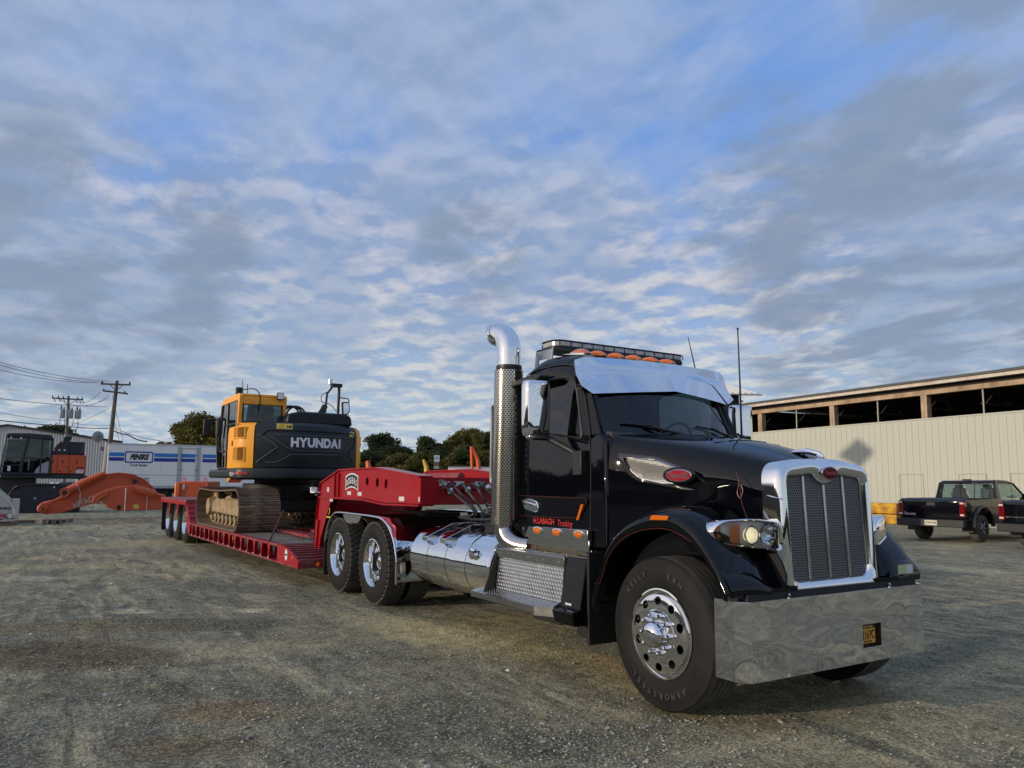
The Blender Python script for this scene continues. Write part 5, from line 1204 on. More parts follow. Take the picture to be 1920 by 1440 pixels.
q = MB(); q.tube([(-2.02, -.90, .965), (-1.90, -.84, .955), (-1.78, -.70, .95)], .092, 16); part('rusty_pipe', q, mat('rusty pipe', (.14, .07, .045), .7, .2, var=.4, vscale=20), SK)
q = MB(); q.tube(spline([(-2.24, -.93, 2.265), (-2.35, -.93, 2.28), (-2.395, -.93, 2.23), (-2.40, -.93, 1.9), (-2.405, -.93, 1.58), (-2.37, -.93, 1.53), (-2.24, -.93, 1.52)], 4), .018, 10); part('grab_handle', q, mat('satin steel', (.40, .40, .39), .25, 1), TRK)
q = MB(); q.box(-1.95, -1.72, -.86, -.6, 1.02, 1.10); part('pipe_bracket', q, brushed, TRK, bevel=.01)

# ---- sill with three marker lamps
q = MB(); q.prism([(-1.78, 1.06), (-1.72, 1.155), (-.86, 1.165), (-.86, 1.085)], -.945, -.90, 'y'); q.prism([(-1.78, 1.0), (-1.72, 1.10), (-.86, 1.085), (-.86, .99)], -.93, -.897, 'y'); SL = part('sill_panel', q, brushed, TRK, bevel=.004)
for x in (-1.58, -1.29, -.985):
    L_ = sub('sill_marker_lamp', TRK, (x, -.946, 1.125)); q = MB(); q.lathe([(0, .0), (0, .026), (-.014, .018), (-.020, 0)], n=16); q.v = [(a*(2.1 if a < 0 else 2.1), b, c) for a, b, c in q.v]; part('lens', q, amber_lit, L_, smooth=60)
    q = MB(); q.lathe([(.002, .034), (-.006, .034), (-.008, .027), (.0, .026)], n=20); q.v = [(a*2.15+.012, b, c) for a, b, c in q.v]; part('bezel', q, chrome, L_, smooth=60)
q = MB(); q.prism(rounded([(-1.66, .955), (-1.655, 1.055), (-1.62, 1.065), (-.885, 1.035), (-.865, 1.02), (-.865, .95)], .012, 2), -.90, -.86, 'y'); part('tool_box_face', q, mat('mirror stainless', (.55, .48, .36), .08, 1), TRK, bevel=.008)
q = MB(); q.tube([(-1.66, -.905, .955), (-1.655, -.905, 1.06), (-.885, -.905, 1.035), (-.862, -.905, 1.0), (-.862, -.905, .945)], .008, 6); part('tool_box_trim', q, chrome, TRK)
# ---- step box with diamond plate
def lozenges(o0, ux, vy, nu, nv, su, sv, nrm):
    q = MB(); o0, ux, vy, nrm = map(Vector, (o0, ux, vy, nrm))
    for j in range(nv):
        for i in range(nu):
            c = o0+ux*((i+.5+(j % 2)*.5)*su)+vy*((j+.5)*sv); d = (ux*.0150+vy*.0120); e = (ux*-.0055+vy*.0060)
            q.add([c-d, c-e, c+d, c+e, c+nrm*.006], [(0, 1, 4), (1, 2, 4), (2, 3, 4), (3, 0, 4)])
    return q
ST = sub('step_box', TRK)
q = MB(); q.prism(rounded([(-2.16, .855), (-2.16, .935), (-1.08, .935), (-1.08, .855)], .01, 2), -1.015, -1.0, 'y'); part('edge_plate', q, brushed, ST, bevel=.003)
q = MB(); q.prism([(-1.0, .936), (-1.0, .93), (-.80, .945), (-.80, .951)], -2.16, -1.08, 'x'); part('upper_tread', q, tread_plate, ST)
o = part('tread_pattern', lozenges((-2.14, -.98, .9385), (1, 0, 0), (0, 1, .07), 26, 5, .041, .03, (0, 0, 1)), tread_plate, ST, smooth=0, fix=False); stuff(o)
q = MB(); q.prism([(-.998, .86), (-1.03, .575), (-1.026, .572), (-.994, .86)], -2.13, -1.07, 'x'); part('riser', q, tread_plate, ST)
nv = 9
rv = Vector((0, -.032, -.285)).normalized(); o = part('tread_pattern', lozenges((-2.12, -.999, .85), (1, 0, 0), tuple(rv), 25, nv, .041, .031, (0, -1, .11)), mat('bright tread', (.74, .73, .70), .22, 1), ST, smooth=0, fix=False); stuff(o)
q = MB(); q.add([(-2.15, -1.03, .572), (-1.06, -1.03, .572), (-1.06, -1.13, .555), (-1.24, -1.20, .545), (-2.30, -1.20, .545), (-2.30, -1.10, .565)], [(0, 1, 2, 3, 4, 5)]); q.add([(-2.30, -1.20, .545), (-1.24, -1.20, .545), (-1.24, -1.20, .495), (-2.30, -1.20, .495)], [(0, 1, 2, 3)]); q.add([(-1.24, -1.20, .545), (-1.06, -1.13, .555), (-1.06, -1.13, .48), (-1.24, -1.20, .475)], [(0, 1, 2, 3)]); part('lower_tread', q, brushed, ST, smooth=0)
o = part('tread_pattern', lozenges((-2.24, -1.05, .5745), (1, 0, 0), (0, -1, -.17), 26, 4, .041, .035, (0, 0, 1)), mat('bright tread', (.74, .73, .70), .22, 1), ST, smooth=0, fix=False); stuff(o)
q = MB(); q.prism([(-1.0, .95), (-1.07, .565), (-1.15, .545), (-1.12, .44), (-.60, .44), (-.60, .95)], -1.065, -.80, 'x'); part('battery_box', q, mat('satin black box', (.003, .003, .0035), .25, coat=.4, spec=.1), ST, bevel=.01)
q = MB(); q.prism([(-1.0, .94), (-1.16, .53), (-.6, .50), (-.6, .94)], -2.15, -2.14, 'x'); q.box(-2.14, -1.07, -.98, -.6, .45, .92); part('box_core', q, frame_black, ST)
q = MB(); q.prism([(-1.005, .95), (-1.035, .57), (-1.13, .54), (-1.13, .56), (-1.05, .60), (-1.02, .95)], -1.068, -1.062, 'x'); part('end_trim', q, chrome, ST)
for x in (-2.07, -1.86, -1.62, -1.38, -1.15): 
    q = MB(); q.lathe([(0, .006), (-.004, .004), (-.004, 0)], (x, -1.0155, .895), 'y', 8); part('rivet', q, chrome, ST)
mb = MB(); mb.box(-1.7, -1.3, -.9, -.6, .36, .45); part('under_step_frame', mb, frame_black, TRK)
mb = MB(); mb.lathe([(-.9, .0), (-.9, .09), (-.6, .09), (-.6, 0)], (-.98, 0, .40), 'y', 14); part('air_canister', mb, frame_black, TRK)
mb = MB(); mb.box(-2.3, -1.9, -.9, -.5, .40, .47); part('under_step_frame', mb, frame_black, TRK)
mb = MB(); mb.box(-.98, -.9, -1.076, -1.070, .585, .60); part('white_tag', mb, white_decal, TRK)
# ---- fuel tanks
for sg in (-1, 1):
    FT = sub('fuel_tank', TRK)
    cy, cz, r_ = sg*.66, .70, .325
    def tk(x): return [(x, cy+r_*cos(t), cz+r_*sin(t)) for t in [2*pi*k/56 for k in range(56)]]
    q = MB(); N_ = 56
    q.lathe([(-4.16, 0), (-4.16, r_-.06), (-4.15, r_-.02), (-4.13, r_), (-2.38, r_), (-2.36, r_-.02), (-2.35, r_-.06), (-2.35, 0)], (0, cy, cz), 'x', 56); part('tank', q, polished, FT, smooth=40)
    for x in (-3.76, -3.32, -2.84):
        if x == -2.84: w_ = .02
        else: w_ = .055
        q = MB(); q.lathe([(x-w_, r_+.001), (x-w_, r_+.007), (x+w_, r_+.007), (x+w_, r_+.001)], (0, cy, cz), 'x', 56); part('tank_strap', q, polished if w_ > .03 else chrome, FT, smooth=40)
        if w_ > .03:
            q = MB(); q.prism([(sg*.985, .945), (sg*.985, .895), (sg*.90, .885), (sg*.60, 1.03), (sg*.36, 1.04), (sg*.36, 1.085), (sg*.66, 1.085)], x-.06, x+.06, 'x'); part('strap_bracket', q, chrome, FT, bevel=.004)
    q = MB(); q.lathe([(0, .05), (sg*.02, .055), (sg*.045, .055), (sg*.05, .04), (sg*.05, 0)], (-2.66, cy+sg*r_*cos(.45), cz+r_*sin(.45)), 'y', 20); part('filler_cap', q, chrome, FT)
    q = MB(); q.lathe([(-4.165, 0), (-4.165, r_*.9)], (0, cy, cz), 'x', 40); part('end_dish', q, polished, FT)
# ---- half fenders over the drive tandem
for sg in (-1, 1):
    HF = sub('half_fender', TRK)
    line = spline([(-7.12, .70), (-7.06, .86), (-6.95, 1.0), (-6.80, 1.09), (-6.58, 1.125), (-5.98, 1.125), (-5.30, 1.12), (-4.98, 1.10), (-4.76, 1.02), (-4.60, .88), (-4.51, .70), (-4.49, .52), (-4.485, .36)], 5)
    ribs = []
    for k, (x, z) in enumerate(line):
        ribs.append([(x, sg*.995, z-.035), (x, sg*1.005, z-.004), (x, sg*.985, z), (x, sg*.95, z+.004*sin(k*1.1)), (x, sg*.43, z+.004*sin(k*1.1)+.004)])
    q = MB(); q.loft(ribs, closed=False, caps=False); o = part('fender_skin', q, polished, HF, smooth=40); s_ = o.modifiers.new('s', 'SOLIDIFY'); s_.thickness = .004
    q = MB(); q.prism(rounded([(-6.42, 1.09), (-5.70, 1.09), (-5.82, .99), (-6.2, .97), (-6.32, 1.0)], .03, 3), sg*.985, sg*.992, 'y'); part('centre_skirt', q, polished, HF)
    q = MB(); q.tube([(x, sg*1.0, z-.02) for x, z in line], .014, 8); part('rolled_edge', q, chrome, HF, smooth=60)
    q = MB(); q.box(-7.16, -7.14, min(sg*.42, sg*1.0), max(sg*.42, sg*1.0), .18, .78); part('mud_flap', q, flap_rubber, TRK)
q = MB(); q.prism([(-6.4, .45), (-6.4, .9), (-5.5, .9), (-5.5, .45)], -1.0, -.43, 'y'); 
# ---- air and electric lines
hose = mat('green black hose', (.012, .022, .018), .45)
for k, yy in enumerate((-.30, -.42, -.52, -.12, -.60)):
    q = MB(); pts = [(-2.15, yy*.5, 1.40+.03*k), (-2.5, yy-.04, 1.30), (-2.9, yy-.06, 1.08+.02*k), (-3.35-.08*k, yy, 1.03+.03*k), (-3.62+.05*k, yy+.05, 1.22), (-3.72-.1*k, yy-.03, 1.46+.02*k), (-3.98, yy+.02, 1.52), (-4.40, yy+.1, 1.44)]
    q.tube(spline(pts, 6), .013, 6); part('air_hose', q, hose if k % 2 else frame_black, TRK, smooth=60)
for x0_, y0_, z0_ in ((-3.45, -.42, 1.02), (-3.62, -.30, 1.08)):
    q = MB(); q.tube([(x0_+.10*cos(t_)+.003*t_, y0_+.08*sin(t_)+.002*t_, z0_+.006*t_+.04*sin(t_*.7)) for t_ in [k*.45 for k in range(70)]], .011, 6); part('coiled_hose', q, hose, TRK, smooth=60)
q = MB(); q.lathe([(0, 0), (0, .05), (.05, .05), (.09, .02), (.10, 0)], (-3.5, -.15, 1.38), 'x', 12); part('glad_hand', q, chrome, TRK)
q = MB(); q.tube([(.545, -.512, 1.46), (.60, -.53, 1.45), (.68, -.52, 1.44)], .004, 5); part('hood_cable', q, chrome, TRK)
q = MB(); q.tube(spline([(.36, -.60, 1.62), (.40, -.615, 1.55), (.385, -.62, 1.48), (.41, -.62, 1.44), (.43, -.615, 1.49), (.41, -.615, 1.53), (.42, -.62, 1.42), (.45, -.60, 1.30)], 5), .0028, 4); part('pinstripe_scroll', q, gold_print, TRK)

# the cab tapers slightly towards its far side: fit the far half of the shell
done = set()
for o in TRK.children_recursive:
    if o.type == 'MESH' and o.data.name not in done and o.name.split('.')[0] in ('cab_shell', 'door', 'door_window', 'window_seal', 'door_gap', 'windscreen', 'windscreen_seal', 'pillar', 'cowl', 'cowl_side', 'pinstripe', 'door_pocket_panel'):
        done.add(o.data.name)
        for v in o.data.vertices:
            if v.co.y > 0 and v.co.x < -.66: v.co.y *= .925
# ================================================================== red lowboy trailer (local: +x towards the tractor, origin under the kingpin zone)
TLO = (-10.0, 4.68, 0); TLR = .021
LT = thing('lowboy_trailer', 'red lowboy trailer with arched gooseneck coupled to the black tractor', 'trailer', TLO, TLR)
refl = mat('reflective tape', (.62, .60, .60), .35)
# gooseneck
side = [(-.86, .42), (-.83, .96), (-.73, 1.33), (-.69, 1.51), (.05, 1.685), (1.28, 1.695), (2.47, 1.585), (2.47, 1.305), (1.52, 1.295), (.90, 1.335), (-.25, 1.33), (-.40, 1.12), (-.66, .75), (-.74, .42)]
def holed_plate(outer, holes, y0, y1):
    """plate with true openings: outline and holes triangulated"""
    bm = bmesh.new(); loops = []
    for P in [outer]+holes:
        vs = [bm.verts.new((a, 0, b)) for a, b in P]; es = [bm.edges.new((vs[i], vs[(i+1) % len(vs)])) for i in range(len(vs))]; loops += es
    bmesh.ops.triangle_fill(bm, edges=loops, use_beauty=True); bm.verts.index_update()
    V = [v.co.copy() for v in bm.verts]; F = [tuple(v.index for v in f.verts) for f in bm.faces]; bm.free(); q = MB(); n = len(V)
    q.add([(v.x, y0, v.z) for v in V]+[(v.x, y1, v.z) for v in V], F+[tuple(i+n for i in f[::-1]) for f in F]); k = 0
    for P in [outer]+holes:
        m = len(P); q.add([(a, y0, b) for a, b in P]+[(a, y1, b) for a, b in P], [(i, (i+1) % m, m+(i+1) % m, m+i) for i in range(m)])
    return q
def ell(cx, cz, a, b, n=16): return [(cx+a*cos(2*pi*k/n), cz+b*sin(2*pi*k/n)) for k in range(n)]
holes = [ell(.985, 1.545, .045, .052), ell(1.30, 1.53, .048, .055), ell(1.56, 1.515, .05, .058)]
GN = sub('gooseneck', LT)
for y0, y1 in ((-.80, -.78), (-.68, -.66), (.66, .68), (.78, .80)): part('side_plate', holed_plate(side, holes, y0, y1), red_paint, GN, smooth=20)
for sg in (-1, 1):
    top = [(-.86, .42), (-.83, .96), (-.73, 1.33), (-.69, 1.51), (.05, 1.685), (1.28, 1.695), (2.47, 1.585)]
    q = MB(); rings = [[(x, sg*.83, z+.004), (x, sg*.64, z+.004), (x, sg*.64, z+.022), (x, sg*.83, z+.022)] for x, z in [(a, b) if k > 2 else (a-.012, b) for k, (a, b) in enumerate(top)]]
    q.loft(rings, True, True); part('top_flange', q, red_paint, GN, bevel=.002)
    bot = [(-.72, 1.33), (.90, 1.335-.004), (1.52, 1.291), (2.47, 1.301)]
    q = MB(); rings = [[(x, sg*.83, z-.022), (x, sg*.62, z-.022), (x, sg*.62, z-.004), (x, sg*.83, z-.004)] for x, z in bot[1:]]; q.loft(rings, True, True)
    part('bottom_flange', q, red_paint, GN)
    q = MB(); q.box(-.72, .90, min(sg*.801, sg*.83), max(sg*.801, sg*.83), 1.31, 1.33); part('mid_rib', q, red_paint, GN)
    for x in (-.12, .03): 
        q = MB(); q.box(x, x+.012, min(sg*.801, sg*.828), max(sg*.801, sg*.828), 1.335, 1.655); part('stiffener', q, red_paint, GN)
    q = MB(); q.prism([(-.86, .42), (-.80, .42), (-.72, 1.0), (-.80, 1.0)], sg*.801, sg*.828, 'y'); part('stiffener', q, red_paint, GN)
q = MB(); q.box(2.455, 2.475, -.78, .78, 1.30, 1.588); part('front_plate', q, red_paint, GN)
q = MB(); q.box(2.2, 2.454, -.655, .655, 1.30, 1.32); q.box(1.1, 1.2, -.655, .655, 1.34, 1.60); q.box(-.2, -.1, -.655, .655, 1.34, 1.62); q.box(-.65, -.55, -.655, .655, .5, 1.45); part('cross_members', q, red_paint, GN)['kind'] = 'stuff'
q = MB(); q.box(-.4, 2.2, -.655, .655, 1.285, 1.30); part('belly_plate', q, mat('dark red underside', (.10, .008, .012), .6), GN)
q = MB(); q.tube([(1.0, .3, 1.5), (1.4, .2, 1.56), (1.9, .35, 1.52), (2.2, .5, 1.5)], .03, 6); q.tube([(.5, -.4, 1.45), (1.1, -.3, 1.52), (2.1, -.4, 1.5)], .02, 6); part('gooseneck_hose', q, frame_black, GN)
q = MB(); q.tube([(.2, .3, 1.60), (1.6, .3, 1.60)], .06, 10); part('hydraulic_cylinder', q, red_dirty, GN)
for x in (1.95, 2.35): 
    q = MB(); q.lathe([(1.60, .03), (1.64, .03), (1.65, 0)], (x-1.0, .95, .07), 'z', 8); part('grease_cap', q, red_paint, GN)
# marks on the side plate
LG = sub('maker_plate', LT)
q = MB(); y = -.8005; shield = [(.27, 1.50), (.25, 1.655), (.34, 1.66), (.36, 1.675), (.46, 1.69), (.58, 1.675), (.60, 1.66), (.69, 1.655), (.67, 1.50), (.635, 1.465), (.60, 1.50), (.54, 1.52), (.47, 1.525), (.40, 1.515), (.34, 1.495), (.30, 1.455)]
def flat(P, yy, name, m, par): return part(name, holed_plate(P, [], yy, yy-.002), m, par, smooth=0)
shield = [(a, b-.045) for a, b in shield]
def ribbon(x0_, x1_, b0, t0, bow, yy, name, m):
    A_ = []; B_ = []
    for k in range(13):
        w_ = -1+k/6; x = x0_+(x1_-x0_)*k/12; A_.append((x, yy, b0+bow*(1-w_*w_))); B_.append((x, yy, t0+bow*(1-w_*w_)))
    q = MB(); q.loft([A_, B_], closed=False, caps=False); return part(name, q, m, LG, smooth=0, fix=False)
ribbon(.25, .69, 1.425, 1.61, .04, -.8008, 'plate_border', white_decal); ribbon(.27, .67, 1.443, 1.592, .04, -.8022, 'plate_field', mat('dark green field', (.008, .02, .014), .4))
for i, ch in enumerate('ROGERS'):
    x = .315+.062*i; dz = -.034+.036*(1-((x-.47)/.16)**2); text('plate_lettering', ch, .125, white_decal, LG, frame_mtx((x, -.8035, 1.552+dz), (1, 0, .10*(.47-x)/.16*1.2), (0, 0, 1)), bold=.004, ext=.0008, sx=.62)
for x, z, w_, h_ in ((.33, 1.37, .13, .045), (.69, 1.365, .13, .045), (1.93, 1.325, .14, .05), (2.43, 1.33, .03, .05), (-.32, 1.27, .12, .04)):
    q = MB(); q.box(x, x+w_, -.8035, -.8005, z, z+h_); part('reflector_tape', q, refl, LT)
q = MB(); q.box(-.44, -.36, -.8035, -.8005, 1.40, 1.46); part('load_sticker', q, white_decal, LT); q = MB(); q.box(-.405, -.395, -.8045, -.8036, 1.41, 1.45); part('load_sticker', q, ink, LT)
q = MB(); q.tube([(-.33, -.806, 1.09), (-.30, -.806, 1.13), (-.31, -.806, 1.18)], .006, 4); part('yellow_mark', q, mat('yellow mark', (.7, .5, .04), .5), LT)
q = MB(); q.box(-.43, -.24, -.8035, -.8005, 1.045, 1.065); part('yellow_mark', q, mat('yellow mark', (.7, .5, .04), .5), LT)
q = MB(); q.box(-.90, -.72, -.90, -.80, 1.38, 1.40); q.box(-.90, -.86, -.90, -.80, 1.40, 1.46); part('step_bracket', q, white_paint, LT)
for y in (-.55, -.35, -.05): 
    q = MB(); q.box(2.476, 2.479, y, y+.14, 1.50, 1.55); part('front_label', q, refl, LT)
for i, y in enumerate((-.42, -.18, .12)):
    q = MB(); q.lathe([(2.476, .045), (2.52, .045), (2.55, .02), (2.56, 0)], (0, y, 1.44+.02*i), 'x', 10); part('air_coupling', q, brushed, LT)
bpy.context.view_layer.update()
done = set()
for o in [x for x in LT.children_recursive if x.type == 'MESH']:
    k = 3.88/3.48
    if o.name.startswith('plate_lettering'):
        o.location = (10-(10-o.location.x)*k, o.location.y, 1.525+(o.location.z-1.525)*k); continue
    if o.data.name in done: continue
    done.add(o.data.name)
    for v in o.data.vertices: v.co.x = 10-(10-v.co.x)*k; v.co.z = 1.525+(v.co.z-1.525)*k
# deck
DK = sub('deck', LT)
for sg in (-1, 1):
    q = MB(); q.prism([(-9.76, .26), (-9.76, .285), (-2.46, .285), (-1.385, .285), (-1.385, .26), (-2.46, .26)], sg*1.30, sg*1.05, 'y'); part('lower_rail', q, red_dirty, DK)
    q = MB(); q.box(-9.76, -2.46, min(sg*1.30, sg*1.18), max(sg*1.30, sg*1.18), .515, .55); part('upper_rail', q, red_dirty, DK)
    q = MB(); q.box(-9.76, -2.46, min(sg*1.08, sg*1.06), max(sg*1.08, sg*1.06), .286, .515); part('web', q, inner_dark, DK)
    q = MB(); q.prism([(-2.46, .286), (-2.46, .548), (-2.15, .545), (-1.9, .52), (-1.65, .46), (-1.385, .37), (-1.385, .286)], sg*1.30, sg*1.28, 'y'); part('end_cheek', q, red_paint, DK)
    x = -9.5; k = 0
    while x < -2.6:
        q = MB(); q.prism([(x, .514), (x+.18, .514), (x+.12, .40), (x+.12, .287), (x+.06, .287), (x+.06, .40)], sg*1.292, sg*1.09, 'y'); part('outrigger_gusset', q, red_paint, DK)
        q = MB(); q.box(x+.06, x+.13, min(sg*1.298, sg*1.302), max(sg*1.298, sg*1.302), .292, .306); part('reflector_tape', q, refl, DK)
        if k % 2 == 0: q = MB(); q.prism([(x+.22, .512), (x+.40, .512), (x+.34, .36), (x+.30, .36)], sg*1.27, sg*1.2, 'y'); part('stake_pocket', q, frame_black, DK)
        x += .46; k += 1
q = MB(); q.box(-1.40, -1.386, -1.278, 1.278, .262, .372); part('front_cross_plate', q, red_dirty, DK)
for i in range(9):      # ramp ribs between deck and gooseneck
    t = i/8; x = -2.38+.97*t; z = .550-.165*t**1.6; q = MB(); q.prism([(x-.022, z-.07), (x-.022, z-.004), (x+.03, z+.006), (x+.038, z-.07)], -1.275, 1.275, 'y'); part('ramp_rib', q, red_dirty, DK); q = MB(); q.box(x-.018, x+.026, -1.27, 1.27, z+.002, z+.0085); part('worn_rib_edge', q, mat('worn pinkish rib edge', (.34, .17, .14), .6, var=.3, vscale=6, dirt=(.18, .03, .03), dscale=8, damt=.6), DK)
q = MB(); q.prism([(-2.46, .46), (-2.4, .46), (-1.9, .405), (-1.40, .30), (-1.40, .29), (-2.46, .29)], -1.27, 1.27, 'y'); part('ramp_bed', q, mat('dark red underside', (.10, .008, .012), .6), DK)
for i in range(8):
    w_ = .30; y = -1.17+i*.2925; q = MB(); q.box(-9.7, -2.47, y+.004, y+w_-.016, .50, .546+.004*(i % 3)); part('deck_plank', q, deck_wood if i in (0, 1, 6, 7) else mat('dark deck plank', (.05, .045, .043), .7, var=.3, vscale=4), DK)
for y in (-.45, .1):
    q = MB(); q.box(-6.0, -.9, y, y+.22, .552, .60); part('centre_beam', q, red_dirty, DK)
q = MB(); q.lathe([(-1.301, 0), (-1.303, .075)], (-1.97, 0, .42), 'y', 28); q.v = [(a if abs(a+1.97) > 9 else -1.97+(a+1.97)*.95, b, .42+(c-.42)*1.15) for a, b, c in q.v]; part('round_logo', q, white_decal, DK)
text('logo_lettering', 'ROGERS', .038, mat('dark green field', (.008, .02, .014), .4), DK, frame_mtx((-1.97, -1.3045, .42), (1, 0, 0), (0, 0, 1)), ext=.0006, bold=.001, sx=.9)
for p, ax_ in (((-1.64, -1.30, .40), 'y'), ((-5.35, -1.30, .46), 'y')):
    q = MB(); q.lathe([(0, .03), (-.015, .024), (-.02, 0)], p, ax_, 12); part('side_lamp', q, amber_lit, DK)
for y in (-1.0, .2):
    q = MB(); q.lathe([(0, .035), (.015, .028), (.02, 0)], (-1.385, y, .32), 'x', 12); part('front_lamp', q, amber_lit, DK)
# rear bogie
RB = sub('rear_frame', LT)
q = MB(); q.box(-14.1, -10.28, -1.30, 1.30, 1.03, 1.085); part('rear_deck', q, red_dirty, RB)
q = MB(); q.prism([(-10.30, 1.028), (-9.76, .548), (-9.76, .30), (-10.02, .30), (-10.45, 1.028)], -1.28, 1.28, 'y'); part('slope_panel', q, red_paint, RB)
for i in range(4):
    t = i/4; q = MB(); x = -10.30+.54*t; z = 1.03-.48*t; q.prism([(x-.0, z), (x+.02, z+.015), (x+.04, z-.02)], -1.275, 1.275, 'y'); part('slope_rib', q, red_dirty, RB)
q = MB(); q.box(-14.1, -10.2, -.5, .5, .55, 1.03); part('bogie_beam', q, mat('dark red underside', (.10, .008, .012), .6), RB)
for sg in (-1, 1):
    q = MB(); q.box(-14.1, -10.3, min(sg*1.30, sg*1.27), max(sg*1.30, sg*1.27), .95, 1.03); part('side_skirt', q, red_paint, RB)
    for x in (-11.42, -12.65): 
        q = MB(); q.prism([(x-.10, .95), (x+.10, .95), (x+.03, .66), (x-.03, .66)], sg*1.295, sg*1.25, 'y'); part('wheel_gusset', q, red_paint, RB)
    q = MB(); q.box(-14.0, -13.97, min(sg*.75, sg*1.27), max(sg*.75, sg*1.27), .16, .95); part('mud_flap', q, flap_rubber, LT)
for k, x in enumerate((-10.80, -12.03, -13.26)):
    for sg in (-1, 1):
        w = dual(x, sg*1.08, sg, LT, inner=True, Rz=.50)
        for c_ in w.children: pass
        w.scale = (.96, 1, .96)

# ================================================================== excavator on the deck (faces away from the tractor, tail toward it)
TM = Matrix.Translation(TLO) @ Matrix.Rotation(TLR, 4, 'Z')
eo = TM @ Vector((-6.83, .06, .552))
EX = thing('excavator', 'yellow orange and dark grey crawler excavator loaded on the red lowboy deck', 'excavator', eo, TLR)
def stadium(t, L_=1.62, r_=.40, zc=.42):
    """closed track path parameter 0..1; slightly sagging top, raised ends"""
    straight = 2*L_; arc = pi*r_; P = 2*straight+2*arc; s = t*P
    if s < straight: return (-L_+s, zc-r_, 0)
    s -= straight
    if s < arc: a = -pi/2+s/r_; return (L_+r_*cos(a), zc+r_*sin(a), a+pi/2)
    s -= arc
    if s < straight: return (L_-s, zc+r_-.03*sin(pi*s/straight), pi)
    s -= straight; a = pi/2+s/r_; return (-L_+r_*cos(a), zc+r_*sin(a), a+pi/2)
shoe = MB(); shoe.prism([(-.085, -.012), (-.085, .004), (-.06, .010), (-.055, .036), (-.045, .036), (-.04, .008), (-.008, .006), (-.004, .030), (.004, .030), (.008, .006), (.045, .006), (.05, .028), (.058, .028), (.062, .004), (.088, .002), (.088, -.012)], -.40, .40, 'y')
shoe.v = [(a, b, -c) for a, b, c in shoe.v]
shoe_me = fixn(shoe.mesh('track_shoe', track_steel, 20))
for sg in (-1, 1):
    TK_ = sub('crawler_track', EX, (-.42, sg*.92, 0)); n_ = 50
    for k in range(n_):
        x, z, a = stadium((k+.5)/n_); o = addmesh('track_shoe', shoe_me, TK_, (x, 0, z)); o.rotation_euler = (0, -a, 0)
    q = MB()
    for k in range(n_):
        x, z, a = stadium((k+.5)/n_, r_=.355)
        for y in (-.07, .07): q.tube([(x-.07*cos(a), y, z-.07*sin(a)), (x+.07*cos(a), y, z+.07*sin(a))], .035, 5)
    part('track_chain', q, mud, TK_, fix=False)['kind'] = 'stuff'
    q = MB(); q.prism([(-1.45, .30), (-1.42, .52), (-1.1, .60), (.9, .60), (1.35, .54), (1.5, .40), (1.45, .26)], -.17, .17, 'y'); q.prism([(-.5, .60), (-.2, .68), (.4, .68), (.7, .60)], -.12, .12, 'y'); part('track_frame', q, mud, TK_, bevel=.03)
    for i in range(8):
        x = -1.25+i*.36; q = MB(); q.lathe([(-.20, 0), (-.20, .05), (-.15, .055), (-.13, .11), (-.06, .11), (-.05, .09), (.05, .09), (.06, .11), (.13, .11), (.15, .05), (.20, .05), (.2, 0)], (x, 0, .16), 'y', 16); part('bottom_roller', q, mud, TK_)
    for x in (-.6, .6): q = MB(); q.lathe([(-.22, 0), (-.22, .06), (-.1, .08), (.1, .08), (.1, 0)], (x, 0, .70), 'y', 12); part('top_roller', q, dark_steel, TK_)
    q = MB(); q.lathe([(-.13, 0), (-.13, .12), (-.06, .30), (.06, .30), (.13, .12), (.13, 0)], (1.62, 0, .42), 'y', 24); part('idler', q, mud, TK_)
    q = MB(); N_ = 22
    for k in range(N_): a = 2*pi*k/N_; q.prism([(-1.62+.30*cos(a-.09), .42+.30*sin(a-.09)), (-1.62+.36*cos(a-.03), .42+.36*sin(a-.03)), (-1.62+.36*cos(a+.03), .42+.36*sin(a+.03)), (-1.62+.30*cos(a+.09), .42+.30*sin(a+.09))], -.05, .05, 'y')
    q.lathe([(-.22, 0), (-.22, .18), (-.06, .22), (-.06, .31), (.06, .31), (.06, 0)], (-1.62, 0, .42), 'y', 28); part('sprocket', q, mud, TK_)['kind'] = 'stuff'
q = MB(); q.box(-.9, .9, -.75, .75, .35, .62); q.lathe([(.6, .75), (.95, .75), (.95, 0)], axis='z', n=32); part('undercarriage', q, dark_steel, EX, bevel=.03).location.x = -.42
q = MB(); q.lathe([(.95, .62), (1.06, .62), (1.06, 0)], axis='z', n=40); part('slew_ring', q, dark_steel, EX)
# house, plan outline: compact round tail
RT = 1.72; YH = 1.28
def plan_pt(a, r_=RT, yh=YH): 
    x = r_*cos(a); y = r_*sin(a); return (x, max(-yh, min(yh, y)))
def arc(a0, a1, n=14, r_=RT, yh=YH): return [plan_pt(R(a0+(a1-a0)*k/n), r_, yh) for k in range(n+1)]
q = MB(); q.prism(arc(-72, 72, 30)+[(-1.4, YH), (-1.55, YH-.2), (-1.55, -YH+.02), (-.75, -YH)], 1.06, 1.24, 'z'); part('main_frame', q, ex_dark, EX, bevel=.05, smooth=30)
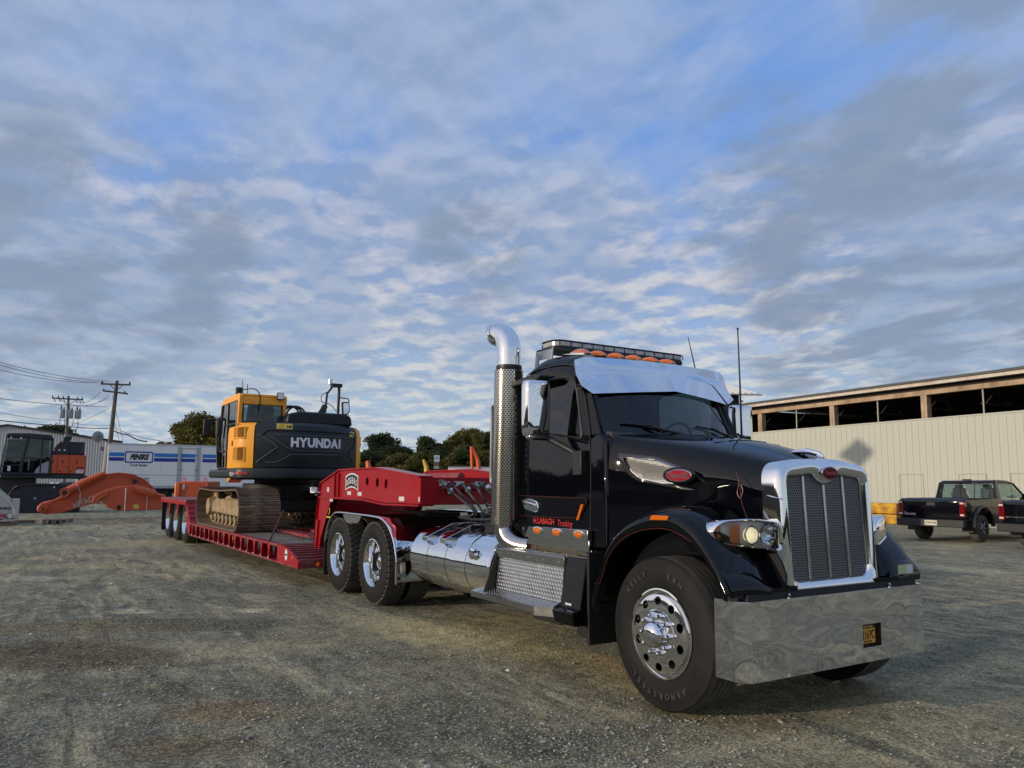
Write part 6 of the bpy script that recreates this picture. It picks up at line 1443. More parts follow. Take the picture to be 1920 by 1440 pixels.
# counterweight
cw = arc(-36, 40, 24); inn = [(a*.55, b*.55) for a, b in cw[::-1]]
q = MB(); rings = []
for z, f in ((1.245, .985), (1.30, 1.0), (1.80, 1.0), (2.04, .995), (2.12, .965), (2.17, .90), (2.175, .6)): rings.append([(a*f, b*f, z) for a, b in cw]+[(a, b, z) for a, b in inn])
q.loft(rings, True, True); CW = part('counterweight', q, ex_dark, EX, smooth=40)
def on_cw(y, z, off=.0):
    yy = max(-RT, min(RT, y)); f = RT+off; return (math.sqrt(max(0, f*f-yy*yy)), yy, z)
def cw_line(pts, r_=.012, name='moulded_line', m=None):
    out = []
    for i in range(len(pts)-1):
        for k in range(10):
            t = k/10; out.append(on_cw(pts[i][0]+(pts[i+1][0]-pts[i][0])*t, pts[i][1]+(pts[i+1][1]-pts[i][1])*t, .002))
    out.append(on_cw(*pts[-1], .002)); q = MB(); q.tube(out, r_, 6); part(name, q, m or ex_dark, CW, smooth=60)
edge = mat('worn moulding edge', (.055, .065, .07), .4)
cw_line([(-.95, 1.86), (-.82, 2.0), (.98, 2.0), (1.06, 1.93), (1.04, 1.72), (.90, 1.60)], .014)
cw_line([(-.98, 1.36), (-.68, 1.62), (-.62, 1.66), (-.70, 1.74), (-.98, 1.92)], .016, m=edge)
cw_line([(-.74, 1.90), (.92, 1.90), (.98, 1.86), (.80, 1.62), (.72, 1.60), (-.28, 1.60), (-.42, 1.64), (-.74, 1.88)], .012, m=edge)
cw_line([(-.84, 1.36), (-.64, 1.36), (-.38, 1.52), (.68, 1.54), (.92, 1.38)], .012, m=edge)
cw_line([(-.98, 1.30), (1.0, 1.30)], .010)
cw_line([(.90, 1.58), (1.05, 1.38)], .012, m=edge)
q = MB()   # recessed name panel, slightly proud plate
pp = [(-.66, 1.865), (.90, 1.865), (.76, 1.64), (-.26, 1.64), (-.38, 1.66)]
cols = 24; A_ = []; B_ = []
for k in range(cols+1):
    y = -.66+1.56*k/cols
    lo_ = 1.64 if -.26 <= y <= .76 else (1.64+(-.26-y)/.40*.225 if y < -.26 else 1.64+(y-.76)/.14*.225); A_.append(on_cw(y, lo_, .004)); B_.append(on_cw(y, 1.868, .004))
q.loft([A_, B_], closed=False, caps=False); part('name_panel', q, mat('darker panel', (.012, .018, .022), .38, var=.2, vscale=2), CW, smooth=60)
word = 'HYUNDAI'; wd = [1.0, .98, 1.0, 1.05, 1.02, 1.02, .52]; tot = sum(wd); y = -.40; span = 1.08
for ch, w_ in zip(word, wd):
    yc = y+span*w_/tot/2; p = on_cw(yc, 1.755, .008); text('brand_lettering', ch, .245, mat('silver lettering', (.72, .72, .76), .45), CW, frame_mtx(p, (-p[1], p[0], 0), (0, 0, 1)), bold=.012, ext=.002, sx=.92); y += span*w_/tot
for y0, y1, z0, z1 in ((-.66, -.37, 2.02, 2.13), (.90, 1.04, 1.93, 2.04)):
    q = MB(); q.loft([[on_cw(y0, z0, .003), on_cw((y0+y1)/2, z0, .003), on_cw(y1, z0, .003)], [on_cw(y0, z1, -.0), on_cw((y0+y1)/2, z1, -.0), on_cw(y1, z1, -.0)]], closed=False, caps=False); part('warning_label', q, mat('yellow label', (.62, .48, .08), .45, var=.1, vscale=30), CW)
p = on_cw(-.58, 2.065, .006); q = MB(); q.tube([(p[0], -.62, 2.04), (p[0]+.0, -.575, 2.11), (p[0], -.53, 2.04), (p[0], -.62, 2.04)], .005, 4); part('warning_mark', q, ink, CW)
for yy in (-.48, -.44, -.41): p = on_cw(yy, 2.07, .006); q = MB(); q.box(p[0]-.004, p[0]+.002, yy, yy+.02, 2.045, 2.095); part('warning_mark', q, ink, CW)
# lower belt with model number and red lamp strip
q = MB(); rings = []
pl_ = arc(-70, 42, 30, RT+.01, YH+.02); inn2 = [(a*.7, b*.7) for a, b in pl_[::-1]]
q.loft([[(a*f, b*f, z) for a, b in pl_]+[(a, b, z) for a, b in inn2] for z, f in ((1.02, .93), (1.06, .99), (1.20, 1.0), (1.243, .99))], True, True); part('lower_belt', q, ex_dark, EX, smooth=40)
def belt(a, z, off=.0): x, y = plan_pt(R(a), RT+.01+off, YH+.02+off); return (x, y, z)
q = MB(); q.loft([[belt(a, 1.125, .003) for a in range(-52, -39, 2)], [belt(a, 1.175, .003) for a in range(-52, -39, 2)]], closed=False, caps=False); part('red_reflector', q, mat('red reflector', (.30, .012, .02), .3), EX)
for i, ch in enumerate('HX235LCR'):
    a = -66+i*1.9; p = belt(a, 1.13, .004); nx = Vector((cos(R(a)), sin(R(a)), 0)) if abs(p[1]) < YH+.02 else Vector((0, -1, 0)); text('model_lettering', ch, .105 if i < 5 else .06, white_decal, EX, frame_mtx(p, (-nx.y, nx.x, 0), (0, 0, 1)), bold=.003, ext=.001, sx=.8)
# orange side doors on both flanks
for s_, a0, a1 in ((-1, -37, -80), (1, 41, 82)):
    SD_ = sub('side_door', EX); pl_ = arc(a0, a1, 14); pl_ = [(x, y) for x, y in pl_]; 
    inn3 = [(a*.75, b*.75) for a, b in pl_[::-1]]
    q = MB(); q.loft([[(a*f, b*f, z) for a, b in pl_]+[(a, b, z) for a, b in inn3] for z, f in ((1.25, .995), (1.27, 1.0), (1.95, 1.0), (2.08, .985), (2.15, .94), (2.165, .8))], True, True); part('door_panel', q, ex_orange, SD_, smooth=45)
    for z0, z1 in ((1.40, 1.66), (1.86, 2.06)) if s_ < 0 else ((1.4, 1.6), (1.75, 1.95)):
        if s_ < 0:
            def sp_(t, z, off): x, y = plan_pt(R(-43-20*t), RT+off, YH+off); return (x, y, z)
            zc = (z0+z1)/2
            z0, z1 = z0-.02, z1+.0
            q = MB(); loop = [(k/10, z0) for k in range(11)]+[(1, z1)]+[(1-k/10, z1) for k in range(1, 11)]
            q.tube([sp_(t, z, .004) for t, z in loop]+[sp_(0, z0, .004)], .016, 6); part('grille_frame', q, ex_orange, SD_)
            q = MB(); q.loft([[sp_(k/10, z0, .003) for k in range(11)], [sp_(k/10, z1, .003) for k in range(11)]], closed=False, caps=False); part('grille_dark', q, inner_dark, SD_, smooth=60)
            q = MB(); nx_, nz_ = 11, 6; dt = 1/nx_; dz_ = (z1-z0)/nz_
            for i in range(nx_):
                for j in range(nz_):
                    c_ = (i*dt, z0+j*dz_); q.tube([sp_(c_[0], c_[1], .008), sp_(c_[0]+dt, c_[1]+dz_, .008)], .0035, 4); q.tube([sp_(c_[0]+dt, c_[1], .008), sp_(c_[0], c_[1]+dz_, .008)], .0035, 4)
            part('grille_mesh', q, ex_orange, SD_, smooth=0, fix=False)['kind'] = 'stuff'
        else:
            q = MB(); q.tube([(plan_pt(R(a), RT+.004, YH+.004)[0], plan_pt(R(a), RT+.004, YH+.004)[1], z) for a, z in ((50, z0), (62, z0), (62, z1), (50, z1), (50, z0))], .014, 6); part('pressed_panel', q, ex_orange, SD_)
    q = MB(); x, y = plan_pt(R(-66 if s_ < 0 else 66), RT+.006, YH+.006); q.box(x-.012, x+.012, y-.012, y+.012, 1.70, 1.80); part('door_latch', q, inner_dark, SD_)
# deck of the house, engine hood, pipes
q = MB(); q.prism(arc(-70, 75, 20, RT*.97, YH*.98)+[(-1.3, YH*.98), (-1.3, -.2), (.2, -.2), (.2, -YH*.98)], 1.25, 2.12, 'z'); part('machine_room', q, ex_dark, EX, bevel=.03)
q = MB(); q.prism(rounded([(-.42, 2.16), (-.38, 2.36), (-.15, 2.42), (.78, 2.42), (.95, 2.37), (.99, 2.16)], .06, 4), .15, 1.35, 'x'); q.v = [(a, b+.02, c) for a, b, c in q.v]; part('engine_hood', q, ex_dark, EX, bevel=.04, smooth=30)
q = MB(); q.lathe([(0, .055), (.05, .06), (.07, .04), (.07, 0)], (1.25, .16, 2.18), 'z', 14); part('orange_cap', q, ex_orange, EX)
for dy in (0, .07, .14): 
    q = MB(); q.tube([(.4-.1*dy, -.05+dy+.22*cos(t), 2.36+.25*sin(t)) for t in [pi*k/10 for k in range(11)]], .022, 6); part('hydraulic_hose', q, frame_black, EX, smooth=60)
q = MB(); q.tube([(.9, .42, 2.40), (.9, .50, 2.52), (.85, .56, 2.60)], [.05, .06, .065], 12); part('exhaust_pipe', q, frame_black, EX)
q = MB(); q.lathe([(0, .06), (.10, .06), (.12, .05), (.15, 0)], (-.4, 1.12, 2.16), 'z', 14); part('filler_neck', q, ex_orange, EX)
# mirror post with camera, right side
MP = sub('mirror_post', EX); 
q = MB(); q.tube([(-.6, 1.38, 1.9), (-.6, 1.40, 3.28)], .035, 8); q.box(-.66, -.5, 1.20, 1.44, 3.22, 3.30); q.tube([(-.6, 1.25, 3.25), (-.58, 1.10, 3.05), (-.55, 1.06, 2.6)], .025, 6); part('post', q, frame_black, MP)
q = MB(); q.lathe([(3.28, .05), (3.40, .05), (3.41, .0)], (-.6, 1.18, 0), 'z', 12); part('camera', q, brushed, MP)
q = MB(); q.tube(spline([(-.6, 1.12, 3.1), (-.6, .98, 3.0), (-.6, 1.0, 2.85), (-.6, 1.2, 2.8), (-.6, 1.35, 2.65)], 5), .01, 5); part('camera_cable', q, frame_black, MP)
q = MB(); q.tube([(-.6, 1.40, 2.98), (-.6, 1.62, 2.97), (-.6, 1.66, 2.9)], .014, 6); q.tube([(-.6, 1.40, 2.50), (-.6, 1.60, 2.50), (-.6, 1.65, 2.58)], .014, 6); part('mirror_bracket', q, frame_black, MP)
q = MB(); q.prism(rounded([(1.50, 2.56), (1.47, 2.88), (1.66, 2.90), (1.68, 2.66), (1.60, 2.56)], .03, 3), -.64, -.58, 'x'); part('mirror_shell', q, frame_black, MP, bevel=.01)
q = MB(); q.prism(rounded([(1.52, 2.60), (1.50, 2.85), (1.635, 2.87), (1.655, 2.68), (1.59, 2.60)], .02, 3), -.579, -.572, 'x'); part('mirror_glass', q, mat('mirror glass', (.7, .72, .75), .02, 1), MP)
# cab: x from front (-) to rear, on the left side
CB = sub('operator_cab', EX); x0, x1, y0, y1, z0, z1 = -.35, 1.15, -1.25, -.30, 1.25, 2.76
x0, x1 = -.60, 1.02
def bars(P, r_, nm, m):
    q = MB()
    for a, b in P: q.tube([a, b], r_, 8)
    return part(nm, q, m, CB, smooth=50)
def rpost(a, b, w_, m=ex_orange, nm='cab_pillar'):
    q = MB(); q.tube([a, b], w_, 4); return part(nm, q, m, CB, bevel=.015)
q = MB(); q.prism(rounded([(x1-.10, 2.10), (x1-.02, 2.72), (x1-.10, z1), (x0+.22, z1-.02), (x0+.10, z1-.08), (x0+.02, z1-.14), (x0+.16, z1-.14), (x1-.16, z1-.13), (x1-.2, 2.10)], .04, 3), y0, y0+.07, 'y'); q.prism(rounded([(x1-.10, 2.10), (x1-.02, 2.72), (x1-.10, z1), (x0+.22, z1-.02), (x0+.10, z1-.08), (x0+.02, z1-.14), (x0+.16, z1-.14), (x1-.16, z1-.13), (x1-.2, 2.10)], .04, 3), y1-.07, y1, 'y'); part('cab_side_frame', q, ex_orange, CB, bevel=.015)['kind'] = 'stuff'
q = MB(); q.prism(rounded([(x1-.10, z1-.07), (x1-.09, z1), (x0+.22, z1-.02), (x0+.1, z1-.1)], .03, 3), y0+.071, y1-.071, 'y'); part('roof', q, ex_orange, CB, bevel=.01)
q = MB(); q.box(x1-.13, x1-.03, y0+.071, y1-.071, z1-.22, z1-.072); q.box(x1-.15, x1-.05, y0+.071, y1-.071, 1.25, 2.16); part('rear_panel', q, ex_orange, CB, bevel=.02)
q = MB(); q.box(x1-.09, x1-.05, y0+.071, y0+.10, 2.16, z1-.22); q.box(x1-.09, x1-.05, y1-.10, y1-.071, 2.16, z1-.22); q.box(x1-.09, x1-.05, y0+.1, y1-.1, 2.16, 2.20); part('rear_window_seal', q, black_plastic, CB)['kind'] = 'stuff'
q = MB(); q.box(x1-.075, x1-.065, y0+.10, y1-.10, 2.20, z1-.22); part('rear_window', q, machine_glass, CB)
q = MB(); q.prism([(x1-.2, 1.26), (x1-.20, z1-.15), (x0+.10, z1-.15), (x0-.06, 2.0), (x0-.02, 1.26)], y0+.012, y0+.022, 'y'); part('side_window', q, machine_glass, CB)
q = MB(); q.prism([(x1-.2, 1.26), (x1-.20, z1-.15), (x0+.10, z1-.15), (x0-.06, 2.0), (x0-.02, 1.26)], y1-.022, y1-.012, 'y'); part('side_window', q, machine_glass, CB)
q = MB(); q.add([(x0+.10, y0+.03, z1-.15), (x0-.06, y0+.03, 2.0), (x0-.06, y1-.03, 2.0), (x0+.10, y1-.03, z1-.15)], [(0, 1, 2, 3)]); q.add([(x0-.06, y0+.03, 2.0), (x0-.02, y0+.03, 1.3), (x0-.02, y1-.03, 1.3), (x0-.06, y1-.03, 2.0)], [(0, 1, 2, 3)]); part('front_window', q, machine_glass, CB, fix=False)
for a, b in (((x0+.10, z1-.15), (x0-.06, 2.0)), ((x0-.06, 2.0), (x0-.02, 1.26)), ((x0+.62, z1-.15), (x0+.62, 1.26)), ((x0-.02, 1.62), (x1-.2, 1.62)), ((x0-.02, 1.26), (x1-.2, 1.26)), ((x0+.62, 2.15), (x1-.2, 2.15)), ((x1-.19, 1.26), (x1-.19, z1-.15))):
    q = MB(); q.tube([(a[0], y0+.01, a[1]), (b[0], y0+.01, b[1])], .030, 6); part('door_frame', q, frame_black, CB)
q = MB(); q.tube([(x0+.5, y0-.03, 1.9), (x0+.5, y0-.03, 1.3)], .012, 6); part('door_rail', q, frame_black, CB)
q = MB(); q.prism([(x1-.2, 1.25), (x1-.20, 1.60), (x0+.7, 1.60), (x0+.7, 1.25)], y0+.03, y0+.06, 'y'); part('lower_door_panel', q, ex_dark, CB)
q = MB(); q.prism(rounded([(.35, 1.75), (.75, 1.72), (.86, 2.55), (.66, 2.58)], .06, 3), y0+.25, y1-.22, 'y'); q.box(.05, .7, y0+.22, y1-.2, 1.6, 1.78); part('operator_seat', q, mat('seat cloth', (.05, .05, .055), .8), CB, bevel=.03)
q = MB(); q.tube([(x0-.02, y0-.02, 1.28), (x0-.04, y0-.06, 1.9), (x0+.0, y0-.08, 2.30), (x0+.02, y0-.03, 2.35)], .02, 6); part('hand_rail', q, frame_black, CB)
q = MB(); q.tube([(x0-.05, y0, 2.30), (x0-.1, y0-.16, 2.34), (x0-.1, y0-.20, 2.26)], .018, 6); part('mirror_stay', q, frame_black, CB)
q = MB(); q.box(x0-.12, x0-.07, y0-.34, y0-.17, 1.95, 2.33); part('wing_mirror', q, frame_black, CB, bevel=.03)
q = MB(); q.tube([(x0+.28, y0-.02, 2.34), (x0+.24, y0-.08, 2.34)], .015, 6); q.box(x0+.30, x0+.36, y0-.13, y0-.03, 1.98, 2.28); part('small_mirror', q, frame_black, CB, bevel=.02)
for yy in (-1.18,):
    q = MB(); q.box(x0+.9, x0+1.0, yy, yy+.12, z1, z1+.18); part('beacon_bracket', q, frame_black, CB, bevel=.01)
q = MB(); q.tube(spline([(x0+1.0, -1.1, z1+.12), (x1-.1, -.95, z1+.10), (x1-.03, -.85, z1-.05), (x1-.03, -.86, z1-.35)], 5), .012, 5); part('beacon_cable', q, frame_black, CB)
for yy, h_ in ((-1.0, .35), (-.9, .28)): q = MB(); q.tube([(x0+.8, yy, z1), (x0+.8, yy-.02, z1+h_)], .008, 5); part('aerial', q, frame_black, CB)
q = MB(); q.box(x1-.03, x1+.05, -.52, -.38, z1-.10, z1+.05); part('work_lamp', q, frame_black, CB, bevel=.015)
q = MB(); q.box(x1+.0501, x1+.056, -.505, -.395, z1-.085, z1+.035); part('lamp_glass', q, mat('lamp bowl', (.3, .31, .32), .25, .85), CB)
# boom of the excavator running down behind the house
q = MB(); q.prism([(-.9, 1.3), (-1.2, 1.7), (-2.4, 2.1), (-3.6, 1.9), (-4.9, 1.25), (-4.9, .95), (-3.5, 1.45), (-2.4, 1.6), (-1.4, 1.25)], -.1, .25, 'y'); part('boom', q, ex_orange, EX, bevel=.02)
# tie-down chain
mb = MB(); chain = mat('rusty chain', (.10, .035, .025), .6, .3, var=.3, vscale=20)
def link_run(a, b, mbx, s=.045):
    a, b = Vector(a), Vector(b); n = int((b-a).length/(s*1.3)); d = (b-a).normalized(); u = d.orthogonal().normalized(); v_ = d.cross(u)
    for k in range(n):
        c = a.lerp(b, (k+.5)/n); w_ = u if k % 2 else v_; P = [c+d*(s*.8*cos(t))+w_*(s*.42*sin(t)) for t in [2*pi*j/8 for j in range(9)]]; mbx.tube(P, .009, 4)
link_run((-3.05, -1.26, .56), (-4.55, -.60, 1.0), mb); link_run((-3.6, -.98, .70), (-2.85, -.75, .58), mb)
o = part('tie_down_chain', mb, chain, None, fix=False); o.matrix_world = TM; tag(o, 'rusty tie down chain stretched from the deck edge to the near crawler track', 'chain')
mb = MB(); link_run((-3.2, 1.2, .56), (-4.6, .55, 1.0), mb); o = part('tie_down_chain', mb, chain, None, fix=False); o.matrix_world = TM; tag(o, 'rusty tie down chain on the far side of the deck, between the tracks', 'chain')
# ================================================================== other things in the yard
def tyre_simple(q, x, y, z, R0, w, rim=.6):
    q.lathe([(-w/2, R0*rim), (-w/2-.005, R0*.8), (-w/2+.02, R0*.97), (-w/2+.04, R0), (w/2-.04, R0), (w/2-.02, R0*.97), (w/2+.005, R0*.8), (w/2, R0*rim)], (x, y, z), 'y', 28)
# ---- rental van trailer
loc, rz = facing(198, 49.0, R(0))
PT = thing('box_trailer', 'white rental box trailer with blue stripes, a framed lettered sign and a side door', 'trailer', loc, rz)
PT.scale = (.86, 1, 1)
L_ = 13.0; Zb, Zt = 1.13, 3.98
q = MB(); q.box(0, L_, 0, 2.5, Zb, Zt); part('body', q, white_paint, PT, bevel=.03)
alu = mat('aluminium trim', (.42, .43, .43), .45, .6)
q = MB(); q.box(-.01, L_, -.02, -.001, Zt-.10, Zt+.01); part('top_rail', q, mat('pale rail', (.55, .55, .53), .5), PT)
q = MB(); q.box(-.01, L_, -.03, -.001, Zb-.05, Zb+.12); part('bottom_rail', q, alu, PT)
q = MB(); q.box(.02, L_, -.012, -.001, 1.93, 1.965); part('rub_rail', q, alu, PT)
for i in range(1, 11):
    q = MB(); q.box(i*1.22, i*1.22+.012, -.006, -.001, Zb+.12, Zt-.1); part('panel_seam', q, mat('seam grey', (.5, .5, .49), .5), PT)
b1 = mat('rental light blue', (.02, .19, .52), .4); b2 = mat('rental dark blue', (.012, .03, .30), .4)
for a, b_ in ((.12, 1.13), (3.18, 6.12), (6.65, 8.95), (9.5, 12.9)):
    q = MB(); q.box(a, b_, -.0135, -.0125, 3.14, 3.38); part('blue_stripe', q, b1, PT); q = MB(); q.box(a, b_, -.0135, -.0125, 2.84, 3.07); part('dark_blue_stripe', q, b2, PT)
q = MB(); o1_ = rounded([(1.17, 2.73), (1.17, 3.47), (3.12, 3.47), (3.12, 2.73)], .14, 5); o2_ = rounded([(1.25, 2.81), (1.25, 3.39), (3.04, 3.39), (3.04, 2.81)], .09, 5); q.ring([(a, -.0145, b) for a, b in o1_], [(a, -.0145, b) for a, b in o2_]); part('sign_border', q, b2, PT)
text('trailer_lettering', 'PENSKE', .46, ink, PT, frame_mtx((2.14, -.0155, 3.10), (1, 0, 0), (0, 0, 1)), shear=.35, bold=.028, sx=.78, ext=.0005)
text('trailer_lettering', 'Truck Rental', .24, ink, PT, frame_mtx((2.10, -.0155, 2.58), (1, 0, 0), (0, 0, 1)), shear=.3, bold=.004, sx=.95, ext=.0005)
text('trailer_lettering', 'GoPenske.com', .22, ink, PT, frame_mtx((2.25, -.0155, 1.72), (1, 0, 0), (0, 0, 1)), shear=.3, bold=.004, ext=.0005)
text('trailer_lettering', '1-800-PENSKE', .20, ink, PT, frame_mtx((2.3, -.0155, 1.50), (1, 0, 0), (0, 0, 1)), shear=.3, bold=.004, ext=.0005)
DR = sub('side_door', PT)
for a in (4.85, 6.38):
    a += 0; 
for a in (6.12-.25, 6.12+1.15, ): pass
XD = 4.86
q = MB(); q.box(XD, XD+.20, -.045, -.015, Zb+.02, Zt-.14); part('door_post', q, alu, DR)
q = MB(); q.box(XD+1.45, XD+1.65, -.045, -.015, Zb+.02, Zt-.14); part('door_post', q, alu, DR)
q = MB(); q.box(XD+.2, XD+1.45, -.035, -.015, Zt-.26, Zt-.2); part('door_header', q, alu, DR)
for xx in (XD+.28, XD+1.38):
    q = MB(); q.tube([(xx, -.06, Zb+.15), (xx, -.06, Zt-.3)], .018, 6); part('lock_rod', q, mat('rod grey', (.2, .2, .2), .5, .5), DR)
    for z in (1.5, 2.3, 3.3): q = MB(); q.box(xx-.08, xx+.08, -.08, -.04, z-.03, z+.03); part('hinge', q, mat('rod grey', (.2, .2, .2), .5, .5), DR)
q = MB(); q.box(.3, L_-.3, .8, 1.7, .85, Zb-.05); part('under_frame', q, frame_black, PT)
for x in (3.6, 4.85):
    q = MB(); tyre_simple(q, x, .35, .5, .5, .5); part('wheel', q, rubber, PT)
    q = MB(); tyre_simple(q, x, 2.15, .5, .5, .5); part('wheel', q, rubber, PT)
q = MB(); q.box(8.7, 8.85, .4, .55, .1, Zb); q.box(8.6, 8.95, .3, .6, .0, .1); part('landing_gear', q, frame_black, PT)
q = MB(); q.box(5.8, 8.6, .02, .9, .35, 1.0); part('side_skirt_box', q, frame_black, PT)

# ---- big orange and black excavator without its arm, left edge
loc, rz = facing(52, 37.5, R(0))
ZX = thing('excavator', 'orange and black crawler excavator without boom parked at the left edge', 'excavator', loc, rz)
ZX.scale = (.844, 1, 1); k_ = 37.5/1430.0
def zx(px, py, dy=0):   # metres in the local frame
    return ((px-52)*k_, dy, (907-py)*k_*.995+1.50)
HOUS = sub('house', ZX); 
q = MB(); q.box((2-52)*k_, (158-52)*k_, -1.5, 1.5, zx(0, 902)[2], zx(0, 893)[2]); part('house_frame', q, hit_dark, ZX, bevel=.04)
q = MB(); x0, z0 = zx(89, 894)[0], zx(0, 892.5)[2]; x1, z1 = zx(159.5, 0)[0], zx(0, 858)[2]
for i, (a, b_) in enumerate(((0, .215), (.218, .53), (.533, 1.0))):
    q = MB(); q.box(x0+(x1-x0)*a, x0+(x1-x0)*b_-.01, -1.55, -1.35, z0, z1); part('side_panel', q, hitachi, ZX, bevel=.02)
    q = MB(); q.box(x0+(x1-x0)*(a*.6+b_*.4), x0+(x1-x0)*(a*.6+b_*.4)+.04, -1.57, -1.55, z0+.5, z0+.62); part('panel_latch', q, inner_dark, ZX)
    q = MB(); q.box(x0+(x1-x0)*a+.1, x0+(x1-x0)*a+.16, -1.57, -1.55, z0+.08, z0+.14); part('panel_latch', q, inner_dark, ZX)
q = MB(); q.box(x0, x1, -1.34, 1.4, z0, z1-.06); part('machine_room', q, hit_dark, ZX)
text('model_lettering', '490', .24, white_decal, ZX, frame_mtx((zx(146.5, 0)[0], -1.556, zx(0, 889)[2]), (1, 0, 0), (0, 0, 1)), shear=.2, bold=.018, sx=1.05)
text('model_lettering', 'ZAXIS', .13, mat('maroon print', (.12, .005, .01), .4), ZX, frame_mtx((zx(147, 0)[0], -1.556, zx(0, 882)[2]), (1, 0, 0), (0, 0, 1)), bold=.006, shear=.3)
q = MB(); q.prism([(zx(92, 0)[0], z1), (zx(92, 0)[0], zx(0, 850)[2]), (zx(108, 0)[0], zx(0, 832)[2]), (zx(125, 0)[0], zx(0, 831)[2]), (zx(125, 0)[0], z1)], -1.45, 1.2, 'y'); part('engine_hood', q, mat('hood olive black', (.020, .022, .018), .6), ZX, bevel=.02)
q = MB(); q.box(zx(125, 0)[0]+.01, zx(154.5, 0)[0], -1.47, 1.2, z1+.01, zx(0, 833)[2]); part('engine_hood', q, hit_dark, ZX, bevel=.02)
q = MB(); q.prism([(zx(113, 0)[0], zx(0, 832)[2]), (zx(115, 0)[0], zx(0, 823)[2]), (zx(131, 0)[0], zx(0, 821)[2]), (zx(127, 0)[0], zx(0, 830)[2])], -.9, -.2, 'y'); part('intake_duct', q, mat('hood olive black', (.020, .022, .018), .6), ZX)
for px in (96, 106, 116):
    q = MB(); q.lathe([(0, .05), (-.02, .05), (-.02, 0)], (zx(px, 0)[0], -1.452, zx(0, 849)[2]), 'y', 10); part('bolt_cap', q, refl, ZX)
q = MB(); q.box(zx(109, 0)[0], zx(112, 0)[0], -1.5, -1.45, zx(0, 835)[2], zx(0, 832)[2]); part('orange_lamp', q, amber, ZX)
for i in range(6):
    q = MB(); q.box(zx(148, 0)[0], zx(151, 0)[0], -1.485, -1.47, zx(0, 840+i*2.6)[2], zx(0, 838.8+i*2.6)[2]); part('vent_slot', q, mat('slot grey', (.12, .12, .12), .6), ZX)
# cab: front pane at left, side door right
def quad(pts, m, name, par, th=.02, bevel=0):
    q = MB(); P = [(a, b) for a, b in pts]; return q
fr = [(2, 893), (9, 828), (42, 829), (45, 835), (36, 893)]
def cabpoly(pts): return [((px-52)*k_, zx(0, py)[2]) for px, py in pts]
CBH = sub('operator_cab', ZX)
q = MB(); P = cabpoly([(38, 893), (49, 825), (88, 824), (92, 830), (91, 893)]); q.prism(P, -1.52, -1.50, 'y'); part('side_glass', q, machine_glass, CBH)
q = MB(); P = cabpoly([(2, 893), (10, 828), (44, 828), (36, 893)]); q.prism(P, -1.53, -1.50, 'y'); part('front_glass', q, machine_glass, CBH)
q = MB(); q.prism(cabpoly([(3, 893), (10, 830), (88, 828), (90, 893)]), -.1, -.05, 'y'); part('cab_back', q, inner_dark, CBH)
for pts, w_ in ((((0, 893), (8, 828)), .05), (((8, 827), (45, 827)), .06), (((37, 893), (39, 870), (47, 829)), .09), (((46, 826), (88, 825)), .08), (((91, 893), (92, 828)), .07), (((73, 893), (74, 828)), .05), (((3, 880), (36, 878)), .03), (((40, 866), (72, 866)), .03), (((0, 894), (92, 894)), .06)):
    q = MB(); q.tube([((a-52)*k_, -1.54, zx(0, b)[2]) for a, b in pts], w_, 6); part('cab_frame', q, hit_dark, CBH)
q = MB(); q.prism(cabpoly([(6, 827), (10, 821), (50, 820), (90, 822), (94, 829), (90, 831)]), -1.62, -.1, 'y'); part('cab_roof', q, hit_dark, CBH, bevel=.03)
for px in (16, 34): q = MB(); q.box((px-53.5)*k_, (px-50.5)*k_, -1.66, -1.625, zx(0, 831)[2], zx(0, 827.5)[2]); part('work_lamp', q, refl, CBH)
q = MB(); q.prism(cabpoly([(62, 892), (66, 884), (74, 876), (84, 871), (88, 871), (88, 892)]), -1.57, -1.55, 'y'); part('silver_swoosh', q, mat('silver panel', (.28, .29, .33), .4, .4), CBH)
q = MB(); q.box(zx(50, 0)[0], zx(60, 0)[0], -1.1, -.6, zx(0, 888)[2], zx(0, 866)[2]); part('operator_seat', q, mat('seat pale', (.25, .25, .24), .8), CBH, bevel=.08)
q = MB(); q.box(zx(51, 0)[0], zx(60, 0)[0], -1.495, -1.49, zx(0, 860)[2], zx(0, 848)[2]); part('window_sticker', q, mat('pale green sticker', (.40, .45, .25), .6), CBH)
q = MB(); q.box(zx(13.5, 0)[0], zx(19, 0)[0], -1.56, -1.535, zx(0, 889)[2], zx(0, 880)[2]); part('white_sticker', q, white_decal, CBH)
# tracks: long side seen obliquely
for dy in (-1.75, 1.0):
    TT = sub('crawler_track', ZX)
    prof_ = cabpoly([(18, 962), (14, 950), (22, 926), (42, 914), (122, 914), (140, 925), (152, 945), (150, 960), (140, 966), (30, 966)]); prof_ = [(a, max(.0, b)) for a, b in prof_]
    q = MB(); q.prism(prof_, dy, dy+.75, 'y'); part('track_frame', q, hit_dark, TT, bevel=.05)
    path_ = spline([(a, b) for a, b in prof_]+[prof_[0]], 5)
    for i in range(len(path_)-1):
        a, b_ = path_[i], path_[i+1]; q = MB(); d = Vector((b_[0]-a[0], b_[1]-a[1])); n_ = Vector((-d.y, d.x)).normalized()*.05
        q.prism([(a[0]-n_.x, a[1]-n_.y), (b_[0]-n_.x, b_[1]-n_.y), (b_[0]+n_.x*.6, b_[1]+n_.y*.6), (a[0]+n_.x*.6, a[1]+n_.y*.6)], dy-.08, dy+.85, 'y'); part('track_shoe', q, track_steel if i < 14 else dark_steel, TT)
for px, py in ((101, 918), (114, 924), (67, 938)): q = MB(); q.box(zx(px-1.5, 0)[0], zx(px+1.5, 0)[0], -1.78, -1.76, zx(0, py+1.5)[2], zx(0, py-1.5)[2]); part('frame_mark', q, refl, ZX)
q = MB(); q.box(-2.2, .4, -1.0, 1.0, .5, 1.7); part('undercarriage', q, hit_dark, ZX)

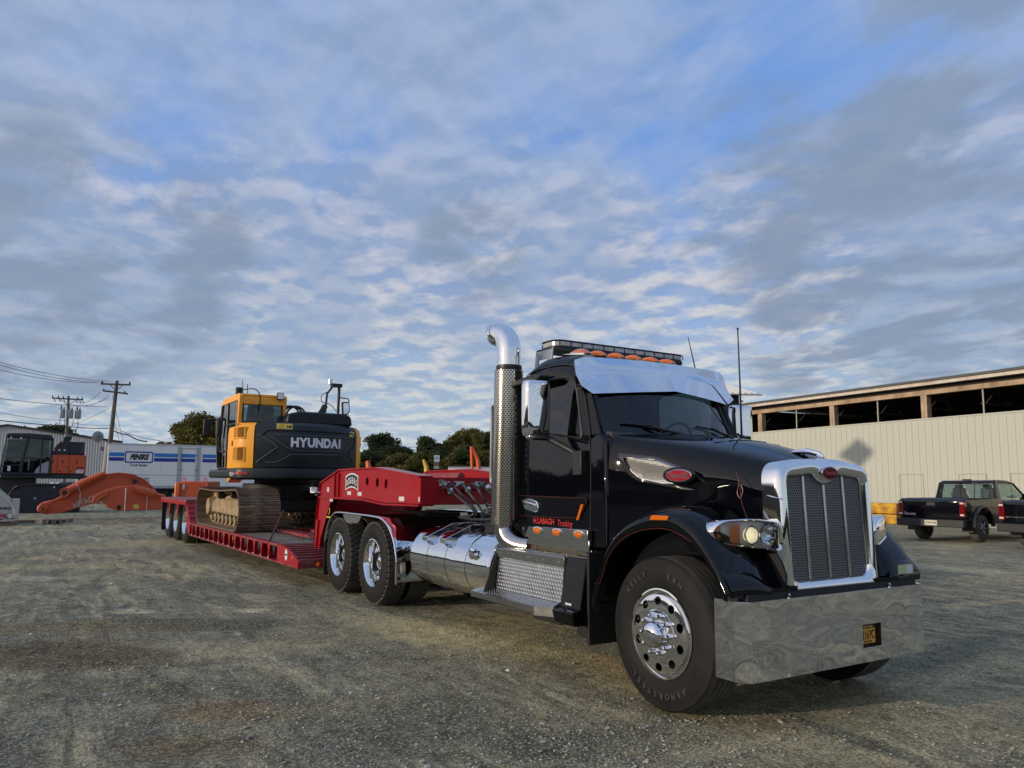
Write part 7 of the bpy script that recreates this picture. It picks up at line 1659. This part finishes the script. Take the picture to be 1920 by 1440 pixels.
# ---- orange boom and stick lying on the ground
loc, rz = facing(195, 31.0, R(0)); kb = 31.0/1430.0
def bz(px, py): return ((px-195)*kb, max(0.02, (908-py)*kb+1.5))
BO = thing('excavator_boom', 'orange lettered excavator boom lying curved side up on the gravel', 'excavator boom', loc, rz)
BO.scale = (.89, 1, 1)
out = [bz(*p) for p in ((81, 962), (78, 953), (88, 945), (104, 942), (120, 934), (150, 918), (172, 903), (196, 893), (222, 890), (250, 893), (272, 903), (290, 918), (300, 930), (306, 940), (290, 952), (255, 925), (215, 935), (180, 948), (150, 956), (118, 966), (104, 967), (90, 967))]
q = MB(); q.prism(out, 0, .62, 'y'); part('boom_beam', q, hitachi, BO, bevel=.03)
q = MB(); edge_ = [bz(*p) for p in ((104, 944), (122, 936), (150, 920), (172, 905), (196, 895), (222, 892), (250, 895), (272, 905), (290, 920))]; q.tube([(a, -.01, b) for a, b in edge_], .045, 6); part('edge_flange', q, hitachi, BO)
q = MB(); edge_ = [bz(*p) for p in ((118, 941), (150, 928), (178, 912), (198, 901), (222, 897), (248, 900), (268, 909))]; q.tube([(a, -.012, b) for a, b in edge_], .03, 6); part('raised_seam', q, hitachi, BO)
q = MB(); q.tube([(bz(124, 928)[0], -.18, bz(124, 928)[1]), (bz(160, 908)[0], -.18, bz(160, 908)[1]), (bz(196, 893)[0], -.15, bz(198, 892)[1])], [.16, .14, .10], 12); part('hydraulic_cylinder', q, hitachi, BO)
q = MB(); x, z = bz(125, 928); q.lathe([(-.36, 0), (-.36, .20), (.02, .20), (.02, 0)], (x, 0, z), 'y', 18); part('cylinder_eye', q, hitachi, BO)
q = MB(); q.lathe([(-.37, 0), (-.37, .10)], (x, -.005, z), 'y', 14); part('pin', q, dark_steel, BO)
q = MB(); x, z = bz(253, 907); q.lathe([(-.30, 0), (-.30, .10), (0, .10), (0, 0)], (x, 0, z), 'y', 14); part('boom_pin', q, dark_steel, BO)
q = MB(); q.prism([bz(*p) for p in ((79, 955), (86, 946), (100, 944), (99, 957), (92, 963), (80, 962))], -.5, -.2, 'y'); part('boom_foot', q, hitachi, BO, bevel=.05)
q = MB(); q.tube([bz(90, 957)[0:1]+(-.5,)+bz(90, 957)[1:], bz(90, 957)[0:1]+(.5,)+bz(90, 957)[1:]], .07, 10); part('foot_pin', q, dark_steel, BO)
a_ = bz(142, 952); b_ = bz(186, 934); d_ = Vector((b_[0]-a_[0], 0, b_[1]-a_[1]))
text('boom_lettering', 'HITACHI', .30, mat('pale lettering', (.52, .36, .30), .5), BO, frame_mtx(((a_[0]+b_[0])/2+.02, -.014, (a_[1]+b_[1])/2-.02), tuple(d_), (0, 0, 1)), bold=.012, sx=.92)
for px in (153, 158): 
    q = MB(); q.tube([(bz(px-7, 912)[0], -.36, bz(px-7, 914)[1]), (bz(px-2, 922)[0], -.2, bz(0, 923)[1]), (bz(px, 935)[0], -.025, bz(0, 930)[1]), (bz(px, 950)[0], -.025, bz(0, 950)[1])], .02, 5); part('white_strap', q, white_decal, BO)
    break
loc2, rz2 = facing(245, 29.3, R(0)); ks = 29.3/1430.0
def sz(px, py): return ((px-245)*ks, max(0.02, (908-py)*ks+1.48))
SO = thing('excavator_stick', 'orange excavator stick with its cylinder lying in front of the boom', 'excavator arm', loc2, rz2)
SO.scale = (.9, 1, 1)
q = MB(); q.prism([sz(*p) for p in ((178, 945), (184, 932), (200, 922), (222, 916), (246, 913), (262, 921), (308, 932), (309, 959), (226, 961), (206, 955), (196, 944), (188, 941))], 0, .5, 'y'); part('stick_beam', q, hitachi, SO, bevel=.03)
for dy in (-.12, .35):
    q = MB(); q.prism([sz(*p) for p in ((177, 946), (178, 936), (188, 927), (204, 922), (205, 932), (192, 938), (188, 948))], dy, dy+.08, 'y'); part('stick_clevis', q, hitachi, SO, bevel=.02)
q = MB(); q.tube([(sz(250, 918)[0], -.2, sz(250, 918)[1]), (sz(292, 928)[0], -.2, sz(292, 929)[1])], [.14, .14], 14); q.tube([(sz(292, 928)[0], -.2, sz(292, 929)[1]), (sz(311, 933)[0], -.2, sz(311, 934)[1])], [.07, .07], 10); part('stick_cylinder', q, hitachi, SO)['kind'] = 'stuff'
q = MB(); x, z = sz(226, 954); q.lathe([(-.01, 0), (-.01, .09)], (x, 0, z), 'y', 16); part('pin_hole', q, inner_dark, SO)
q = MB(); q.box(sz(253, 0)[0], sz(263, 0)[0], -.006, -.003, sz(0, 957)[1], sz(0, 949)[1]); part('yellow_label', q, mat('yellow label', (.62, .48, .08), .45), SO)
for px in (237, 278):
    q = MB(); q.tube([(sz(px, 0)[0], -.02, sz(0, 918)[1]), (sz(px, 0)[0], -.02, sz(0, 960)[1])], .015, 5); part('white_strap', q, white_decal, SO)
pallet_wood = mat('weathered pallet wood', (.22, .155, .11), .85, var=.3, vscale=5, dirt=(.10, .05, .035), dscale=5, damt=.6)
def pallet(px, depth, w_, d_, h_, turn, label, n=6):
    loc, rz = facing(px, depth, turn); T = thing('wooden_pallet', label, 'pallet', loc, rz, 'wooden pallets on the gravel')
    for i in range(n):
        q = MB(); y = -d_/2+d_*i/n; q.box(-w_/2, w_/2, y+.01, y+d_/n-.02, h_-.03, h_); part('plank', q, pallet_wood, T)
    for i in range(3):
        q = MB(); x = -w_/2+(w_-.12)*i/2; q.box(x, x+.12, -d_/2, d_/2, 0.0, h_-.032); part('bearer', q, pallet_wood, T)
pallet(102, 27.5, .62, .9, .15, .1, 'wooden pallet lying on gravel under the near end of the orange boom')
pallet(124, 28.6, .5, .8, .12, -.2, 'low wooden pallet right of the other one, below the boom lettering')

# ---- orange counterweight blocks behind the trailer tail
loc, rz = facing(368, 33.5, R(-6)); kc = 33.5/1430
CWB = thing('counterweight_block', 'bright orange machine counterweight block with lifting eyes behind the trailer tail', 'counterweight', loc, rz)
q = MB(); zt_ = (911-908)*0+ (908-906)*kc+1.5
q.box(-.84, -.62, -.25, 1.0, .05, zt_-.04); part('end_face', q, mat('bright orange paint', (.75, .14, .015), .45, dirt=(.35, .10, .04), dscale=3, damt=.3), CWB, bevel=.06)
q = MB(); q.box(-.618, .9, -.2, 1.0, .05, zt_); part('block', q, hitachi, CWB, bevel=.05)
for x in (-.52, .35):
    q = MB(); q.tube([(x-.07, .1, zt_), (x-.05, .1, zt_+.10), (x, .1, zt_+.14), (x+.05, .1, zt_+.10), (x+.07, .1, zt_)], .025, 6); part('lifting_eye', q, mat('lifting eye red', (.6, .05, .02), .5), CWB)
q = MB(); q.box(-.52, -.44, -.21, -.2, zt_-.35, zt_-.12); part('paint_mark', q, white_decal, CWB)
q = MB(); q.box(.45, 1.0, -.35, -.21, .05, zt_-.02); part('brown_block', q, mat('brown red primer', (.20, .05, .03), .6, var=.2), CWB, bevel=.04)

# ---- light grey grapple housing at the left edge
loc, rz = facing(8, 26.0, R(0)); kg = 26/1430
def gq(px, py): return ((px-8)*kg, max(.02, (906-py)*kg+1.49))
GP = thing('grey_attachment', 'pale grey wedge shaped hydraulic attachment with hoses at the left edge', 'attachment', loc, rz); GP.scale = (.84, 1, 1)
q = MB(); q.prism([gq(*p) for p in ((-30, 915), (0, 922), (12, 928), (24, 943), (40, 960), (40, 976), (-30, 980))], 0, .8, 'y'); part('housing', q, mat('pale grey paint', (.50, .50, .46), .5, dirt=(.3, .28, .24), dscale=3, damt=.4), GP, bevel=.03)
q = MB(); q.box(gq(26, 0)[0], gq(40, 0)[0], -.12, .2, gq(0, 975)[1], gq(0, 938)[1]); part('side_box', q, mat('pale grey paint', (.50, .50, .46), .5), GP, bevel=.02)
text('stencil_lettering', 'OX8180', .12, ink, GP, frame_mtx((gq(12, 0)[0], -.004, gq(0, 956)[1]), (-1, 0, 0), (0, 0, -1)), bold=.006, sx=1.1)
q = MB(); q.box(gq(-25, 0)[0], gq(16, 0)[0], -.3, -.05, gq(0, 974)[1], gq(0, 966)[1]); part('pink_red_link', q, mat('faded red paint', (.42, .04, .08), .5), GP, bevel=.02)
q = MB(); q.lathe([(-.32, 0), (-.32, .08), (-.05, .08), (-.05, 0)], (gq(23, 970)[0], 0, gq(0, 970)[1]), 'y', 14); part('link_pin', q, refl, GP)
for pts in (((-5, 916), (5, 924), (18, 934), (30, 946), (38, 960), (37, 972), (30, 978), (18, 977), (6, 972)), ((-5, 920), (8, 930), (22, 944), (31, 958), (33, 968))):
    q = MB(); q.tube(spline([(gq(*p)[0], -.3, gq(*p)[1]) for p in pts], 4), .022, 7); part('hydraulic_hose', q, mat('pale hose', (.45, .45, .43), .5), GP, smooth=60)
q = MB(); q.box(gq(-30, 0)[0], gq(38, 0)[0], -.2, 1.1, 0.0, .10); part('timber_skid', q, pallet_wood, GP)
loc, rz = facing(48, 27.5, 0); RK = tag(part('timber_offcut', MB().box(-.35, .35, -.15, .15, 0, .12), pallet_wood), 'short timber offcut lying right of the pale grey attachment', 'timber'); RK.location = loc; RK.rotation_euler.z = rz+.3

# ---- parked cars seen past the orange boom
def car(px, depth, turn, m, label, L_=4.5, H=1.42):
    loc, rz = facing(px, depth, turn); T = thing('parked_car', label, 'car', loc, rz, 'cars parked before the grey building')
    body = rounded([(-L_/2, .35), (-L_/2, .75), (-L_*.42, .92), (-L_*.22, .98), (L_*.30, .98), (L_/2, .80), (L_/2, .35)], .1, 4)
    q = MB(); q.prism(body, -.85, .85, 'y'); part('body', q, m, T, bevel=.08)
    q = MB(); gh = rounded([(-L_*.30, .96), (-L_*.14, H), (L_*.18, H), (L_*.34, .96)], .12, 4); q.prism(gh, -.72, .72, 'y'); part('window_band', q, mat('car glass', (.05, .075, .08), .08, coat=1), T, bevel=.05)
    q = MB(); q.prism(rounded([(-L_*.15, H-.03), (-L_*.13, H+.03), (L_*.17, H+.03), (L_*.20, H-.03)], .03, 2), -.70, .70, 'y'); part('roof', q, m, T, bevel=.03)
    for xx in (-L_*.24, .05, L_*.22): q = MB(); q.prism([(xx, .96), (xx+.06, .96), (xx+.06-(xx*.12), H), (xx-(xx*.12), H)], -.735, .735, 'y'); part('window_pillar', q, m, T)
    for x in (-L_*.32, L_*.32):
        for y in (-.8, .6): q = MB(); tyre_simple(q, x, y+.1, .32, .32, .22); part('wheel', q, rubber, T)
    return T
car(128, 52, R(12), mat('dark teal car paint', (.03, .055, .06), .2, coat=1), 'dark teal sedan seen between the black excavator tracks and the orange boom')
car(168, 62, R(6), mat('white car paint', (.6, .6, .6), .3, coat=1), 'white car partly hidden behind the orange boom', 4.4, 1.65)

# ---- small far things above the gooseneck
def boomarm(px, depth, pts, m, label, w_):
    loc, rz = facing(px, depth, 0); k = depth/1430
    T = thing('digger_arm', label, 'digger arm', loc, rz, 'raised digger arms beyond the trailer')
    for i in range(len(pts)-1):
        a, b_ = pts[i], pts[i+1]; q = MB(); q.tube([((a[0]-px)*k, 0, (908-a[1])*k+1.5), ((b_[0]-px)*k, 0, (908-b_[1])*k+1.5)], [w_[i], w_[i+1]], 4); part('arm_section', q, m, T)
oran = mat('bright orange arm paint', (.60, .09, .015), .45)
boomarm(890, 48, [(885, 885), (883, 838), (895, 862), (899, 892), (899, 908)], oran, 'orange digger arm folded beside the exhaust stack', [.10, .10, .13, .17, .17])
boomarm(795, 70, [(793, 863), (799, 878), (800, 908)], mat('yellow arm paint', (.60, .36, .04), .5), 'yellow raised digger arm tip over the gooseneck', [.12, .22, .25])
boomarm(690, 60, [(688, 866), (691, 882), (690, 905)], oran, 'small orange digger arm tip right of the grey excavator', [.15, .25, .2])
loc, rz = facing(818, 100, 0); k = 100/1430
SG = thing('pylon_sign', 'dark pylon sign with a pale blue white panel over the gooseneck', 'sign', loc, rz)
q = MB(); q.box(-6*k, 5.5*k, 0, .6, 0, (908-854)*k+1.5); part('sign_body', q, mat('sign black', (.015, .014, .014), .6), SG, bevel=.03)
q = MB(); q.box(-4.5*k, 5.2*k, -.02, -.005, (908-867)*k+1.5, (908-855)*k+1.5); part('upper_panel', q, mat('pale sign face', (.50, .55, .62), .5), SG)
q = MB(); q.prism([(-4*k, (908-863)*k+1.5), (-1*k, (908-857)*k+1.5), (0, (908-857)*k+1.5), (-2*k, (908-863)*k+1.5)], -.03, -.021, 'y'); part('sign_mark', q, b2, SG)
for i in range(3): q = MB(); q.box(-.3*k, 4*k, -.03, -.021, (908-859-i*2.4)*k+1.5, (908-858-i*2.4)*k+1.5); part('sign_text_bar', q, b2, SG)
q = MB(); q.box(-4.8*k, 4.8*k, -.02, -.005, (908-874)*k+1.5, (908-868)*k+1.5); part('middle_panel', q, mat('brown sign face', (.13, .07, .06), .6), SG)
q = MB(); q.box(-4.8*k, 4.8*k, -.02, -.005, (908-880)*k+1.5, (908-875)*k+1.5); part('lower_panel', q, mat('grey sign face', (.28, .27, .27), .6), SG)
for px, dp, lab in ((726, 110, 'left slim parking lot lamp post in front of the trees'), (780, 112, 'right slim parking lot lamp post left of the yellow arm tip')):
    loc, rz = facing(px, dp, 0); k = dp/1430; T = thing('lamp_post', lab, 'lamp post', loc, rz, 'parking lot lamps in front of the trees'); h = (908-(860 if px < 750 else 862))*k+1.5
    q = MB(); q.tube([(0, 0, 0), (0, 0, h)], .08, 6); part('pole', q, galv, T)
    for s_ in (-1, 1): q = MB(); q.box(s_*.15, s_*.55, -.15, .15, h-.06, h+.06); part('lamp_head', q, mat('pale lamp head', (.6, .62, .6), .5), T)
loc, rz = facing(880, 62, 0); k = 62/1430
WB = thing('white_container', 'low white container seen above the far gooseneck rail', 'container', loc, rz)
q = MB(); q.box(-40*k, 45*k, 0, 2.5, .1, (908-876)*k+1.5); part('body', q, white_paint, WB, bevel=.03)
q = MB(); q.box(-40*k, 45*k, -.03, 0-.001, (908-876)*k+1.38, (908-876)*k+1.51); part('top_rail', q, alu, WB)

# ---- pickups on the right
def pickup(px, depth, turn, label, plate=True, flip=1, brand=True):
    loc, rz = facing(px, depth, turn); T = thing('pickup_truck', label, 'pickup truck', loc, rz, 'black pickups parked before the cream wall')
    # local: tail faces -y; width along x; length toward +y
    pk = mat('black pickup paint', (.004, .005, .008), .10, coat=1, spec=.1); bp = mat('pickup black plastic', (.014, .014, .016), .55)
    W2 = .90
    # bed and lower body as side-profile prism along x
    prof_ = [(0.05, .62), (0.03, 1.14), (.10, 1.20), (2.0, 1.20), (2.0, 1.20), (3.9, 1.16), (4.9, 1.05), (5.15, .95), (5.2, .55), (4.75, .50), (4.62, .80), (4.35, .95), (3.98, .95), (3.70, .80), (3.58, .48), (1.62, .48), (1.52, .78), (1.25, .95), (.90, .95), (.62, .78), (.52, .55)]
    q = MB(); q.prism(prof_, -W2, W2, 'x'); part('body', q, pk, T, bevel=.035, seg=3)
    q = MB(); q.box(-.74, .74, .14, 1.98, 1.18, 1.206); part('bed_opening', q, inner_dark, T)
    # cab shell: open greenhouse with glass
    zt_, zb_ = 1.74, 1.19
    gh = rounded([(2.03, zb_), (2.16, zt_-.03), (2.35, zt_), (3.0, zt_), (3.35, zt_-.06), (4.1, zb_-.02)], [.0, .07, .05, .1, .1, 0], 4)
    q = MB(); n = len(gh); 
    roofp = [p for p in gh if p[1] > zt_-.13]
    q = MB(); q.loft([[(x_*f, a, b) for a, b in roofp] for x_, f in ((-.70, 1), (-.62, 1.0), (.62, 1.0), (.70, 1))], closed=False, caps=False); 
    q.prism([(2.10, zt_-.10), (2.14, zt_-.03), (2.3, zt_), (3.0, zt_), (3.40, zt_-.09), (3.36, zt_-.13), (3.0, zt_-.06), (2.2, zt_-.08)], -.72, .72, 'x'); part('cab_roof', q, pk, T, bevel=.03, smooth=60)
    for s_ in (-1, 1):
        q = MB(); q.prism([(2.02, zb_), (2.12, zt_-.08), (2.30, zt_-.04), (2.30, zb_)], s_*.72, s_*.78, 'x'); q.v = [(a + (s_*.08*(zt_-c)/.5), b, c) for a, b, c in q.v]; part('rear_pillar', q, pk, T, bevel=.02)
        q = MB(); q.tube([(s_*.84, 4.05, zb_-.02), (s_*.75, 3.36, zt_-.10), (s_*.74, 2.95, zt_-.045), (s_*.74, 2.3, zt_-.045)], .035, 6); part('window_frame', q, pk, T)
        q = MB(); q.add([(s_*.80, 3.25, zb_), (s_*.80, 3.19, zb_), (s_*.745, 3.1, zt_-.06), (s_*.745, 3.14, zt_-.06)], [(0, 1, 2, 3)]); 
        q = MB(); q.add([(s_*.82, 2.30, zb_), (s_*.82, 3.98, zb_), (s_*.755, 3.30, zt_-.10), (s_*.745, 2.30, zt_-.06)], [(0, 1, 2, 3)]); part('side_window', q, machine_glass, T, fix=False)
        q = MB(); q.prism(rounded([(3.50, 1.16), (3.46, 1.34), (3.62, 1.36), (3.68, 1.18)], .04, 3), s_*.92, s_*1.10, 'x'); q.tube([(s_*.85, 3.55, 1.18), (s_*.95, 3.55, 1.22)], .03, 6); part('wing_mirror', q, pk, T, bevel=.03)
        q = MB(); q.box(s_*.905-.004, s_*.905+.004, 2.28, 2.29, .55, 1.17); part('door_gap', q, inner_dark, T)
        q = MB(); q.box(s_*.905-.012, s_*.905+.012, 2.5, 2.68, 1.0, 1.04); part('door_handle', q, bp, T)
        # flared arches
        for yc in (1.07, 4.16):
            q = MB(); q.loft([[(s_*(W2-.02), yc+.62*cos(t), .42+.62*sin(t)), (s_*(W2+.055), yc+.60*cos(t), .42+.60*sin(t)), (s_*(W2+.055), yc+.54*cos(t), .42+.54*sin(t)), (s_*(W2-.04), yc+.52*cos(t), .42+.52*sin(t))] for t in [pi*k/16 for k in range(17)]], closed=False, caps=False); part('arch_flare', q, pk, T, smooth=60)
            w_ = sub('wheel', T, (s_*.77, yc, .375)); q = MB(); tyre_simple(q, 0, 0, 0, .375, .25, .58); q.tf(Matrix.Rotation(pi/2, 4, 'Z')); part('tyre', q, rubber_dusty, w_)
            q = MB(); q.lathe([(s_*.09, .215), (s_*.10, .20), (s_*.07, .17), (s_*.07, .09), (s_*.11, .07), (s_*.115, 0)], axis='x', n=24); part('rim', q, mat('alloy grey', (.16, .16, .17), .3, .9), w_)
            for k in range(6):
                t = k*pi/3; q = MB(); q.tube([(s_*.112, .06*cos(t), .06*sin(t)), (s_*.105, .20*cos(t), .20*sin(t))], .022, 5); part('spoke', q, brushed, w_)
        q = MB(); q.box(min(s_*.62, s_*.9), max(s_*.62, s_*.9), .42, .45, .28, .58); part('mud_flap', q, bp, T)
        q = MB(); q.prism(rounded([(s_*.915, .70), (s_*.915, 1.12), (s_*.80, 1.16), (s_*.77, .70)], .03, 3), -.015, .13, 'y'); part('tail_lamp', q, red_lens, T, bevel=.01)
        for z in (.74, 1.06): q = MB(); q.box(min(s_*.80, s_*.90), max(s_*.80, s_*.90), -.02, -.016, z, z+.045); part('lamp_reflector', q, mat('pale lamp', (.6, .55, .5), .3), T)
    q = MB(); q.loft([[(-.70, 2.075, zb_+.02), (.70, 2.075, zb_+.02)], [(-.62, 2.13, zt_-.10), (.62, 2.13, zt_-.10)]], closed=False, caps=False); part('rear_window', q, machine_glass, T, fix=False)
    q = MB(); q.tube([(-.72, 2.07, zb_+.0), (-.64, 2.13, zt_-.10), (.64, 2.13, zt_-.10), (.72, 2.07, zb_+.0), (-.72, 2.07, zb_)], .022, 5); part('rear_window_frame', q, bp, T)
    for x in (-.16, .24): q = MB(); q.tube([(x, 2.08, zb_), (x, 2.135, zt_-.1)], .014, 4); part('window_divider', q, bp, T)
    q = MB(); q.loft([[(-.76, 4.0, zb_), (.76, 4.0, zb_)], [(-.66, 3.40, zt_-.10), (.66, 3.40, zt_-.10)]], closed=False, caps=False); part('windscreen', q, machine_glass, T, fix=False)
    for x in (-.38, .42):
        q = MB(); q.prism(rounded([(x-.20, 1.0), (x-.18, 1.50), (x+.18, 1.50), (x+.20, 1.0)], .06, 4), 2.45, 2.58, 'y'); part('seat_back', q, mat('seat grey', (.14, .14, .14), .8), T, bevel=.03)
        q = MB(); q.box(x-.12, x+.12, 2.46, 2.55, 1.48, 1.60); part('headrest', q, mat('seat grey', (.14, .14, .14), .8), T, bevel=.03)
    q = MB(); q.box(-.80, .80, .035, .052, .66, 1.14); part('tailgate', q, pk, T, bevel=.01)
    q = MB(); q.box(-.12, .12, .02, .034, 1.0, 1.09); part('tailgate_handle', q, bp, T, bevel=.006)
    q = MB(); q.prism(rounded([(-.93, .42), (-.93, .63), (.93, .63), (.93, .42)], .04, 3), -.12, .04, 'y'); part('rear_bumper', q, bp, T, bevel=.02)
    q = MB(); q.box(-.10, .16, 2.2, 2.225, zt_-.015, zt_+.02); q.tf(Matrix.Translation((0, -.07, .0))); part('brake_lamp', q, red_lens, T)
    q = MB(); q.box(-.12, .22, -.128, -.121, .46, .60); part('number_plate', q, mat('plate pale', (.55, .52, .42), .5), T)
    text('plate_lettering', 'CHW 4168', .07, ink, T, frame_mtx((.05, -.1285, .53), (1, 0, 0), (0, 0, 1)), bold=.002, sx=.9)
    if brand: text('tailgate_lettering', 'Tacoma', .11, refl, T, frame_mtx((-.62, .033, .76), (1, 0, 0), (0, 0, 1)), shear=.3, sx=1.0)
    else:
        q = MB(); q.box(-.78, -.1, .025, .034, .78, .80); part('tailgate_lettering_strip', q, brushed, T)
    return T
pickup(1742, 21.6, R(-27), 'black pickup with lettered tailgate, showing its whole tail and right flank')
pickup(1942, 18.6, R(-27), 'black pickup cut by the right edge of the photo', brand=False)

# ---- dark steel tower with ribbed roof behind the tractor
loc, rz = facing(1374, 19.0, R(20)); k = 19/1430
TW = thing('hopper_tower', 'dark steel column with a ribbed white sheet roof behind the tractor visor', 'tower', loc, rz)
q = MB(); q.box(-.22, .22, 0, .9, 0, (909-731)*k+1.5); part('column', q, mat('dark brown steel', (.018, .013, .012), .6), TW, bevel=.01)
q = MB(); q.prism([(-.45, 2.2), (-.3, 2.2), (.0, 3.2), (-.1, 3.2)], 0, .1, 'y'); part('brace', q, mat('dark brown steel', (.018, .013, .012), .6), TW)
zr = (909-737)*k+1.5
rf = mat('white ribbed roof sheet', (.60, .60, .58), .45)
for i in range(9):
    x = -.75+.16*i; q = MB(); q.prism([(x, 0), (x+.03, .04), (x+.055, .04), (x+.085, 0), (x+.16, 0), (x+.16, -.012), (x, -.012)], 0, 1, 'y')
    q.v = [(a-b*.42*1.0, -.3+b*1.35, c+zr+b*.42) for a, b, c in q.v]; part('roof_sheet', q, rf, TW)
q = MB(); q.box(-.80, .70, -.33, -.29, zr-.03, zr-.013); part('eave_angle', q, frame_black, TW)
q = MB(); q.tube([(.24, .0, (909-748)*k+1.5), (.32, .0, (909-748)*k+1.5)], .02, 6); part('bracket', q, frame_black, TW)

# ---- diamond panel sign on a tall pole, far left behind the camera; unseen, shaped to throw the diamond shadow on the cream wall
bpy.context.view_layer.update()
cs = [wh(x, 0, z) for x, z in ((-4.75, 3.68), (-3.88, 3.05), (-4.70, 2.35), (-5.93, 2.92))]
S = [c+sun_dir*((c.y+14.5)/abs(sun_dir.y)) for c in cs]; ctr = sum(S, Vector())/4
PS = thing('shadow_sign', 'unseen panel sign on a tall pole, shaped to cast a diamond shadow on the cream wall', 'sign', (ctr.x, -14.5, 0), 0)
q = MB(); P = [(p.x-ctr.x, 0.0, p.z) for p in S]; q.add([(a, -.03, c) for a, b, c in P]+[(a, .03, c) for a, b, c in P], [(0, 1, 2, 3), (7, 6, 5, 4), (0, 4, 5, 1), (1, 5, 6, 2), (2, 6, 7, 3), (3, 7, 4, 0)]); part('sign_panel', q, mat('sign back grey', (.3, .3, .3), .6), PS)
q = MB(); q.tube([(0.0, .0, 0), (0.0, 0, min(p.z for p in S)+.2)], .07, 8); part('pole', q, galv, PS)
